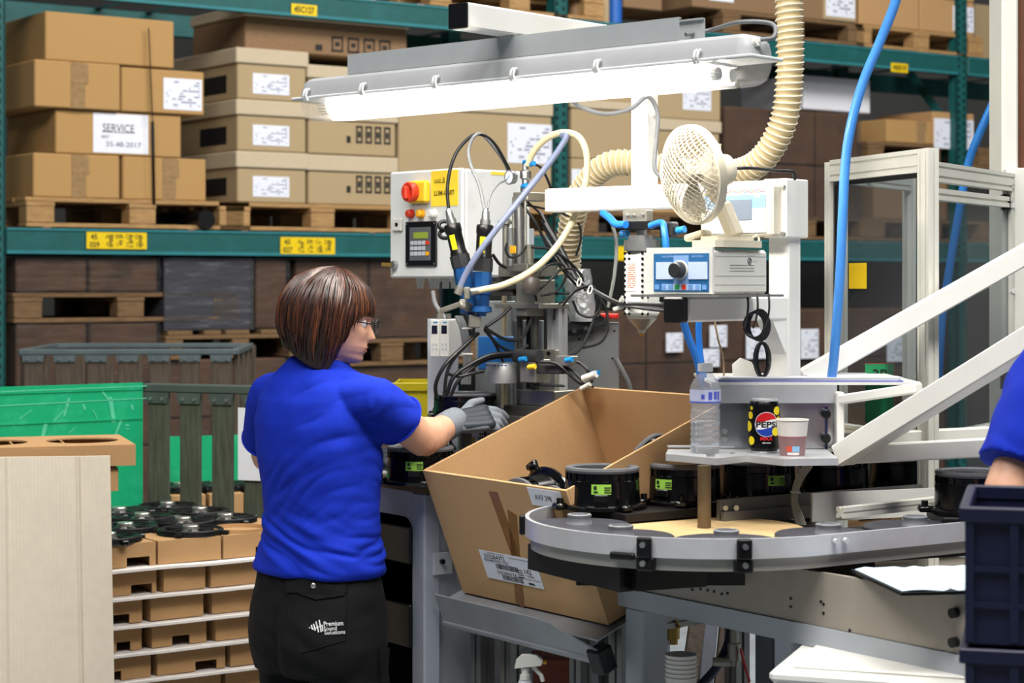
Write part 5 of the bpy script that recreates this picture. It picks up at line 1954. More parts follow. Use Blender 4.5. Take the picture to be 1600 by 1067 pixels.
# side vents and emblem
vt = MB()
for i, py in enumerate((414, 418.5, 423)):
    a, b = CUF.at(1140, py, 'x', 0), CUF.at(1178, py, 'x', 0)
    vt.box2((-.0005, a.y, a.z - .0006), (.0008, b.y, a.z + .0006))
for py in (400, 431, 445):
    a, b = CUF.at(1118, py, 'x', 0), CUF.at(1196, py, 'x', 0)
    vt.box2((-.0005, a.y, a.z - .0003), (.0006, min(b.y, .2), a.z + .0003))
vt.build('vent_lines', mat('vent_grey', '9a9a94', .5, var=0), cu, smooth=False)
a = CUF.at(1171, 408, 'x', 0)
em = MB()
R = [[(.0004, a.y + math.cos(t_) * r_, a.z + math.sin(t_) * r_) for r_ in (.0055, .0068)] + [(.001, a.y + math.cos(t_) * r_, a.z + math.sin(t_) * r_) for r_ in (.0068, .0055)] for t_ in [2 * math.pi * k / 24 for k in range(24)]]
em.rings(R, cap=False, closed=True)
em.bar((.0007, a.y - .003, a.z - .003), (.0007, a.y + .003, a.z + .0035), .0008, .002, up=(1, 0, 0)).box2((.0003, a.y - .002, a.z - .002), (.001, a.y + .001, a.z + .001))
em.build('emblem', INK, cu, smooth=False)
RY = Matrix.Rotation(math.pi / 2, 4, 'Z') @ Matrix.Rotation(math.pi / 2, 4, 'X')
text('Clearemission', mat('vent_grey', '9a9a94'), cu, (.0008, a.y + .004, a.z + .012), width=.034, M=RY)
text('ISO 9001', mat('vent_grey', '9a9a94'), cu, (.0008, a.y + .018, a.z), width=.016, M=RY)

# desk fan
fan = CUF.empty('desk_fan', 'cream plastic desk fan standing on the white control unit', 'fan')
fb = uz1 + .0045
MB().prism([(-.06, .02), (.0, .012), (.008, .03), (.008, .17), (-.01, .195), (-.09, .19), (-.11, .09)], fb, fb + .014, 'z').prism([(-.05, .035), (-.005, .028), (.0, .05), (-.005, .16), (-.08, .16), (-.09, .09)], fb + .014, fb + .022, 'z').build('base', CREAMP, fan, smooth=False)
MB().box((-.075, .06, fb + .024), (.05, .035, .014), .004, Matrix.Rotation(-.25, 3, 'Y')).build('speed_switch', CREAMP, fan, smooth=False)
hc = CUF.loc(P(1084, 273, 4.03))
mcn = CUF.loc(P(1140, 264, 4.075))
fdir = (hc - mcn).normalized()
nb = CUF.loc(P(1150, 365, 4.06))
nb.z = fb + .02
nt_ = CUF.loc(P(1128, 318, 4.07))
MB().bar(nb, nt_, .036, .028, .006, up=fdir).bar(nt_, hc - fdir * .04 - Vector((0, 0, .035)), .026, .02, .004, up=fdir).build('neck', CREAMP, fan, smooth=False)
RG = .098
MB().lathe([(-.092, .001), (-.092, .024), (-.085, .031), (-.06, .036), (-.035, .037), (-.03, .03), (-.03, .001)], hc, fdir, n=32).build('motor_housing', CREAMP, fan)
MB().cyl(hc - fdir * .06 + Vector((0, 0, .034)), hc - fdir * .06 + Vector((0, 0, .055)), .006, .008, n=12).build('oscillation_knob', CREAMP, fan)
zA = fdir
xA = Vector((0, 0, 1)).cross(zA).normalized()
yA = zA.cross(xA)


def cage(u, v, front):
    """u: 0 centre .. 1 rim, v: angle"""
    r = RG * u
    if front:
        h = .050 * (1 - u ** 2.6) + .004
        h += 0
    else:
        h = -.004 - .030 * (1 - u ** 3.0)
    return hc + zA * h + (xA * math.cos(v) + yA * math.sin(v)) * r


band = MB()
R = [[hc + zA * z + (xA * math.cos(a) + yA * math.sin(a)) * r_ for r_, z in ((RG - .002, -.009), (RG + .003, -.009), (RG + .004, 0), (RG + .003, .009), (RG - .002, .009))] for a in [2 * math.pi * k / 64 for k in range(64)]]
band.rings(R, cap=False, closed=True).build('rim_band', CREAMP, fan)
for front, nm in ((True, 'front_grille'), (False, 'rear_grille')):
    g_ = MB()
    pit = .0088 if front else .012
    for s in (-1, 1):
        n_ = int(RG / pit)
        for i in range(-n_, n_ + 1):
            c0_ = i * pit
            half = math.sqrt(max(0, RG * RG - c0_ * c0_))
            pts = []
            for j in range(13):
                t_ = -half + 2 * half * j / 12
                a_, b_ = (c0_, t_) if s > 0 else (t_, c0_)
                x, y = (a_ + b_) * .7071, (a_ - b_) * .7071
                pts.append(cage(min(1, math.hypot(x, y) / RG), math.atan2(y, x), front))
            if half > .01:
                g_.tube(pts, .00125 if front else .001, 4, cap=False)
    g_.build(nm, CREAMP, fan, smooth=False)
bl = MB()
for k in range(3):
    a0 = k * 2 * math.pi / 3 + .4
    rows = []
    for i in range(7):
        r_ = .018 + .064 * i / 6
        wd = .5 + .35 * math.sin(math.pi * (i / 6) * .8)
        rows.append([hc + zA * (.010 - .016 * t_) + (xA * math.cos(a0 + wd * (t_ - .5)) + yA * math.sin(a0 + wd * (t_ - .5))) * r_ for t_ in (0, .33, .66, 1)])
    rows2 = [[p + zA * .0018 for p in rw] for rw in rows]
    bl.rings([rw + list(reversed(rw2)) for rw, rw2 in zip(rows, rows2)])
bl.lathe([(-.012, .018), (.014, .018), (.02, .012), (.02, .001)], hc, zA, n=20)
bl.build('blades', mat('fan_blade', '9c9484', .4, var=.03), fan)
pw = CUF.M @ (hc - fdir * .09)
hose('fan_cable', [pw, pw + Vector((.04, .0, .002)), P(1215, 267, 4.2), P(1238, 268, 4.22), P(1242, 280, 4.24)], .0035, CABK, 'black cable leading from the fan motor over the column head', 'cable', world=True)
hose('switch_cable', [(1180, 388, 4.1), (1186, 376, 4.12), (1183, 368, 4.12), (1175, 372, 4.1)], .0025, CREAMP, 'short cream cable looped beside the fan base', 'cable')

# display unit
DP_ = P(1206, 440, 4.24)
DF = Fr((DP_.x, DP_.y, 0), -42)
du = DF.empty('display_unit', 'cream display unit with grey screen and pale blue front behind the fan', 'display')
dx0 = DF.at(1092, 330, 'y', 0).x
dz0, dz1 = P(1206, 369, 4.24).z, P(1206, 287, 4.24).z
MB().box2((dx0, 0.003, dz0), (0, .05, dz1), .005).build('unit_body', CREAMP, du, smooth=False)
x0, x1, z0, z1 = DF.rect(1100, 294, 1196, 364)
f_ = plate(x0, x1, z0, z1, .003, .003).build('front_face', mat('face_white', 'd5dae6', .4, var=.02), du, smooth=False)
h = z1 - z0
MB().box2((x0, -.0008, z0 + h * .55), (x1, .0004, z0 + h * .84)).build('blue_field', mat('field_blue', '7aa4d8', .4, var=.02), f_, smooth=False)
a0, a1, b0, b1 = DF.rect(1140, 312, 1175, 344)
MB().box2((a0, -.0016, b0), (a1, -.0006, b1)).build('screen', mat('screen_grey', '6f7884', .2, var=.02), f_, smooth=False)
zg = MB()
for c_i, hx_ in enumerate(('c04a4a', '5a8ac8', '88a848')):
    zg = MB()
    for i in range(18):
        u0, u1 = x0 + (x1 - x0) * i / 18, x0 + (x1 - x0) * (i + 1) / 18
        zz0, zz1 = z0 + h * (.92 + .04 * math.sin(i * 1.7 + c_i * 2)), z0 + h * (.92 + .04 * math.sin((i + 1) * 1.7 + c_i * 2))
        zg.bar((u0, -.0006, zz0), (u1, -.0006, zz1), .0012, .0008, up=(0, 1, 0))
    zg.build('zigzag_line', mat('zigzag_%s' % ('red', 'blue', 'green')[c_i], hx_, .5, var=0), f_, smooth=False)
ld_ = MB()
for px in (1181, 1186):
    q = DF.at(px, 307, 'y', -.001)
    ld_.cyl((q.x, -.0022, q.z), (q.x, -.0002, q.z), .003, n=10)
ld_.build('indicator', WPL, f_)

# ------------------------------------------------------------------ dispensing nozzle
NC = P(1003, 440, 4.42)
NF = Fr((NC.x, NC.y, 0), -40)
nz = NF.empty('dispensing_nozzle', 'perforated white dispensing unit with conical metal tip hanging under the beam', 'nozzle')
Z = lambda py: P(1003, py, 4.42).z
MB().box2((-.031, -.031, Z(495)), (.031, .031, Z(392)), .008).build('nozzle_housing', WPL, nz, smooth=False)
MB().lathe([(0, .040), (Z(375) - Z(392), .040), (Z(375) - Z(392), .03), (Z(368) - Z(392), .03), (Z(368) - Z(392), .001)], (0, 0, Z(392)), n=28).build('collar', STEEL, nz)
MB().lathe([(0, .033), (.004, .033), (Z(495) - Z(515), .010), (Z(495) - Z(519), .010), (Z(495) - Z(519), .006), (Z(495) - Z(524), .003)], (0, 0, Z(495)), (0, 0, -1), n=24).build('cone_tip', LSTEEL, nz)
MB().lathe([(0, .005), (.006, .006), (.01, .003)], (0, 0, Z(518)), (0, 0, -1), n=12).build('brass_tip', BRASS, nz)
hl = MB()
for col_ in (-.024, -.012, .024):
    for i in range(12):
        z = Z(490) + (Z(396) - Z(490)) * i / 11
        if col_ == -.012 and 2 < i < 10:
            continue
        hl.cyl((col_, -.0318, z), (col_, -.030, z), .0034, n=8)
for i in range(12):
    z = Z(490) + (Z(396) - Z(490)) * i / 11
    hl.cyl((.0318, -.02, z), (.030, -.02, z), .0034, n=8)
hl.build('perforations', BLACK, nz)
lbz = plate(-.018, .008, Z(455), Z(408), -.031, .001).build('warning_label', print_mat('warning_print', 'e0dcd4', 'c8603a', 14, 3, .4), nz, smooth=False)
MB().box2((-.045, -.012, Z(352)), (.02, .016, Z(328)), .002).build('mounting_block', LSTEEL, nz, smooth=False)
MB().cyl((0, 0, Z(368)), (0, 0, Z(350)), .012, n=16).build('stem', STEEL, nz)
MB().box2((-.03, -.03, Z(360)), (.07, -.013, Z(346)), .003).build('valve_block', BLACK, nz, smooth=False)
MB().box2((.07, -.035, Z(372)), (.105, -.005, Z(348)), .004).build('solenoid', GREYD, nz, smooth=False)
MB().cyl((-.05, -.01, Z(365)), (-.03, -.01, Z(365)), .008, n=12).cyl((.11, -.02, Z(362)), (.13, -.02, Z(360)), .008, n=12).build('blue_fitting', BLUEF, nz)
bt = MB()
for dx in (-.03, -.012, .012):
    bt.cyl((dx, -.014, Z(336)), (dx, -.02, Z(336)), .004, n=8)
bt.build('block_bolts', BOLT, nz)
hose('blue_tube', [(942, 333, 4.5), (952, 340, 4.46), (962, 350, 4.43), (978, 351, 4.40)], .0085, BLUEH, 'short blue tube entering the nozzle from the beam', group='blue air tubes')
hose('blue_tube', [(1016, 353, 4.36), (1034, 348, 4.33), (1038, 360, 4.31), (1041, 388, 4.3), (1045, 440, 4.3)], .0075, BLUEH, 'blue tube bending down behind the white control unit', group='blue air tubes')
hose('blue_tube', [(1064, 490, 4.32), (1075, 525, 4.34), (1090, 566, 4.36), (1100, 605, 4.38), (1130, 640, 4.42)], .0085, BLUEH, 'blue tube slanting down below the bracket arm', group='blue air tubes')
hose('blue_tube', [(1092, 490, 4.38), (1092, 530, 4.39), (1097, 575, 4.4), (1106, 605, 4.42), (1135, 630, 4.44)], .0075, BLUEH, 'straight blue tube hanging below the bracket arm', group='blue air tubes')
hose('thin_cable', [(1117, 503, 4.3), (1122, 530, 4.3), (1130, 560, 4.32), (1131, 600, 4.35)], .0022, mat('tan_cable', '8a7458', .5), 'thin tan cable hanging below the bracket arm', 'cable')
# coiled cables on the bracket arm
cc = MB()
for i in range(4):
    c0 = P(1178 + i * 3, 508, 4.09 + .004 * i)
    pts = [c0 + Vector((math.cos(a) * .021, .003 * math.sin(2 * a), math.sin(a) * (.026 + .002 * i))) for a in [2 * math.pi * k / 20 for k in range(20)]]
    cc.tube(pts, .0023, 6, closed=True)
for px in (1168, 1183, 1201):
    cc.tube(spline([P(px, 459, 4.06), P(px + 1, 480, 4.05), P(px - 2, 500, 4.06), P(px - 6 if px < 1200 else px - 8, 512, 4.08)], 4), .0022, 6)
thing('coiled_cable', cc, CABK, I4, 'black cable coiled in a ring over the bracket arm', 'cable')
cc = MB()
for i in range(5):
    c0 = P(1191, 562, 4.24 + .006 * i)
    pts = [c0 + Vector((math.cos(a) * (.012 + .001 * i), .003 * math.sin(a), math.sin(a) * .036)) for a in [2 * math.pi * k / 20 for k in range(20)]]
    cc.tube(pts, .004, 6, closed=True)
thing('coiled_cable', cc, CABK, I4, 'black cable coil hanging against the white column', 'cable')

# ------------------------------------------------------------------ ribbed suction hose
def ribbed(pts, r, label, pitch=.0145):
    c = spline(pts, 14)
    d = [0]
    for a, b in zip(c, c[1:]):
        d.append(d[-1] + (b - a).length)
    L_ = d[-1]
    n = int(L_ / pitch)
    dense = []
    j = 0
    N_ = n * 4
    for i in range(N_ + 1):
        s = L_ * i / N_
        while j < len(d) - 2 and d[j + 1] < s:
            j += 1
        f = (s - d[j]) / max(1e-9, d[j + 1] - d[j])
        dense.append(c[j].lerp(c[j + 1], f))
    rad = [r * (.90 if i % 4 in (1, 2, 3) else .985) - (r * .03 if i % 4 == 2 else 0) for i in range(N_ + 1)]
    o = thing('suction_hose', MB().tube(dense, r, 20, rad=rad), mat('hose_tan', 'c0ad82', .38, var=.05, scale=12), I4, label, 'hose')
    # white helical wire
    T = []
    x = (dense[1] - dense[0]).orthogonal().normalized()
    hel = []
    for i in range(N_ * 3):
        s = i / 3
        k = min(N_ - 1, int(s))
        p = dense[k].lerp(dense[k + 1], s - k)
        t_ = (dense[k + 1] - dense[k]).normalized()
        x = (x - t_ * x.dot(t_)).normalized()
        y = t_.cross(x)
        a = 2 * math.pi * s / 4
        hel.append(p + (x * math.cos(a) + y * math.sin(a)) * r * .99)
    MB().tube(hel, .0019, 5).build('wire_helix', mat('hose_wire', 'd9d2bc', .4, var=.02), o)
    return o


ribbed(px3([(1231, -60, 4.52), (1233, 20, 4.52), (1234, 110, 4.53), (1224, 190, 4.55), (1190, 250, 4.6), (1140, 272, 4.68), (1070, 268, 4.76), (1000, 256, 4.8), (950, 258, 4.84), (912, 295, 4.90), (893, 350, 4.96), (888, 405, 5.0), (890, 428, 5.0)]),
       .032, 'cream ribbed suction hose curving down from above and behind the fan to the press')
FOIL = mat('aluminium_foil', 'd2d4d6', .33, .7, var=.1, scale=60, bump=1.0, bscale=45)
m = MB()
R = []
for i in range(15):
    py = 420 + 82 * i / 14
    c = P(900 + 12 * i / 14, py, 5.0)
    R.append([c + Vector((math.cos(a), math.sin(a), 0)) * (.036 + .004 * noise.noise(Vector((math.cos(a) * 3, math.sin(a) * 3, i * .8)))) for a in [2 * math.pi * k / 24 for k in range(24)]])
m.rings(R)
thing('foil_duct', m, FOIL, I4, 'crumpled aluminium foil duct at the foot of the ribbed hose', 'duct', angle=20)
# ------------------------------------------------------------------ assembly press on the work table
PD = 4.92
px3_plain = px3


def px3(pts):
    return [P(a, b, c + (.09 if c > 4.55 else 0)) for a, b, c in pts]


PF = Fr((P(800, 440, PD).x, PD, 0), -40)
pr = PF.empty('assembly_press', 'assembly press with guide columns, pneumatic cylinder and steel blocks on the work table', 'machine')


def pb(nm, m_, px0, py0, px1, py1, y0, y1, bev=.002, par=None):
    """block whose front face at local y0 fills a pixel rectangle"""
    x0, x1, z0, z1 = PF.rect(px0, py0, px1, py1, y0)
    return MB().box2((x0, y0, z0), (x1, y1, z1), bev).build(nm, m_, par or pr, smooth=False)


def pc_(nm, m_, px, py0, py1, rpx, y, par=None, n=20, prof=None):
    """upright round part"""
    p0, p1 = PF.at(px, py1, 'y', y), PF.at(px, py0, 'y', y)
    r = rpx * PD / FPX
    if prof:
        L_ = p1.z - p0.z
        return MB().lathe([(h * L_, k * r) for h, k in prof], p0, n=n).build(nm, m_, par or pr)
    return MB().cyl(p0, (p0.x, p0.y, p1.z), r, n=n).build(nm, m_, par or pr)


# base plate and lower tooling (standing on the table top)
bz0 = TZ + .0005
x0 = PF.at(700, 690, 'y', -.08).x
x1 = PF.at(786, 690, 'y', .0).x
MB().box2((x0, -.08, bz0), (x1, .22, bz0 + .025), .003).build('base_plate', DSTEEL, pr, smooth=False)
tb_ = bz0 + .0252
p = PF.at(732, 690, 'y', -.05)
MB().lathe([(0, .055), (.018, .055), (.018, .048), (.024, .048), (.024, .001)], (p.x, -.05, tb_), n=36).build('lower_turntable', DSTEEL, pr)
MB().lathe([(.0245, .012), (.05, .012), (.05, .016), (.058, .016), (.058, .001)], (p.x, -.05, tb_), n=20).build('spindle', BRASS, pr)
pb('tool_block', DSTEEL, 786, 634, 858, 676, -.02, .12)
pb('tool_block', LSTEEL, 806, 610, 866, 634, -.005, .10)
pb('tool_block', DSTEEL, 790, 650, 814, 668, -.035, -.021)
pb('insert_block', GREYP, 728, 648, 778, 690, .0, .08)
for i, (a, b) in enumerate(((747, 757), (761, 773))):
    o = pb('grid_insert', BLACK, a, 662, b, 684, -.008, -.0005)
    x0, x1, z0, z1 = PF.rect(a, 662, b, 684, -.008)
    g_ = MB()
    for j in range(4):
        zz = z0 + (z1 - z0) * (j + .5) / 4.2
        g_.box2((x0 + .001, -.0088, zz), (x1 - .001, -.0078, zz + .002))
    for j in range(3):
        xx = x0 + (x1 - x0) * (j + .5) / 3
        g_.box2((xx, -.0088, z0 + .001), (xx + .001, -.0078, z1 - .001))
    g_.build('grid_lines', WPL, o, smooth=False)
    pb('insert_foot', BLUEM, a - 1, 684, b + 1, 690, -.01, -.0005)
pb('rear_plate', mat('machine_grey', '8d9191', .45, .3, var=.08), 742, 470, 800, 640, .12, .135)
pb('side_plate', mat('machine_grey', '8d9191'), 800, 500, 846, 640, .13, .142)
pb('control_bracket', GREYP, 670, 556, 712, 640, .10, .11)
# guide columns and rods
for px, a, b, r_, y, m_ in ((812, 470, 612, 5, .03, DSTEEL), (836, 455, 612, 6, .03, DSTEEL), (826, 470, 612, 4, .08, BLK), (778, 595, 648, 5, .02, LSTEEL), (795, 595, 648, 3, .05, LSTEEL)):
    pc_('guide_column', m_, px, a, b, r_, y)
pc_('beige_tube', mat('beige_tube', 'a8987a', .5, var=.05), 788, 455, 636, 4, .08)
# middle blocks
pb('head_block', DSTEEL, 776, 432, 812, 452, -.01, .09)
pb('head_block', LSTEEL, 806, 437, 836, 476, -.02, .06)
pb('head_plate', LSTEEL, 778, 415, 826, 432, -.02, .09)
pb('head_plate', LSTEEL, 772, 474, 842, 482, -.03, .09)
pb('slide_block', LSTEEL, 806, 482, 822, 494, -.02, .05)
pb('head_arm', DSTEEL, 766, 440, 800, 462, .0, .04)
# pneumatic cylinder with rods
pc_('cylinder_barrel', STEEL, 811, 312, 424, 9.5, .0)
for px in (802, 821):
    pc_('tie_rod', LSTEEL, px, 308, 424, 2.2, -.03)
pb('cylinder_cap', LSTEEL, 801, 300, 824, 314, -.035, .035)
pb('cylinder_cap', LSTEEL, 801, 412, 824, 424, -.035, .035)
pc_('piston_rod', LSTEEL, 790, 352, 420, 5, -.01)
pc_('rod_knob', LSTEEL, 790, 342, 354, 13, -.01, prof=[(0, .5), (.3, .5), (.35, 1), (.7, 1), (.8, .6), (1, .55), (1, .01)])
pc_('oil_tube', clear_film('sight_glass', 'e6e8e6', .6, .1), 799, 356, 424, 7, -.03)
pb('amber_sticker', mat('amber_sticker', 'd8a020', .5, var=0), 796, 384, 806, 396, -.064, -.062)
pc_('side_cylinder', LSTEEL, 827, 382, 424, 7, .0)
# gauge and regulator
g0 = PF.at(803, 277, 'y', -.03)
gd = MB().lathe([(0, .016), (.012, .0185), (.016, .0185), (.016, .0165), (.014, .016), (.014, .001)], g0, (-.25, -1, 0), n=28).build('pressure_gauge', STEEL, pr)
gv = Vector((-.25, -1, 0)).normalized()
MB().cyl(g0 + gv * .0142, g0 + gv * .0148, .0158, n=28).build('gauge_dial', PAPER, gd)
MB().bar(g0 + gv * .0152 + Vector((-.006, 0, -.006)), g0 + gv * .0152 + Vector((.005, 0, .008)), .0018, .0006, up=gv).build('gauge_needle', BLUEF, gd, smooth=False)
pc_('regulator', STEEL, 821, 252, 305, 8, .0, prof=[(0, 1), (.25, 1), (.28, .7), (.45, .7), (.5, 1.1), (.7, 1.1), (.75, .6), (1, .6), (1, .01)])
fx = MB()
for px, py in ((819, 254), (829, 257), (817, 291)):
    q = PF.at(px, py, 'y', -.012)
    fx.cyl(q, q + Vector((.016, -.006, .002)), .006, n=12)
fx.build('blue_fittings', BLUEF, pr)
# clamp knob with orange tip
q = PF.at(830, 446, 'y', -.06)
MB().lathe([(-.022, .006), (-.02, .017), (-.008, .022), (.008, .022), (.02, .016), (.022, .004)], q, (.2, .1, 1), n=20).build('clamp_knob', mat('brown_knob', '4c4642', .4, var=.05), pr)
MB().cyl(q + Vector((-.008, 0, .02)), q + Vector((-.002, 0, .032)), .006, n=10).build('orange_tip', mat('orange_plastic', 'e0682a', .4, var=0), pr)
MB().cyl(q + Vector((-.06, .02, .004)), q + Vector((-.02, .005, .002)), .005, n=10).build('clamp_rod', LSTEEL, pr)
# blue actuator body and die ring
pb('blue_actuator', mat('actuator_blue', '1f66ac', .4, var=.06, scale=14), 746, 526, 776, 578, -.02, .05, .003)
x0, x1, z0, z1 = PF.rect(746, 526, 776, 578, -.02)

q0, q1 = PF.at(784, 598, 'y', -.05), PF.at(784, 568, 'y', -.05)
MB().lathe([(0, .036), (0, .0385), (q1.z - q0.z, .0385), (q1.z - q0.z + .002, .037), (q1.z - q0.z + .002, .001)], q0, n=36).build('die_ring', mat('die_grey', '97999a', .4, .5, var=.06), pr)
pr_ = MB()
for i in range(9):
    a = math.radians(-140 + 13 * i)
    pr_.box((q0.x + math.cos(a) * .0388, q0.y + math.sin(a) * .0388, q1.z - .003), (.0006, .005, .003), 0, Matrix.Rotation(a, 3, 'Z'))
pr_.build('die_marks', BLUEM, pr, smooth=False)
pb('die_holder', LSTEEL, 812, 562, 836, 598, -.06, .0)
q = PF.at(806, 556, 'y', -.05)
MB().rings([[q + Vector((0, 0, 0)) + Vector((t_, 0, 0)) + Vector((0, math.cos(a) * r_, math.sin(a) * r_)) for a in [2 * math.pi * k / 24 for k in range(24)]] for t_, r_ in ((0.004, .013), (0, .0155), (.0, .0165), (.075, .0165))]).build('black_pipe', GREYD, pr)
pb('lever_pad', GREYD, 832, 600, 880, 604, -.04, -.03)
# small pneumatic valves with push-in fittings
for px, py, m_ in ((812, 562, BLUEF), (826, 574, YELP), (884, 563, BLUEF), (925, 584, BLUEF)):
    q = PF.at(px, py, 'y', -.07)
    MB().cyl(q, q + Vector((.02, 0, .003)), .0065, n=12).build('air_fitting', m_, pr)
pb('valve_block', GREYD, 832, 570, 876, 584, -.055, -.02)
pb('valve_body', LSTEEL, 868, 556, 892, 572, -.06, -.03)
q = PF.at(922, 588, 'y', -.08)
MB().cyl(q + Vector((-.02, 0, -.006)), q + Vector((.018, 0, .006)), .0085, n=14).cyl(q + Vector((-.026, 0, -.03)), q + Vector((.0, 0, -.018)), .006, n=12).build('tee_fitting', WPL, pr)

# loudspeaker clamped in the press (black ring) and one on the table
c0 = P(727, 650, 4.92)
o = dup(SPK, Matrix.Translation((c0.x, c0.y, c0.z)) @ Matrix.Rotation(math.radians(20), 4, 'Z') @ Matrix.Diagonal((1.0, 1.0, .68, 1.0)), 'black loudspeaker held in the press by the gloved hand', 'black loudspeakers in process')
for ch in list(o.children):
    if ch.name.startswith('green_sticker'):
        for g_ in list(ch.children):
            bpy.data.objects.remove(g_)
        bpy.data.objects.remove(ch)
MB().cyl((c0.x, c0.y, TZ + .03), (c0.x, c0.y, c0.z - .0005), .016, n=20).build('speaker_spindle', DSTEEL, None)
sp_ = bpy.data.objects['speaker_spindle']
tag(sp_, 'dark steel spindle carrying the loudspeaker in the press', 'spindle')
MB().lathe([(0, .06), (.028, .06), (.028, .02)], (c0.x, c0.y, TZ + .0005), n=28).build('spindle_foot', DSTEEL, sp_)
c1 = P(657, 741, 4.66)
dup(SPK, Matrix.Translation((c1.x, c1.y, TZ + .0005)) @ Matrix.Rotation(math.radians(-8), 4, 'Z'), 'black loudspeaker with green sticker on the work table below the woman\'s forearm', 'black loudspeakers in process')

# ------------------------------------------------------------------ aluminium upright and sheet with toggle clamp
ap = Fr((P(871, 440, 4.93).x, 4.93, 0), -40)
a_ = ap.empty('profile_upright', 'aluminium slot-profile upright in front of the grey sheet', 'profile')
extrusion(MB(), (0, 0, TZ - .3), (0, 0, P(871, 476, 4.93).z), .036, .036, (0, 1, 0)).build('profile', ALU, a_, smooth=False)
MB().box2((-.018, -.018, P(871, 476, 4.93).z), (.018, .018, P(871, 474, 4.93).z)).build('end_cap', BLACK, a_, smooth=False)
x0, x1, z0, z1 = ap.rect(846, 546, 873, 640, -.022)
MB().box2((x0, -.034, z0), (x1, -.0185, z1), .002).build('slide_bracket', LSTEEL, a_, smooth=False)
q = ap.at(858, 552, 'y', -.034)
MB().cyl(q, q + Vector((0, -.004, 0)), .005, n=10).build('bracket_bolt', BLACK, a_)
MB().box2((-.018, -.018, 0), (.018, .018, TZ - .3)).build('foot_post', ALU_D, a_, smooth=False)
gs_ = Fr((P(885, 440, 5.02).x, 5.02, 0), -12)
x0, x1, z0, z1 = gs_.rect(880, 503, 967, 700, 0)
sh_ = thing('steel_sheet', MB().box2((x0, 0, z0 - .4), (x1, .006, z1), .001), mat('sheet_grey', '8b8e90', .38, .5, var=.08, scale=6), gs_.M, 'grey steel sheet with drilled corners behind the cardboard box', 'sheet', smooth=False)
hh = MB()
for px, py in ((960, 517), (957, 560), (892, 560), (905, 530)):
    q = gs_.at(px, py, 'y', 0)
    hh.cyl((q.x, -.001, q.z), (q.x, .002, q.z), .003, n=8)
hh.build('drill_holes', BLACK, sh_)
MB().box2((x0 + .02, .0062, 0), (x0 + .06, .04, z0)).build('sheet_post', ALU_D, sh_, smooth=False)
tc_ = gs_.empty('toggle_clamp', 'black toggle clamp with red handle on the grey steel sheet', 'clamp')
for a, b, c, d, w, m_, nm in ((888, 512, 948, 500, .026, GREYD, 'clamp_body'), (886, 520, 925, 516, .018, BLACK, 'clamp_jaw'), (930, 503, 944, 494, .02, BLACK, 'clamp_link'), (938, 493, 967, 494, .013, mat('clamp_red', 'c8281e', .35, var=.03), 'red_handle')):
    p_, q_ = gs_.at(a, b, 'y', -.02), gs_.at(c, d, 'y', -.02)
    MB().bar(p_, q_, .02, w, .003, up=(0, 0, 1)).build(nm, m_, tc_, smooth=False)
q = gs_.at(900, 516, 'y', -.005)
MB().cyl((q.x, 0, q.z), (q.x, -.03, q.z), .006, n=10).cyl((q.x + .03, 0, q.z + .006), (q.x + .03, -.03, q.z + .006), .006, n=10).build('clamp_bolts', BOLT, tc_)

# ------------------------------------------------------------------ two hanging nutrunners
def nutrunner(top, mid, bot, label, sticker):
    t_, m_, b_ = P(*top), P(*mid), P(*bot)
    ax_ = (m_ - t_).normalized()
    r = Fr(t_).empty('nutrunner', label, 'power tool', 'hanging nutrunners')
    L_ = (m_ - t_).length
    o0 = Vector((0, 0, 0))
    MB().lathe([(-.038, .005), (-.03, .009), (-.012, .010), (-.012, .0125), (.0, .0125)], o0, ax_, n=20).build('cable_connector', STEEL, r)
    MB().lathe([(0, .018), (.004, .0205), (.02, .0205), (.022, .019), (L_ * .62, .019), (L_ * .66, .021), (L_ * .72, .021)], o0, ax_, n=28).build('grip', BLACK, r)
    MB().lathe([(L_ * .72, .024), (L_, .024)], o0, ax_, n=8).build('motor_case', GREYD, r, smooth=False)
    ax2 = (b_ - m_).normalized()
    L2 = (b_ - m_).length
    e_ = m_ - t_
    MB().lathe([(.0005, .022), (L2 * .15, .0235), (L2 * .5, .022), (L2 * .52, .019), (L2 * .78, .018)], e_, ax2, n=8).build('gear_case', BLUEM, r, smooth=False)
    MB().lathe([(L2 * .78, .024), (L2 * .9, .026), (L2 * .93, .012), (L2, .011), (L2, .001)], e_, ax2, n=16).build('nose', BLUEM, r)
    side = Vector((0, 0, 1)).cross(ax_)
    side = (Vector((0, -1, 0)) - ax_ * ax_.dot(Vector((0, -1, 0)))).normalized()
    side = (side + Vector((-.35 if sticker < 0 else -.2, 0, 0))).normalized()
    MB().bar(side * .0186 + ax_ * L_ * .26, side * .0186 + ax_ * L_ * .60, .013, .0012, up=side).build('yellow_sticker', mat('tool_yellow', 'e6d21c', .4, var=0), r, smooth=False)
    return r


nutrunner((706, 350, 4.79), (722, 417, 4.79), (737, 494, 4.79), 'black and blue nutrunner hanging at a slant in front of the control cabinet', -1)
nutrunner((758, 351, 4.75), (754, 424, 4.75), (752, 494, 4.75), 'black and blue nutrunner hanging upright beside the press cylinder', 1)
for px, py, lab in ((694, 352, 'upper black holder ring on the cabinet edge'), (695, 366, 'lower black holder ring on the cabinet edge')):
    c = P(px, py, 4.9)
    pts = [c + Vector((math.cos(a) * .013, .006 * math.sin(a), math.sin(a) * .010)) for a in [math.radians(40 + 280 * k / 14) for k in range(15)]]
    thing('tool_holder', MB().tube(pts, .005, 8), BLACK, I4, lab, 'holder', 'tool holder rings')
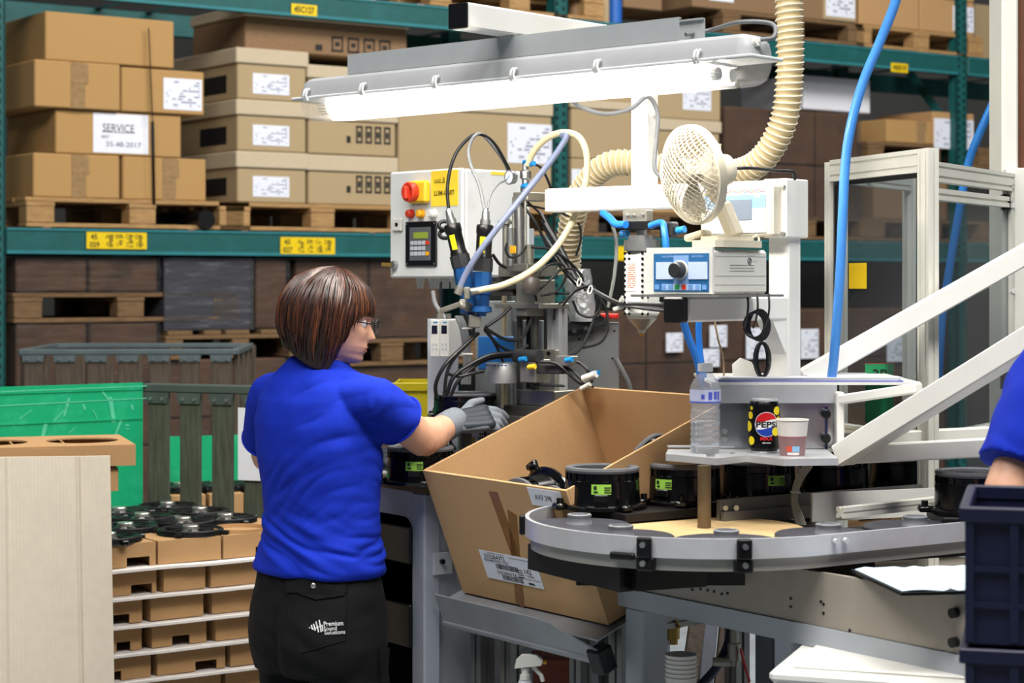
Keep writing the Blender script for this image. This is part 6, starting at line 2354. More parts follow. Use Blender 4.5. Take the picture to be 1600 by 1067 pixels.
# gripper linkage below
thing('tool_linkage', MB().bar(P(688, 486, 4.72), P(722, 474, 4.7), .012, .012, .002).bar(P(690, 484, 4.72), P(688, 498, 4.72), .012, .012).bar(P(722, 474, 4.7), P(735, 482, 4.78), .016, .02, .002), LSTEEL, I4,
      'small steel linkage bar under the slanted nutrunner', 'linkage', smooth=False)
thing('screwdriver_bit_unit', MB().bar(P(742, 492, 4.76), P(741, 512, 4.76), .036, .03, .003), LSTEEL, I4, 'square steel tool head below the upright nutrunner', 'tool', smooth=False)

# twin controllers on the rail
for i, px in enumerate((672, 687)):
    fr = Fr((P(px, 440, 4.96 - .012 * i).x, 4.96 - .012 * i, 0), -30)
    x0, x1, z0, z1 = fr.rect(px, 499, px + 14, 558, 0)
    r = frame_at(fr, (0, 0, 0)).empty('pressure_controller', ('white pressure controller with dark display, next to the woman', 'white pressure controller with dark display, next to the grey cables')[i], 'controller', 'twin pressure controllers')
    MB().box2((x0, 0, z0), (x1, .07, z1), .002).build('case', WPL, r, smooth=False)
    w, h = x1 - x0, z1 - z0
    MB().box2((x0 + w * .2, -.001, z0 + h * .62), (x0 + w * .8, .001, z0 + h * .84)).build('display', mat('display_dark', '1c1a30', .2, var=0), r, smooth=False)
    MB().box2((x0 + w * .4, -.001, z1 - h * .1), (x0 + w * .8, .001, z1 - h * .06)).build('blue_mark', BLUEF, r, smooth=False)
    bb = MB()
    for a, b in ((.25, .3), (.6, .3), (.25, .18), (.6, .18)):
        bb.box2((x0 + w * a, -.0012, z0 + h * b), (x0 + w * (a + .18), .001, z0 + h * (b + .06)))
    bb.build('small_keys', mat('key_light', 'b4b8bc'), r, smooth=False)
    MB().cyl(((x0 + x1) / 2, .02, z1), ((x0 + x1) / 2, .02, z1 + .014), .007, n=12).build('fitting', LSTEEL, r)
thing('controller_bracket', MB().box2((P(668, 0, 5.06).x, 5.06, TZ + .0005), (P(716, 0, 5.06).x, 5.072, P(690, 498, 5.06).z), .001), GREYP, I4, 'grey bracket plate behind the twin pressure controllers', 'bracket', smooth=False)

# yellow bin and lit gap behind the press
yb = Fr((P(640, 440, 5.6).x, 5.6, 0), 0)
x0, x1, z0, z1 = yb.rect(614, 600, 700, 700, 0)
YBIN = mat('yellow_bin', 'b8a80c', .4, var=.08, scale=8)
yo = yb.empty('yellow_bin', 'yellow plastic bin standing behind the work table', 'bin')
for a, b in (((x0, 0, z0 - .2), (x1, .006, z1)), ((x0, .3, z0 - .2), (x1, .306, z1)), ((x0, 0, z0 - .2), (x0 + .006, .3, z1)), ((x1 - .006, 0, z0 - .2), (x1, .3, z1)), ((x0, 0, z0 - .2), (x1, .3, z0 - .19))):
    MB().box2(a, b).build('wall', YBIN, yo, smooth=False)
MB().box2((x0 - .01, -.01, z1 - .02), (x1 + .01, .0, z1 + .004), .002).build('rim', YBIN, yo, smooth=False)
MB().box2((x0 + .02, .05, 0), (x1 - .02, .25, z0 - .2)).build('pedestal', GREYD, yo, smooth=False)

# ------------------------------------------------------------------ hoses and cables round the press
G1 = 'cables of the hanging tools'
hose('tool_cable', [(701, 327, 4.7), (699, 296, 4.7), (704, 262, 4.7), (716, 234, 4.7), (738, 212, 4.71), (757, 212, 4.73), (775, 228, 4.76), (792, 258, 4.79), (800, 275, 4.81)], .0042, CABK, 'black tool cable arching from the slanted nutrunner', 'cable', G1)
hose('tool_cable', [(757, 327, 4.66), (749, 290, 4.67), (737, 262, 4.68), (732, 238, 4.69), (738, 217, 4.70), (749, 209, 4.72), (762, 218, 4.74), (786, 250, 4.79), (796, 272, 4.81)], .0042, CABG, 'grey tool cable arching from the upright nutrunner', 'cable', G1)
hose('tool_cable', [(762, 326, 4.66), (766, 305, 4.68), (778, 288, 4.72), (791, 281, 4.77)], .003, CABG, 'thin grey cable from the upright nutrunner to the gauge', 'cable', G1)
hose('cream_air_hose', [(824, 258, 4.78), (836, 234, 4.76), (858, 214, 4.73), (884, 207, 4.70), (906, 216, 4.68), (917, 245, 4.66), (914, 290, 4.65), (897, 340, 4.64), (870, 385, 4.63), (835, 420, 4.62), (790, 444, 4.61), (748, 454, 4.62)], .0082,
     mat('cream_hose', 'd6c9a2', .4, var=.04), 'thick cream air hose looping over the press to the nutrunner tip')
hose('blue_grey_hose', [(719, 449, 4.63), (727, 430, 4.63), (750, 392, 4.62), (790, 340, 4.62), (830, 290, 4.63), (862, 250, 4.65), (884, 216, 4.68), (878, 211, 4.70)], .0075, mat('slate_hose', '6d7690', .4, var=.05), 'slate blue air hose running diagonally across the press')
thing('hose_couplings', MB().cyl(P(748, 454, 4.71), P(736, 456, 4.71), .0095, n=14).cyl(P(720, 448, 4.72), P(715, 460, 4.72), .0105, n=14).box(P(730, 458, 4.72), (.016, .014, .03), .003), LSTEEL, I4,
      'steel couplings where cream and slate hoses meet', 'coupling')
rnd = random.Random(21)
G2 = 'black cables of the press'
cab = [
    ([(815, 318, 4.78), (838, 350, 4.77), (860, 395, 4.78), (882, 425, 4.8), (905, 450, 4.82)], .0035),
    ([(820, 312, 4.79), (850, 340, 4.8), (868, 372, 4.8), (890, 410, 4.8), (915, 455, 4.8)], .003),
    ([(822, 256, 4.78), (845, 262, 4.78), (862, 300, 4.8), (866, 345, 4.82), (862, 380, 4.82)], .0032),
    ([(820, 320, 4.8), (868, 330, 4.82), (900, 345, 4.84), (908, 370, 4.84), (900, 400, 4.84)], .0028),
    ([(830, 386, 4.76), (860, 390, 4.77), (885, 405, 4.78), (908, 430, 4.8), (912, 450, 4.8)], .0035),
    ([(838, 470, 4.76), (836, 445, 4.74), (850, 418, 4.74), (876, 412, 4.75), (885, 430, 4.76), (870, 455, 4.76), (845, 462, 4.75)], .0032),
    ([(840, 455, 4.74), (862, 435, 4.74), (880, 420, 4.75), (905, 425, 4.77), (910, 445, 4.78), (890, 458, 4.78), (858, 458, 4.76)], .0028),
    ([(878, 478, 4.70), (898, 455, 4.7), (925, 448, 4.72), (933, 470, 4.72), (928, 500, 4.72), (910, 540, 4.7), (890, 558, 4.68)], .004),
    ([(895, 470, 4.72), (905, 490, 4.72), (925, 495, 4.72), (938, 480, 4.72), (932, 455, 4.73), (920, 445, 4.75)], .0032),
    ([(924, 450, 4.74), (945, 480, 4.74), (950, 510, 4.73), (938, 535, 4.72), (905, 545, 4.71), (886, 557, 4.69)], .0035),
    ([(845, 565, 4.68), (870, 568, 4.66), (890, 585, 4.65), (910, 600, 4.65), (926, 595, 4.64)], .0042),
    ([(890, 563, 4.66), (905, 566, 4.65), (918, 578, 4.64), (922, 588, 4.64)], .0042),
    ([(872, 572, 4.67), (895, 580, 4.65), (915, 600, 4.64), (928, 604, 4.64)], .0035),
    ([(757, 515, 4.72), (780, 540, 4.74), (805, 550, 4.76), (825, 540, 4.78)], .004),
    ([(757, 512, 4.72), (790, 530, 4.74), (815, 528, 4.76), (830, 500, 4.78)], .004),
    ([(760, 510, 4.72), (782, 495, 4.74), (798, 480, 4.76)], .0042),
    ([(760, 514, 4.72), (776, 542, 4.74), (786, 565, 4.76)], .0035),
    ([(748, 520, 4.70), (720, 545, 4.68), (694, 572, 4.66), (681, 600, 4.66), (682, 622, 4.67)], .0048),
    ([(800, 552, 4.74), (765, 555, 4.71), (730, 572, 4.69), (708, 590, 4.68), (698, 618, 4.68)], .0048),
    ([(800, 556, 4.75), (760, 562, 4.72), (732, 580, 4.70), (714, 598, 4.69), (704, 620, 4.69)], .0042),
    ([(756, 580, 4.72), (735, 584, 4.70), (716, 588, 4.69), (700, 584, 4.68)], .004),
    ([(745, 522, 4.71), (710, 560, 4.68), (698, 585, 4.67), (694, 620, 4.67)], .004),
    ([(712, 702, 4.6), (704, 690, 4.6), (708, 678, 4.62), (722, 668, 4.64)], .004),
    ([(822, 385, 4.76), (812, 398, 4.74), (798, 402, 4.74), (790, 392, 4.74), (792, 380, 4.74)], .003),
    ([(770, 398, 4.7), (780, 412, 4.72), (790, 418, 4.75)], .004),
]
r0 = Fr((0, 0, 0)).empty('cable_bundle', 'tangle of thin black cables looping round the press and the foil duct', 'cables')
for pts, r_ in cab:
    MB().tube(spline(px3(pts), 7), r_, 8).build('cable', CABK, r0)
r1 = Fr((0, 0, 0)).empty('cable_bundle', 'tied bundle of grey and black cables running to the bracket arm end', 'cables')
for i in range(7):
    o1, o2 = rnd.uniform(-5, 5), rnd.uniform(-6, 6)
    pts = [(848 + o1, 330 + 6 * i, 4.79), (878 + o1, 385 + 4 * i, 4.79), (905 + o1 * .4, 440 + o2 * .4, 4.78), (938, 460 + o2 * .4, 4.66), (968 + o1, 474 + o2 * .3, 4.5), (1000, 478 + o2, 4.3), (1044, 482 + o2 * 1.4, 4.1)]
    MB().tube(spline(px3(pts), 7), .003, 8).build('cable', CABK if i % 3 else CABG, r1)
tie = MB()
for px, py, d in ((905, 441, 4.78), (922, 453, 4.72), (971, 471, 4.5)):
    c = P(px, py, d)
    tie.tube([c + Vector((math.cos(a) * .005, math.sin(a) * .010, math.sin(a + .5) * .010)) for a in [2 * math.pi * k / 14 for k in range(14)]], .0018, 6, closed=True)
tie.bar(P(958, 484, 4.5), P(976, 478, 4.49), .008, .01, .002).bar(P(973, 462, 4.49), P(968, 474, 4.49), .004, .006)
tie.build('cable_tie', WPL, r1)
r2 = Fr((0, 0, 0)).empty('cable_bundle', 'grey cables tied together behind the twin pressure controllers', 'cables')
for i in range(4):
    MB().tube(spline(px3([(712 + 3 * i, 494, 4.8), (720 + 3 * i, 515, 4.79), (726 + 3 * i, 560, 4.8), (722 + 4 * i, 600, 4.81)]), 6), .0035, 8).build('cable', CABG, r2)
tie = MB()
for py in (513, 553):
    tie.box(P(730, py, 4.79), (.026, .016, .004), .001)
tie.build('cable_tie', WPL, r2)
hose('cabinet_cable', [(676, 455, 4.93), (680, 475, 4.92), (690, 490, 4.9), (700, 505, 4.88)], .006, CABG, 'thick grey cable below the control cabinet', 'cable')
hose('thin_grey_tube', [(955, 345, 4.7), (963, 380, 4.7), (960, 430, 4.72), (950, 480, 4.74)], .0045, mat('pale_tube', '9c9f9a', .4, var=.03), 'pale grey tube hanging behind the dispensing nozzle')
hose('grey_wire_pair', [(962, 560, 4.90), (974, 582, 4.90), (984, 606, 4.91), (986, 640, 4.93), (966, 668, 4.925)], .006, CABG, 'grey cable beside the steel sheet edge', 'cable')
wb = Fr((0, 0, 0)).empty('cable_bundle', 'grey wires tied together hanging below the bracket behind the drinks tray', 'cables')
for i in range(5):
    MB().tube(spline(px3([(1256 + 3 * i, 728, 4.22), (1243 + 2.2 * i, 752, 4.2), (1238 + 1.6 * i, 780, 4.18), (1242 + 3 * i, 808, 4.15), (1248 + 3 * i, 826, 4.12)]), 6), .003, 8).build('cable', mat('pale_wire', 'a8a698', .45, var=.04), wb)
MB().box(P(1243, 769, 4.19), (.02, .02, .004), .001).build('cable_tie', WPL, wb)
hose('copper_air_line', [(866, 500, 4.8), (868, 480, 4.8), (880, 470, 4.8)], .003, CABK, 'short black air line above the profile upright', 'cable')

px3 = px3_plain

# ------------------------------------------------------------------ things low under the conveyor and table
vd = 4.35
def valve(px, py, d, label, red):
    c = P(px, py, d)
    r = Fr(c).empty('ball_valve', label, 'valve', 'ball valves under the conveyor')
    MB().lathe([(-.03, .010), (-.018, .010), (-.018, .014), (.018, .014), (.018, .010), (.03, .010), (.05, .009)], (0, 0, 0), (0, 0, 1), n=14).build('valve_body', BRASS if not red else LSTEEL, r)
    MB().cyl((-.045, 0, -.022), (-.008, 0, -.022), .010, n=12).build('side_pipe', LSTEEL, r)
    MB().bar((.012, -.02, .01), (.03 if red else -.012, -.025, -.06 if red else .055), .014, .004).build('lever', mat('lever_red', 'b41e1e', .4, var=.04) if red else BRASS, r, smooth=False)
    MB().cyl((0, 0, .03), (0, 0, .2), .007, n=10).build('supply_pipe', LSTEEL, r)
    return r


valve(1052, 985, vd, 'brass ball valve under the conveyor cabinet near its corner leg', False)
valve(1147, 1018, vd - .1, 'ball valve with red lever under the conveyor cabinet', True)
hose('dark_blue_hose', [(1142, 975, 4.3), (1138, 1005, 4.28), (1118, 1045, 4.26), (1085, 1080, 4.24), (1050, 1110, 4.22)], .010, mat('navy_hose', '232a44', .4, var=.08), 'dark blue hose curving down under the conveyor cabinet')
for i, (a, b, c, m_) in enumerate(((1092, 1068, 26, SLAT), (1112, 1096, 22, mat('blue_grey_board', '4e5462', .7, var=.12)), (1136, 1120, 20, SLAT))):
    p_, q_ = P(a, 955, 4.95 + .02 * i), P(b, 1130, 4.6)
    thing('timber_board', MB().bar(p_, q_, c * 4.8 / FPX, .02, .002, up=(0, 1, 0)), m_, I4, ('brown board leaning under the conveyor, first from the ball valve', 'blue-grey board leaning between two brown ones', 'brown board leaning by the red valve lever')[i], 'board', 'boards leaning under the conveyor', smooth=False)
# stack of paper cups
cp = P(1064, 1022, 3.95)
hh_, r0_, r1_ = .085, .024, .031
sx = Fr((cp.x, cp.y, cp.z - hh_))
for i in range(6):
    z = -.0088 * i
    m_ = MB().lathe([(0, r0_ - .001), (0, r0_), (hh_ - .002, r1_), (hh_ - .002, r1_ + .0015), (hh_, r1_ + .0018), (hh_ + .001, r1_), (hh_, r1_ - .001), (.004, r0_ - .001), (.004, .001)], (0, 0, z), n=32)
    thing('paper_cup', m_, mat('cup_white', 'dcd8d2'), sx.M, 'white paper cup, %s from the top of the nested stack under the conveyor' % names[i], 'cup', 'nested paper cups')
low = cp.z - hh_ - .0088 * 5
thing('cup_shelf', MB().box((cp.x, cp.y + .04, low - .011), (.2, .16, .02), .002), GREYP, I4, 'small grey shelf carrying the stack of paper cups', 'shelf', smooth=False)
thing('shelf_post', MB().box2((cp.x - .015, cp.y + .06, 0), (cp.x + .015, cp.y + .09, low - .0215)), ALU_D, I4, 'aluminium post below the cup shelf', 'post', smooth=False)
# spray bottle and red-brown box under the tilted carton
sb = P(824, 1040, 4.35)
s0 = Fr((sb.x, sb.y, sb.z)).empty('spray_bottle', 'white trigger spray bottle under the tilted cardboard box', 'bottle')
MB().prism([(-.028, -.004), (.03, .002), (.034, .014), (.02, .024), (-.012, .024), (-.024, .012)], -.012, .012).build('spray_head', WPL, s0, smooth=False)
MB().tube([(.012, 0, -.002), (.03, 0, -.02), (.034, 0, -.034)], .005, 8).build('trigger', WPL, s0)
MB().cyl((.034, 0, .008), (.042, 0, .008), .005, n=10).build('spray_tip', ORNG, s0)
MB().lathe([(-.03, .012), (-.018, .012), (-.018, .009), (-.004, .009)], (-.005, 0, 0), n=16).build('collar', WPL, s0)
MB().lathe([(-.2, .03), (-.19, .035), (-.09, .035), (-.05, .02), (-.031, .013)], (-.005, 0, 0), n=24).build('bottle_body', mat('bottle_milk', 'c8ccd0', .4, var=.03), s0)
bz = sb.z - .2
lsh_ = thing('low_shelf', MB().box2((sb.x - .16, sb.y - .06, bz - .02), (sb.x + .28, sb.y + .28, bz - .0005), .002), GALV, I4, 'galvanised shelf under the tilted cardboard box', 'shelf', smooth=False)
lsp = MB()
for dx in (-.15, .26):
    lsp.box2((sb.x + dx, sb.y + .1, 0), (sb.x + dx + .02, sb.y + .12, bz - .0205))
lsp.build('shelf_legs', ALU_D, lsh_, smooth=False)
rb = P(868, 1030, 4.5)
ro = thing('red_box', MB().box2((rb.x - .05, 4.5, bz), (rb.x + .045, 4.6, rb.z), .004), mat('rust_red', '7c3a28', .55, var=.1), I4, 'rust red box on the low shelf behind the spray bottle', 'box', smooth=False)
MB().box2((rb.x - .053, 4.497, rb.z - .02), (rb.x + .048, 4.603, rb.z + .002), .003).build('lid', mat('rust_red', '7c3a28'), ro, smooth=False)
# ------------------------------------------------------------------ machine guard with clear panes
GC = P(1450, 440, 4.42)
GP = mat('guard_profile', 'dad9ce', .4, .12, var=.04, scale=10)
PANE = clear_film('guard_pane', 'e4e8ea', .86, .06, bump=.06, bscale=3)
gd_ = Fr((0, 0, 0)).empty('machine_guard', 'aluminium-profile machine guard with clear panes and a yellow sticker', 'guard')
gL = Vector((-.303, .953, 0)).normalized()
gR = Vector((.514, .857, 0)).normalized()
PA = Vector((GC.x, GC.y, 0))
PBv = PA + gL * .468
PCv = PA + gR * .60
gz = P(1450, 232, 4.42).z
w_ = .052
upL = gL.cross(Vector((0, 0, 1)))
upR = gR.cross(Vector((0, 0, 1)))


def post(p, d, w, ztop, nm='post'):
    return extrusion(MB(), (p.x, p.y, 0), (p.x, p.y, ztop), w, .026, d).build(nm, GP, gd_, smooth=False)


post(PA, upL, .05, gz)
post(PBv, upL, .028, gz - .004)
post(PCv, upR, .03, gz - .055)


def rail(p, q, z, h, d=.026):
    return extrusion(MB(), (p.x, p.y, z), (q.x, q.y, z), d, h).build('rail', GP, gd_, smooth=False)


rail(PA + gL * .026, PBv - gL * .014, gz - .026, .052)
rail(PA + gR * .028, PCv + gR * .1, gz - .05, .044)
rail(PA + gR * .028, PCv - gR * .015, gz - .100, .026)
rail(PA + gL * .026, PBv - gL * .014, gz - .66, .045)
rail(PA + gR * .028, PCv - gR * .015, gz - .66, .045)
rear = PBv + gR * .55
post(rear, upL, .028, gz - .01)
rail(PBv + gR * .02, rear - gR * .015, gz - .03, .045)


def pane(p, q, z0, z1):
    d = (q - p).normalized()
    n = d.cross(Vector((0, 0, 1))) * .003
    MB().add([p + Vector((0, 0, z0)) - n, q + Vector((0, 0, z0)) - n, q + Vector((0, 0, z1)) - n, p + Vector((0, 0, z1)) - n,
              p + Vector((0, 0, z0)) + n, q + Vector((0, 0, z0)) + n, q + Vector((0, 0, z1)) + n, p + Vector((0, 0, z1)) + n],
             [(0, 1, 2, 3), (7, 6, 5, 4), (0, 4, 5, 1), (1, 5, 6, 2), (2, 6, 7, 3), (3, 7, 4, 0)]).build('clear_pane', PANE, gd_, smooth=False)


pane(PA + gL * .03, PBv - gL * .016, gz - .638, gz - .054)
pane(PA + gR * .03, PCv - gR * .017, gz - .638, gz - .115)
sl = MB()
sl.bar(PBv - gL * .024 + Vector((0, 0, gz - .63)), PBv - gL * .024 + Vector((0, 0, gz - .06)), .012, .014)
sl.bar(PA + gL * .03 + Vector((0, 0, gz - .058)), PBv - gL * .03 + Vector((0, 0, gz - .058)), .008, .01)
sl.build('black_seal', BLACK, gd_, smooth=False)
MB().bar(PCv - gR * .03 + Vector((0, 0, gz - .12)), PCv - gR * .03 + Vector((0, 0, gz - .08)), .02, .028, .003).build('hinge', BLACK, gd_, smooth=False)
GLF = Fr((PA.x, PA.y, 0), math.degrees(math.atan2(-gL.y, -gL.x)))
x0, x1, z0, z1 = GLF.rect(1327, 411, 1354, 451, -.004)
plate(x0, x1, z0, z1, -.004, .001).build('yellow_sticker', mat('sticker_yellow', 'f0c814', .45, var=.02), gd_).matrix_world = GLF.M
st_ = MB()
# camera-like head seen through the pane
hd = Fr((P(1330, 262, 5.0).x, 5.0, 0), 20)
x0, x1, z0, z1 = hd.rect(1322, 268, 1372, 280, 0)
mh = hd.empty('guard_sensor', 'brown and white sensor head mounted inside the machine guard', 'sensor')
MB().box2((x0, 0, z0), (x0 + .03, .03, z1 + .006), .002).build('sensor_body', mat('sensor_brown', '8a6a4c', .5), mh, smooth=False)
MB().box2((x0 + .0305, .005, z0 + .004), (x1 - .02, .025, z1), .002).build('sensor_arm', WPL, mh, smooth=False)
MB().box2((x1 - .0195, 0, z0), (x1, .03, z1 + .004), .002).build('sensor_body', mat('sensor_brown', '8a6a4c'), mh, smooth=False)
rp = hd.at(1330, 262, 'y', .012)
extrusion(MB(), (x0 + .01, .045, 0), (x0 + .01, .045, z1 + .02), .026, .026).build('sensor_post', GP, mh, smooth=False)

# green 3P card
c3 = Fr((P(1375, 440, 4.60).x, 4.60, 0), 4)
x0, x1, z0, z1 = c3.rect(1352, 568, 1398, 660, 0)
cd_ = thing('green_card', MB().box2((x0, 0, z0), (x1, .003, z1), .0006), mat('card_green', '1d8a54', .45, var=.03), c3.M, 'dark green card reading 3P standing behind the bracket shelf', 'card', smooth=False)
text('3P', INK, cd_, (x0 + (x1 - x0) * .5, -.0006, z1 - .026), width=.034, height=.026, bold=.02)
ed = MB().box2((x1 - .002, -.0008, z0), (x1, .0035, z1)).box2((x0, -.0008, z1 - .001), (x1, .0035, z1 + .0004))
ed.build('card_edge', mat('card_edge', 'a0503c', .5), cd_, smooth=False)

# cream column with bolts
KC = Fr((P(1566, 440, 4.96).x, 4.96, 0), 6)
col_ = KC.empty('machine_column', 'cream machine column with bolts and brown pipe at the guard', 'column')
x0 = KC.at(1566, 100, 'y', 0).x
x1 = KC.at(1592, 100, 'y', 0).x
MB().box2((x0, 0, 0), (x1, .1, 3.2), .006).build('column', CREAM, col_, smooth=False)
MB().cyl((x1 + .02, .04, 0), (x1 + .02, .04, 3.2), .02, n=20).build('brown_pipe', mat('pipe_brown', '6c4634', .4, var=.08), col_)
xb0, zb0 = KC.at(1573, 580, 'y', -.03).x, KC.at(1590, 590, 'y', -.03).z
MB().box2((xb0, -.03, 0), (xb0 + .2, -.001, KC.at(1590, 262, 'y', -.03).z), .004).build('front_plate', CREAM, col_, smooth=False)
for py in (322, 455, 565):
    q = KC.at(1579, py, 'y', -.03)
    bo_ = MB().lathe([(0, .013), (.003, .013), (.003, .009), (.012, .009), (.012, .005), (.018, .005), (.018, .001)], q, (0, -1, 0), n=12).build('bolt', WPL, col_)
x0, x1, z0, z1 = KC.rect(1563, 573, 1598, 608, -.034)
sp2 = MB().box2((x0, -.0355, z0), (x1, -.0305, z1), .002).build('sign_plate', mat('sign_metal', '7a736a', .35, .7, var=.08), col_, smooth=False)
text('VIS', INK, sp2, (x0 + (x1 - x0) * .45, -.0362, (z0 + z1) / 2 + .006), width=(x1 - x0) * .6, height=(z1 - z0) * .35, bold=.03)

# blue air hoses from above
hose('blue_air_hose', [(1415, -70, 4.1), (1400, 0, 4.12), (1375, 65, 4.14), (1348, 130, 4.16), (1330, 195, 4.17), (1321, 255, 4.18), (1317, 330, 4.18), (1313, 420, 4.19), (1308, 495, 4.2), (1302, 570, 4.22), (1296, 610, 4.24)], .0105, mat('air_hose_blue', '4a90e0', .3, var=.04), 'thick bright blue air hose hanging down in front of the guard')
hose('blue_air_hose', [(1640, -60, 5.2), (1604, 36, 5.2), (1570, 120, 5.2), (1530, 210, 5.2), (1512, 260, 5.22), (1497, 340, 5.22), (1482, 430, 5.24), (1472, 500, 5.25), (1466, 600, 5.26)], .0115, mat('air_hose_deep', '2b78c4', .3, var=.04), 'blue air hose hanging behind the guard beside the cream column')

# ------------------------------------------------------------------ dark blue crates in the foreground
NV = mat('navy_plastic', '0e1430', .45, var=.08, scale=10)
CRF = Fr((P(1508, 440, 2.75).x, 2.75, 0), -15)
zc = P(1506, 790, 2.75).z
for i in range(5):
    z1 = zc - .195 * i
    z0 = max(z1 - .19, .0)
    r = frame_at(CRF, (0, 0, 0)).empty('plastic_crate', 'dark navy plastic crate, %s of the stack in front of the blue sleeve' % names[i].replace('top', 'topmost'), 'crate', 'stacked navy crates')
    L_, D_ = .4, .3
    for a, b in (((0, 0, z0), (L_, .004, z1 - .02)), ((0, D_ - .004, z0), (L_, D_, z1 - .02)), ((0, .004, z0), (.004, D_ - .004, z1 - .02)), ((L_ - .004, .004, z0), (L_, D_ - .004, z1 - .02)), ((.004, .004, z0), (L_ - .004, D_ - .004, z0 + .004))):
        MB().box2(a, b).build('wall', NV, r, smooth=False)
    rim = MB().box2((-.008, -.008, z1 - .022), (L_ + .008, .006, z1 - .001), .002).box2((-.008, D_ - .006, z1 - .022), (L_ + .008, D_ + .008, z1 - .001), .002).box2((-.008, .006, z1 - .022), (.006, D_ - .006, z1 - .001), .002).box2((L_ - .006, .006, z1 - .022), (L_ + .008, D_ - .006, z1 - .001), .002)
    rim.build('rim', NV, r, smooth=False)
    rb_ = MB()
    for x in (.0, .06, .12, .2, .28, .34, L_ - .012):
        rb_.box2((x, -.006, z0 + .004), (x + .012, 0, z1 - .022))
    for z in (z0 + .05, z0 + .1):
        rb_.box2((0, -.005, z), (L_, 0, z + .008))
    rb_.build('ribs', NV, r, smooth=False)
# ------------------------------------------------------------------ people
from mathutils.bvhtree import BVHTree
SKIN = mat('skin', 'd5a285', .5, var=.05, scale=25, bump=.03, bscale=120)
SHIRT = mat('royal_blue_cotton', '0b29a4', .85, var=.05, scale=60, bump=.06, bscale=220, spec=.25)
TROUS = mat('black_workwear', '070709', .85, var=.15, scale=120, bump=.08, bscale=260, spec=.3)
GLV = mat('glove_knit', '757b82', .8, var=.1, scale=150, bump=.1, bscale=300)
GLVD = mat('glove_coating', '2a3038', .5, var=.08, scale=60)
HAIR = [mat('hair_dark', '24120c', .38, var=.15, scale=40), mat('hair_brown', '3c2014', .36, var=.15, scale=40), mat('hair_light', '55301b', .36, var=.15, scale=40)]
LIP = mat('lips', 'b5685c', .45, var=.03)
FRAME = mat('glasses_frame', '2a2c30', .3, .3, var=0)


def lerpc(tab, x):
    """piecewise smooth lookup"""
    if x <= tab[0][0]:
        return tab[0][1]
    for (a, u), (b, w) in zip(tab, tab[1:]):
        if x <= b:
            t = (x - a) / (b - a)
            return u + (w - u) * t
    return tab[-1][1]


def cap(mb, p0, p1, r0, r1, n=18):
    """tapered limb with round ends"""
    p0, p1 = Vector(p0), Vector(p1)
    L_ = (p1 - p0).length
    prof = [(-r0 * math.cos(a), r0 * math.sin(a)) for a in (0.05, .5, 1.0)] + [(0, r0), (L_ * .5, (r0 + r1) / 2), (L_, r1)] + [(L_ + r1 * math.cos(a), r1 * math.sin(a)) for a in (1.0, .5, .05)]
    return mb.lathe(prof, p0, p1 - p0, n)


def fuse(mb, voxel, it=4, fac=.5, sub=0):
    """one continuous skin over everything in mb"""
    me = bpy.data.meshes.new('tmp')
    me.from_pydata([tuple(v) for v in mb.v], [], mb.f)
    o = bpy.data.objects.new('tmp', me)
    COL.objects.link(o)
    m = o.modifiers.new('r', 'REMESH')
    m.mode, m.voxel_size = 'VOXEL', voxel
    s = o.modifiers.new('s', 'SMOOTH')
    s.factor, s.iterations = fac, it
    dg = bpy.context.evaluated_depsgraph_get()
    dg.update()
    out = bpy.data.meshes.new_from_object(o.evaluated_get(dg))
    bpy.data.objects.remove(o)
    bpy.data.meshes.remove(me)
    out.polygons.foreach_set('use_smooth', [True] * len(out.polygons))
    return out


def link(name, me, m, parent):
    me.materials.clear()
    me.materials.append(m)
    me.name = name
    o = bpy.data.objects.new(name, me)
    COL.objects.link(o)
    o.parent = parent
    return o


def displace(me, fn):
    no = [v.normal.copy() for v in me.vertices]
    for v, n in zip(me.vertices, no):
        v.co = v.co + n * fn(v.co, n)
    me.update()


# head surface, local: +y face, +x the person's right, z up, eyes at z = 0
FR = [(-.118, .012), (-.112, .050), (-.105, .076), (-.095, .0845), (-.088, .083), (-.083, .0805), (-.077, .0855), (-.073, .0885), (-.069, .0865), (-.067, .0850), (-.064, .0895), (-.060, .0900), (-.055, .0870), (-.045, .0855), (-.02, .086), (.0, .0845),
      (.008, .086), (.02, .0915), (.04, .0895), (.06, .082), (.08, .067), (.095, .044), (.103, .02), (.106, .0)]
BKT = [(-.118, .03), (-.1, .045), (-.07, .06), (-.05, .074), (-.02, .09), (.02, .098), (.05, .092), (.08, .073), (.095, .05), (.103, .024), (.106, .0)]
WD = [(-.118, .012), (-.112, .024), (-.105, .034), (-.09, .046), (-.07, .056), (-.05, .063), (-.03, .068), (-.01, .072), (.02, .074), (.05, .070), (.08, .055), (.095, .039), (.103, .02), (.106, .0)]
NOSE = [(-.051, .0), (-.047, .006), (-.043, .0165), (-.038, .0215), (-.033, .020), (-.02, .0125), (-.008, .006), (.004, .002), (.012, .0)]


def head_pt(phi, z):
    p = _head_pt(phi, z)
    if p.z < 0:
        p.z *= .88
    return p


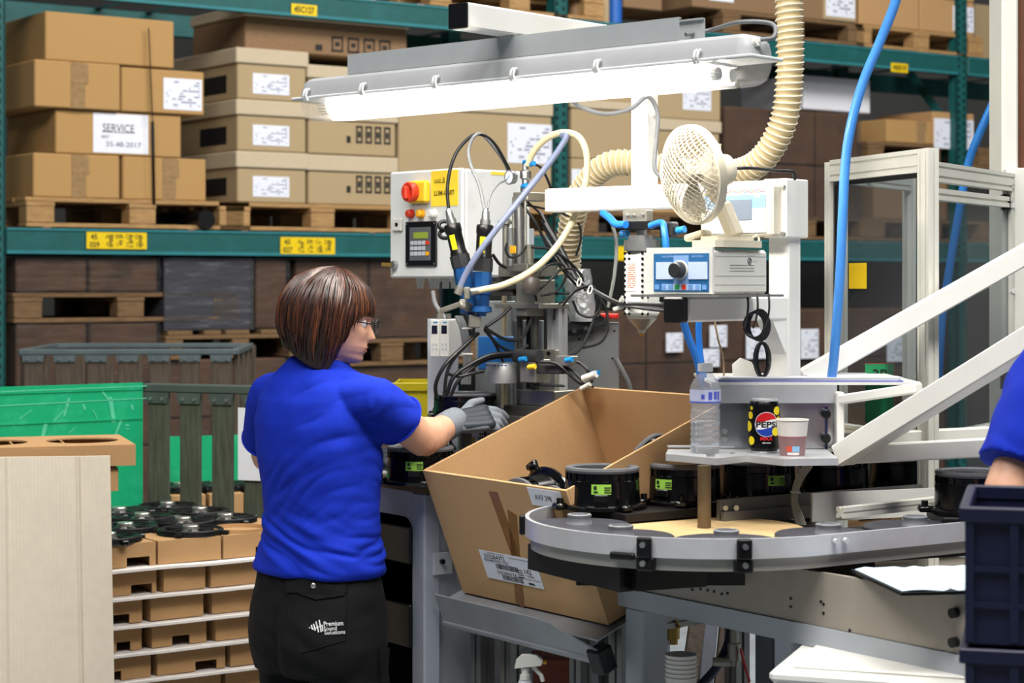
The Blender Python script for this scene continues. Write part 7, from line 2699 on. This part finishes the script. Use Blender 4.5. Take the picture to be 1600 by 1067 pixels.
def _head_pt(phi, z):
    f, b, w = lerpc(FR, z), lerpc(BKT, z), lerpc(WD, z)
    s, c = math.sin(phi), math.cos(phi)
    x = w * math.copysign(abs(s) ** .92, s)
    y = (f if c > 0 else b) * math.copysign(abs(c) ** .92, c)
    if c > 0:
        nw = .0075 if z > -.02 else .0105
        y += lerpc(NOSE, z) * math.exp(-(x / nw) ** 2)
        for sx in (-1, 1):
            y -= .009 * math.exp(-((x - sx * .032) / .014) ** 2 - ((z - .0) / .011) ** 2)
            y += .004 * math.exp(-((x - sx * .042) / .016) ** 2 - ((z + .03) / .016) ** 2)
            y += .0035 * math.exp(-((x - sx * .030) / .018) ** 2 - ((z - .020) / .006) ** 2)
    return Vector((x, y, z))


def head_mesh(mb, H):
    zs = [-.118, -.115, -.112, -.108] + [-.105 + .004 * i for i in range(53)] + [.1055]
    n = 72
    mb.rings([[H @ head_pt(2 * math.pi * k / n, z) for k in range(n)] for z in zs])


def facing(a):
    a = math.radians(a)
    return Vector((math.cos(a), math.sin(a), 0)), Vector((math.sin(a), -math.cos(a), 0))


def loft(mb, secs, f, r, n=40, pw=.9):
    """secs: (centre, half width, half depth front, half depth back)"""
    R = []
    for c, a, bf, bb in secs:
        ring = []
        for k in range(n):
            t = 2 * math.pi * k / n
            s, q = math.sin(t), math.cos(t)
            ring.append(Vector(c) + r * (a * math.copysign(abs(s) ** pw, s)) + f * ((bf if q > 0 else bb) * math.copysign(abs(q) ** pw, q)))
        R.append(ring)
    return mb.rings(R)


def hand(H, curl, thumb, spread=.35, voxel=.0028):
    """gloved hand. H: frame with x along the fingers, y across towards the thumb, z out of the back of the hand"""
    mb = MB()
    L_ = (.040, .044, .041, .033)
    ys = (.028, .0095, -.0095, -.027)
    tips = []
    for i in range(4):
        k = Vector((.075 - .004 * abs(i - 1), ys[i], 0))
        cap(mb, H @ Vector((0, ys[i] * .7, 0)), H @ k, .0135, .0115, 12)
        cap(mb, H @ Vector((.02, ys[i] * .75, -.006)), H @ (k + Vector((-.008, 0, -.004))), .013, .0105, 12)
        a, p = 0.0, k
        for j in range(3):
            a += curl[i][j]
            ln = L_[i] * (1, .68, .55)[j]
            q = p + Vector((math.cos(a), ys[i] * spread * .5, -math.sin(a))) * ln
            cap(mb, H @ p, H @ q, (.0108, .0098, .009)[j], (.0098, .009, .0078)[j], 12)
            p = q
        tips.append(p)
    p = Vector((.012, .022, -.006))
    cap(mb, H @ Vector((.004, .008, -.004)), H @ Vector((.03, .034, -.010)), .015, .013, 12)
    p = Vector((.03, .034, -.010))
    for j, (dx, dy, dz, ln) in enumerate(thumb):
        q = p + Vector((dx, dy, dz)).normalized() * ln
        cap(mb, H @ p, H @ q, (.0125, .011)[j], (.011, .0085)[j], 12)
        p = q
    return fuse(mb, voxel, 3)


def coat(H, off=.0015):
    mb = MB()
    for y in (.022, .008, -.008, -.021):
        cap(mb, H @ Vector((.014, y * .85, .0015)), H @ Vector((.078, y * 1.15, .001)), .0135 + off, .0118 + off, 12)
        cap(mb, H @ Vector((.02, y * .85, -.006)), H @ Vector((.07, y * 1.1, -.005)), .0125 + off, .0105 + off, 12)
    return fuse(mb, .0028, 3)


def basis(x, zhint, o):
    x = Vector(x).normalized()
    z = Vector(zhint)
    z = (z - x * z.dot(x)).normalized()
    y = z.cross(x)
    return Matrix.Translation(Vector(o)) @ Matrix((x, y, z)).transposed().to_4x4()


def fold_noise(co, f, r, o):
    """cloth folds in body coordinates"""
    d = co - o
    return d.dot(r), d.dot(f), co.z


def shoes(root, feet, f):
    m = MB()
    for p in feet:
        cap(m, p - f * .07 + Vector((0, 0, .045)), p + f * .13 + Vector((0, 0, .038)), .045, .036, 16)
        cap(m, p - f * .05 + Vector((0, 0, .06)), p - f * .04 + Vector((0, 0, .12)), .048, .046, 16)
    me = fuse(m, .008, 3)
    for v in me.vertices:
        v.co.z = max(v.co.z, .001)
    link('shoes', me, mat('shoe_black', '151517', .6), root)


# ================================================================== the woman at the press
ALPHA, BETA = 47, 4
f, r = facing(ALPHA)
bc = P(497, 440, 4.58)                      # body axis
bc = Vector((bc.x, bc.y, 0))
Zy = lambda py, d=4.58: EYE + (440 - py) * d / FPX
wm = Fr(bc).empty('woman', 'woman with brown bob and glasses in blue t-shirt and black trousers, working at the press', 'person')
wm.matrix_world = Matrix.Identity(4)
shR, shL = P(580, 622, 4.47), P(424, 616, 4.70)
elR, wrR = P(662, 688, 4.60), P(706, 661, 4.72)
elL, wrL = P(418, 712, 4.86), P(575, 716, 4.84)
hc_ = P(520, 497, 4.57)
fh, rh = facing(BETA)
Hm = Matrix.Translation(hc_) @ Matrix((rh, fh, Vector((0, 0, 1)))).transposed().to_4x4() @ Matrix.Rotation(math.radians(-9), 4, 'X')
c7 = P(494, 560, 4.56)
ctr = lambda px, py: Vector((P(px, 440, 4.58).x, 4.58, Zy(py)))

body = MB()
head_mesh(body, Hm)
for sx in (-1, 1):
    cap(body, Hm @ Vector((sx * .071, -.012, .004)), Hm @ Vector((sx * .074, -.008, -.024)), .013, .009, 12)
cap(body, Hm @ Vector((0, -.030, -.05)), c7 + f * .02 - Vector((0, 0, .03)), .052, .056, 24)
cap(body, Hm @ Vector((0, -.005, -.095)), c7 + f * .045 - Vector((0, 0, .03)), .040, .045, 24)
loft(body, [(ctr(500, 1010), .13, .09, .09), (ctr(499, 880), .145, .095, .095), (ctr(500, 800), .132, .088, .085), (ctr(498, 720), .14, .1, .095), (ctr(494, 640), .14, .095, .09), (ctr(494, 600), .12, .07, .07), (ctr(494, 575), .07, .05, .05)], f, r)
for s_, e_, w_ in ((shR, elR, wrR), (shL, elL, wrL)):
    cap(body, s_, e_, .045, .040, 20)
    cap(body, s_.lerp(e_, .85), e_.lerp(w_, .3), .040, .0425, 20)
    cap(body, e_.lerp(w_, .12), w_, .0425, .027, 20)
    cap(body, ctr(494, 610), s_, .06, .046, 16)
    cap(body, w_, w_ + (w_ - e_).normalized() * .02, .027, .024, 12)
hipR, hipL = ctr(500, 965) + r * .085, ctr(500, 965) - r * .085
ankR, ankL = Vector((hipR.x, hipR.y, .1)) + f * .03 + r * .01, Vector((hipL.x, hipL.y, .1)) - f * .02 - r * .01
kn = lambda h, a: h.lerp(a, .5) + f * .02
for h, a in ((hipR, ankR), (hipL, ankL)):
    cap(body, h, kn(h, a), .075, .05, 16)
    cap(body, kn(h, a), a, .05, .035, 16)
bme = fuse(body, .0036, 3, .45)
link('body', bme, SKIN, wm)

# t-shirt
sh = MB()
loft(sh, [(ctr(499, 893), .170, .120, .124), (ctr(498, 886), .175, .124, .128), (ctr(499, 866), .171, .121, .122), (ctr(501, 838), .160, .113, .112), (ctr(502, 800), .154, .107, .105), (ctr(500, 760), .156, .112, .108), (ctr(497, 710), .164, .124, .116),
          (ctr(495, 660), .166, .124, .116), (ctr(495, 625), .158, .112, .108), (ctr(495, 597), .135, .092, .092), (ctr(495, 577), .098, .072, .076), (ctr(496, 563), .072, .060, .064), (ctr(497, 556), .063, .055, .058)], f, r, 48)
slR = shR.lerp(elR, .54)
slL = shL.lerp(elL, .72)
cap(sh, ctr(495, 622) + r * .07, shR, .064, .052, 20)
cap(sh, ctr(495, 620) - r * .07, shL, .064, .052, 20)
dR, dL = (elR - shR).normalized(), (elL - shL).normalized()
sh.lathe([(-.02, .044), (.0, .055), (.05, .060), ((slR - shR).length * .8, .062), ((slR - shR).length, .060), ((slR - shR).length + .0005, .055)], shR, dR, 28)
sh.lathe([(-.02, .044), (.0, .054), (.05, .059), (.12, .061), ((slL - shL).length, .062), ((slL - shL).length + .0005, .055)], shL, dL, 28)
# cloth between arm and trunk
cap(sh, ctr(498, 655) + r * .09 + f * .02, shR.lerp(elR, .35) - Vector((0, 0, .02)), .07, .05, 16)
sme = fuse(sh, .0042, 6, .5)
OB = ctr(497, 700)


def shirt_folds(co, n):
    u, w, z = fold_noise(co, f, r, OB)
    hz = co.z
    waist = math.exp(-((hz - Zy(845)) / .055) ** 2)
    low = math.exp(-((hz - Zy(880)) / .03) ** 2)
    mid = math.exp(-((hz - Zy(760)) / .07) ** 2)
    q = Vector((u * 8 + w * 5, w * 7, hz * 40 + u * 14))
    d = waist * .0105 * (abs(noise.noise(q)) * 2 - .55)
    q = Vector((u * 9, w * 9, hz * 30 - u * 22 + w * 9))
    d += mid * .0045 * (abs(noise.noise(q)) * 2 - .5)
    d += low * .005 * noise.noise(Vector((u * 9, w * 9, hz * 10)))
    # drag lines from the lifted arm
    v = co - shR
    ds = v.length
    arm = math.exp(-((ds - .12) / .07) ** 2)
    lat = v.dot(r)
    d += arm * .007 * (abs(noise.noise(Vector((v.z * 18 - lat * 8, lat * 5 + v.z * 6, v.dot(f) * 5)))) * 2 - .5)
    back = math.exp(-((hz - Zy(650)) / .09) ** 2)
    d += back * .0035 * noise.noise(Vector((u * 9, w * 7, hz * 5 + u * 6)))
    d += .0018 * noise.noise(co * 22)
    return d


displace(sme, shirt_folds)
shirt = link('t_shirt', sme, SHIRT, wm)
# ribbed neckband, sleeve and body hems
nb_ = MB()
nrm = (c7 - Hm @ Vector((0, -.02, -.05))).normalized()
pts = []
cn = ctr(497, 557) + f * .008
for k in range(36):
    t = 2 * math.pi * k / 36
    pts.append(cn + r * (.064 * math.sin(t)) + f * (.058 * math.cos(t)) + Vector((0, 0, -.014 * math.cos(t) + .002)))
nb_.tube(pts, .0075, 8, closed=True)
nb_.build('neckband', SHIRT, shirt)
for s_, dd, q in ((slR, dR, .0605), (slL, dL, .0625)):
    x_ = dd.orthogonal().normalized()
    y_ = dd.cross(x_)
    MB().tube([s_ - dd * .004 + (x_ * math.cos(a) + y_ * math.sin(a)) * q for a in [2 * math.pi * k / 32 for k in range(32)]], .0032, 6, closed=True).build('sleeve_hem', SHIRT, shirt)

# trousers
tr = MB()
loft(tr, [(ctr(500, 1045), .168, .118, .130), (ctr(500, 1000), .180, .126, .146), (ctr(500, 960), .178, .124, .142), (ctr(499, 920), .172, .118, .126), (ctr(499, 882), .160, .108, .112)], f, r, 44)
for h, a in ((hipR, ankR), (hipL, ankL)):
    k_ = kn(h, a)
    cap(tr, h + Vector((0, 0, -.02)), k_, .096, .076, 24)
    cap(tr, k_, a + Vector((0, 0, -.03)), .076, .068, 24)
tme = fuse(tr, .0075, 4)


def trouser_folds(co, n):
    u, w, z = fold_noise(co, f, r, OB)
    d = .004 * (abs(noise.noise(Vector((u * 8, w * 8, co.z * 16 + u * 9)))) * 2 - .6)
    cre = math.exp(-(u / .02) ** 2) * (1 if w < -.02 else 0) * math.exp(-((co.z - Zy(1010)) / .09) ** 2)
    return d - cre * .014 + .002 * noise.noise(co * 20)


displace(tme, trouser_folds)
trs = link('trousers', tme, TROUS, wm)
bvh = BVHTree.FromPolygons([v.co.copy() for v in tme.vertices], [tuple(p.vertices) for p in tme.polygons])


def on_cloth(px, py, off=.0015, tree=None):
    o = Vector((0, 0, EYE))
    d = (P(px, py, 1) - o).normalized()
    loc, nn, i, dist = (tree or bvh).ray_cast(o, d)
    return (P(px, py, 4.5) if loc is None else loc + nn * off)


def cloth_patch(name, poly, m_, off, parent, nx=14, ny=8, th=.002, tree=None):
    """pixel quad (four corners) laid on the cloth as a thin patch"""
    a, b, c, d = [Vector((p[0], p[1], 0)) for p in poly]
    top, bot = [], []
    for j in range(ny + 1):
        for i in range(nx + 1):
            u, v = i / nx, j / ny
            q = a.lerp(b, u).lerp(d.lerp(c, u), v)
            top.append(on_cloth(q.x, q.y, off, tree))
            bot.append(on_cloth(q.x, q.y, off - th, tree))
    n = len(top)
    W_ = nx + 1
    fs = []
    for j in range(ny):
        for i in range(nx):
            k = j * W_ + i
            fs += [(k, k + 1, k + W_ + 1, k + W_), (n + k + W_, n + k + W_ + 1, n + k + 1, n + k)]
    per = [i for i in range(W_)] + [j * W_ + nx for j in range(1, ny + 1)] + [ny * W_ + i for i in range(nx - 1, -1, -1)] + [j * W_ for j in range(ny - 1, 0, -1)]
    fs += [(per[i], per[(i + 1) % len(per)], n + per[(i + 1) % len(per)], n + per[i]) for i in range(len(per))]
    return MB().add(top + bot, fs).build(name, m_, parent)


fl_ = cloth_patch('pocket_flap', [(447, 896), (541, 900), (541, 926), (449, 926)], TROUS, .004, trs, th=.004)
fl2 = cloth_patch('pocket_flap', [(452, 922), (540, 922), (538, 930), (494, 937)], TROUS, .0036, trs, th=.004)
q = on_cloth(491, 915, .004)
MB().lathe([(0, .0062), (.002, .006), (.0035, .003), (.0035, .0005)], q, (-.1, -1, .1), n=14).build('snap_button', BOLT, fl_)
cloth_patch('cargo_pocket', [(590, 1010), (609, 1012), (612, 1066), (592, 1066)], TROUS, .010, trs, 6, 8, .009)
st_ = MB()
for a, b in (((543, 905), (540, 1000)), ((540, 1000), (470, 1020)), ((446, 930), (462, 1018))):
    st_.tube([on_cloth(a[0] + (b[0] - a[0]) * k / 12, a[1] + (b[1] - a[1]) * k / 12, .001) for k in range(13)], .0012, 5)
st_.build('pocket_seam', TROUS, trs)
LOGO = mat('print_white', 'd0d0d0', .6, var=0)


def cloth_text(body_, px, py, wpx, hpx, rot=0, parent=trs, m_=LOGO):
    me = text_mesh(body_, wpx, hpx, bold=.015)
    c, s = math.cos(rot), math.sin(rot)
    for v in me.vertices:
        x, y = v.co.x, v.co.y
        v.co = on_cloth(px + x * c + y * s, py + x * s - y * c, .0022)
    me.materials.append(m_)
    o = bpy.data.objects.new('lettering', me)
    COL.objects.link(o)
    o.parent = parent
    return o


cloth_text('Premium', 521, 974, 30, 7.5, -.06)
cloth_text('Sound', 516, 981.5, 20, 6.5, -.06)
cloth_text('Solutions', 523, 987.5, 32, 6.5, -.06)
wv = MB()
for x, y, h, dx in ((484, 981, 1.5, 0), (487.5, 980, 7, 1.5), (491.5, 980, 11, 2.5), (496, 979.5, 17, 4), (500.5, 978, 19, 3), (504, 981, 10, 1)):
    wv.tube([on_cloth(x - dx / 2 + dx * k / 5, y - h / 2 + h * k / 5, .0018) for k in range(6)], .0017, 6)
wv.tube([on_cloth(489 + 14 * k / 6, 984 - 7 * k / 6, .0018) for k in range(7)], .0012, 6)
wv.build('emblem', LOGO, trs)
shoes(wm, [Vector((ankR.x, ankR.y, 0)), Vector((ankL.x, ankL.y, 0))], f)

# gloves
fx = (P(742, 655, 4.74) - wrR)
HR = basis(fx, (-.25, -.75, .62), wrR + fx.normalized() * .012)
gR = hand(HR, [(.30, .35, .25), (.45, .5, .4), (.5, .55, .45), (.55, .6, .5)], [(.75, .6, .12, .036), (.97, .2, -.05, .03)])
go = link('glove', gR, GLV, wm)
go['label'] = 'grey glove on the hand holding the loudspeaker'
link('glove_coating', coat(HR), GLVD, go)
cf = MB()
dw = (wrR - elR).normalized()
x_ = dw.orthogonal().normalized()
y_ = dw.cross(x_)
R = []
for i in range(33):
    s = -.042 + .066 * i / 32
    q = .0335 + .0012 * math.sin(i * 2.1) - .002 * max(0, (i - 22) / 10)
    c = wrR + dw * s if i < 24 else wrR + dw * s
    R.append([c + (x_ * math.cos(a) + y_ * math.sin(a)) * q for a in [2 * math.pi * k / 28 for k in range(28)]])
cf.rings(R).build('glove_cuff', GLV, go, angle=80)
fxl = (P(608, 716, 4.80) - wrL)
HL = basis(fxl, (-.2, -.5, .85), wrL)
gl_ = link('glove', hand(HL, [(.4, .4, .3), (.45, .45, .3), (.5, .5, .4), (.55, .5, .4)], [(.6, .8, -.3, .034), (.9, .4, -.2, .028)]), GLV, wm)
gl_['label'] = 'grey glove on the hand half hidden behind the waist'
link('glove_coating', coat(HL), GLVD, gl_)

# face: lips, eyes, brows, glasses
fa = Fr(None, M=Hm).empty('face', None)
fa.parent = wm
lipm = MB()
for z0, z1, wdt in ((-.0775, -.0678, .019), (-.0668, -.0575, .021)):
    rows = []
    for i in range(13):
        u = -1 + 2 * i / 12
        row = []
        for j in range(6):
            zc = (-.0672)
            z = zc + ((z0 if z0 < -.07 else z1) - zc) * (j / 5) * (1 - u * u * .85) if True else 0
            x = wdt * u
            w_ = lerpc(WD, z)
            phi = math.asin(max(-1, min(1, x / w_)) if True else 0)
            phi = math.copysign(abs(math.sin(phi)) ** (1 / .92), phi)
            p = head_pt(math.asin(max(-1, min(1, phi))), z)
            row.append(p + Vector((0, .0012, 0)))
        rows.append(row)
    vs = [v for rw in rows for v in rw]
    lipm.add(vs, [(i * 6 + j, (i + 1) * 6 + j, (i + 1) * 6 + j + 1, i * 6 + j + 1) for i in range(12) for j in range(5)])
lipm.build('lips', LIP, fa)
for sx in (-1, 1):
    e_ = MB().lathe([(-.0115 * math.cos(a), .0115 * math.sin(a)) for a in [math.pi * k / 12 for k in range(13)]], (sx * .031, .0685, -.001), (0, 1, 0), n=20, cap=False).build('eye', mat('eye_white', 'e4dfd8', .2, var=0), fa)
    MB().lathe([(.0096, .0064), (.0112, .004), (.0118, .0005)], (sx * .031, .0685, -.001), (0, 1, 0), n=16).build('iris', mat('iris_dark', '2c2a24', .2, var=0), e_)
    br = [head_pt(math.asin((sx * (.018 + .007 * k)) / .0735), .0175 + .004 * math.sin(k * .8)) + Vector((0, .0012, 0)) for k in range(5)]
    MB().tube(br, .002, 6, rad=[.0015, .0021, .0021, .0018, .001]).build('eyebrow', HAIR[1], fa)
    # upper lid
    MB().tube([Vector((sx * (.020 + .0055 * k), .0835 - .0012 * (k - 2) ** 2 * .4, .0035 - .0008 * (k - 2) ** 2)) for k in range(5)], .0018, 6).build('eyelid', SKIN, fa)
gs = Fr(None, M=Hm).empty('glasses')
gs.parent = wm
lens = []
for sx in (-1, 1):
    pts = []
    for k in range(28):
        a = 2 * math.pi * k / 28
        cx_, sz = math.cos(a), math.sin(a)
        pts.append(Vector((sx * .034 + .0245 * math.copysign(abs(cx_) ** .75, cx_), .1075 - .010 * abs(sx * .034 + .0245 * cx_) / .058, -.004 + .0165 * math.copysign(abs(sz) ** .8, sz))))
    MB().tube(pts, .0014, 6, closed=True).build('rim', FRAME, gs)
    c = sum(pts, Vector()) / len(pts)
    MB().add([c] + pts, [(0, 1 + k, 1 + (k + 1) % 28) for k in range(28)]).build('lens', clear_film('spectacle_lens', 'f2f4f6', .96, .03), gs)
    MB().tube([Vector((sx * .0585, .098, .001)), Vector((sx * .069, .088, .002)), Vector((sx * .0745, .05, .002)), Vector((sx * .0765, .0, .003)), Vector((sx * .076, -.02, -.01))], .0016, 6).build('temple', FRAME, gs)
MB().tube([Vector((-.0095, .1065, -.001)), Vector((0, .1085, .002)), Vector((.0095, .1065, -.001))], .0014, 6).build('bridge', FRAME, gs)

# hair: a bob, longer towards the cheeks, with a fringe
HT = [(-.12, .078), (-.1, .086), (-.07, .094), (-.03, .0985), (.02, .097), (.05, .09), (.08, .073), (.1, .048), (.113, .022), (.119, .0)]       # half widths
HB_ = [(-.12, .088), (-.1, .098), (-.07, .108), (-.03, .118), (.02, .120), (.05, .112), (.08, .092), (.1, .062), (.113, .03), (.119, .0)]       # back
HF = [(-.12, .072), (-.1, .080), (-.07, .086), (-.03, .094), (.02, .0995), (.05, .093), (.08, .076), (.1, .050), (.113, .022), (.119, .0)]      # front


def hair_pt(phi, z, off=0.0):
    w, b, q = lerpc(HT, z), lerpc(HB_, z), lerpc(HF, z)
    s, c = math.sin(phi), math.cos(phi)
    x = (w + off) * math.copysign(abs(s) ** .95, s)
    y = ((q if c > 0 else b) + off) * math.copysign(abs(c) ** .95, c)
    return Vector((x, y - .006, z))


def z_end(phi):
    a = abs(math.degrees(math.atan2(math.sin(phi), math.cos(phi))))
    return lerpc([(0, .020), (30, .019), (42, .016), (52, .002), (62, -.03), (70, -.085), (80, -.118), (92, -.120), (115, -.108), (150, -.082), (180, -.074)], a)


hm_ = MB()
nphi, nt_ = 96, 22
rows_o, rows_i = [], []
for j in range(nt_ + 1):
    t = j / nt_
    ro_, ri_ = [], []
    for k in range(nphi):
        phi = 2 * math.pi * k / nphi
        ze = z_end(phi)
        z = .1185 + (ze - .1185) * (1 - math.cos(t * math.pi / 2) if t < .5 else (1 - math.cos(math.pi / 4)) + (t - .5) * 2 * math.cos(math.pi / 4))
        wob = .0025 * noise.noise(Vector((math.cos(phi) * 9, math.sin(phi) * 9, t * 1.2)))
        ro_.append(hair_pt(phi, z, -.005 + wob))
        ri_.append(hair_pt(phi, z - .0 if t < 1 else z, -.017))
    rows_o.append(ro_)
    rows_i.append(ri_)
hm_.rings(rows_o + list(reversed(rows_i)), cap=False)
hair = hm_.build('hair', HAIR[0], wm)
hair.matrix_world = Hm
rnd = random.Random(4)
for mi, cnt in ((0, 420), (1, 380), (2, 150)):
    lk_ = MB()
    for i in range(cnt):
        phi = rnd.uniform(-math.pi, math.pi)
        a = abs(math.degrees(phi))
        ze = z_end(phi) + rnd.uniform(-.006, .008)
        zs_ = .1175 if rnd.random() < .45 else rnd.uniform(.04, .112)
        if zs_ < ze + .03:
            continue
        sw = rnd.uniform(-.10, .10)
        off = rnd.uniform(-.005, .003)
        pts, rad = [], []
        n = 11
        r0_ = rnd.uniform(.0016, .0034)
        for j in range(n):
            t = j / (n - 1)
            z = zs_ + (ze - zs_) * (t ** 1.35 if zs_ > .1 else t)
            ph = phi + sw * math.sin(t * 2.2) + .02 * math.sin(t * 9 + i)
            if abs(phi) < math.radians(50):
                ph = phi + sw * .5 * t
            tuck = -.012 * max(0, t - .75) / .25 if a > 60 else -.002 * t
            pts.append(hair_pt(ph, z, off + tuck * .8))
            rad.append(r0_ * (.5 + .5 * math.sin(math.pi * min(1, .15 + t * .8))) * (1 if t < .85 else .6 if t < .95 else .25))
        lk_.tube(pts, r0_, 5, rad=rad)
    lk_.build('hair_locks', HAIR[mi], hair)

# ================================================================== second worker, at the edge of the picture
f2, r2_ = facing(150)
ob = Vector((1.10, 3.36, 0))
w2 = Fr((0, 0, 0)).empty('worker', 'second worker in a blue t-shirt at the edge, only sleeve and elbow showing', 'person')
C2 = lambda z: Vector((ob.x, ob.y, z))
s2L, s2R = ob - r2_ * .0, ob + r2_ * .0
sA = P(1652, 590, 3.30)
eA, wA = P(1576, 772, 3.24), P(1590, 850, 3.45)
sB = C2(sA.z) + (C2(sA.z) - sA) * 1.0
eB, wB = sB + Vector((.06, .02, -.25)), sB + Vector((-.06, .18, -.36))
b2 = MB()
h2 = C2(sA.z + .23)
H2 = Matrix.Translation(h2) @ Matrix((r2_, f2, Vector((0, 0, 1)))).transposed().to_4x4()
head_mesh(b2, H2)
for sx in (-1, 1):
    cap(b2, H2 @ Vector((sx * .071, -.012, .004)), H2 @ Vector((sx * .074, -.008, -.024)), .013, .009, 12)
cap(b2, H2 @ Vector((0, -.03, -.05)), C2(sA.z + .04), .055, .058, 20)
loft(b2, [(C2(.85), .15, .1, .1), (C2(1.0), .14, .1, .1), (C2(1.2), .15, .1, .1), (C2(sA.z + .02), .13, .07, .07)], f2, r2_)
for s_, e_, w_ in ((sA, eA, wA), (sB, eB, wB)):
    cap(b2, s_, e_, .048, .042, 20)
    cap(b2, e_, w_, .042, .028, 20)
    cap(b2, C2(sA.z - .01), s_, .06, .05, 16)
    d = (w_ - e_).normalized()
    k0 = w_ + d * .07
    cap(b2, w_, k0, .026, .03, 14)
    y_ = d.orthogonal().normalized()
    for i in range(4):
        cap(b2, w_ + d * .04 + y_ * (.011 * (i - 1.5)), k0 + d * (.07 + .006 * (i % 2)) + y_ * (.018 * (i - 1.5)) - Vector((0, 0, .02)), .011, .008, 10)
    cap(b2, w_ + d * .01, w_ + d * .07 + y_ * .055, .013, .009, 10)
for sx in (-1, 1):
    hp = C2(.86) + r2_ * (.09 * sx)
    cap(b2, hp, Vector((hp.x, hp.y, .1)), .07, .04, 16)
link('body', fuse(b2, .006, 3), SKIN, w2)
s2 = MB()
loft(s2, [(C2(.86), .185, .13, .13), (C2(.95), .175, .125, .12), (C2(1.1), .172, .125, .12), (C2(1.28), .178, .125, .118), (C2(sA.z - .01), .16, .1, .1), (C2(sA.z + .045), .09, .07, .07), (C2(sA.z + .065), .066, .058, .06)], f2, r2_, 40)
for s_, e_ in ((sA, eA), (sB, eB)):
    cap(s2, C2(sA.z - .03), s_, .08, .074, 18)
    dd = (e_ - s_).normalized()
    L_ = (e_ - s_).length * .80
    s2.lathe([(-.03, .06), (0, .074), (.06, .077), (L_, .070), (L_ + .0005, .058)], s_, dd, 28)
me2 = fuse(s2, .006, 4)
displace(me2, lambda co, n: .006 * (abs(noise.noise(Vector((co.x * 9, co.y * 9, co.z * 14 + co.x * 9)))) * 2 - .6) + .002 * noise.noise(co * 18))
link('t_shirt', me2, SHIRT, w2)
t2 = MB()
loft(t2, [(C2(.8), .175, .125, .14), (C2(.9), .17, .12, .125), (C2(.98), .155, .11, .11)], f2, r2_, 36)
for sx in (-1, 1):
    hp = C2(.82) + r2_ * (.09 * sx)
    cap(t2, hp, Vector((hp.x, hp.y, .1)), .095, .07, 20)
link('trousers', fuse(t2, .009, 4), TROUS, w2)
shoes(w2, [C2(0) + r2_ * .09, C2(0) - r2_ * .09], f2)
hr2 = MB()
hr2.rings([[H2 @ Vector((p.x * 1.08, p.y * 1.06 - .004, p.z * 1.06)) for p in (head_pt(2 * math.pi * k / 40, z) for k in range(40)) ] for z in (.03, .05, .07, .085, .095, .103, .1055)])
link_h = hr2.build('hair', HAIR[0], w2)

# small fastenings that nobody would pick apart stay one part each
for _o in bpy.data.objects:
    if _o.parent is not None and _o.name.split('.')[0] in ('drill_holes', 'clamp_bolts', 'rail_bolts', 'cable_clips', 'perforations', 'small_keys', 'head_bolts', 'bolts', 'screws', 'block_bolts', 'scratches', 'lettering',
                                                           'barcode', 'handling_symbols', 'zigzag_line', 'vent_lines', 'die_marks', 'grid_lines', 'tie_rod', 'blue_fittings', 'hair_locks', 'corrugated_edge', 'indicator', 'small_print', 'sticker_print',
                                                           'label_print', 'cable_tie', 'tape', 'mounting_ears', 'spokes', 'lip'):
        _o['kind'] = 'stuff'
    if _o.parent is not None and _o.parent.name == 'fluorescent_lamp' and _o.name.startswith('clip'):
        _o['kind'] = 'stuff'
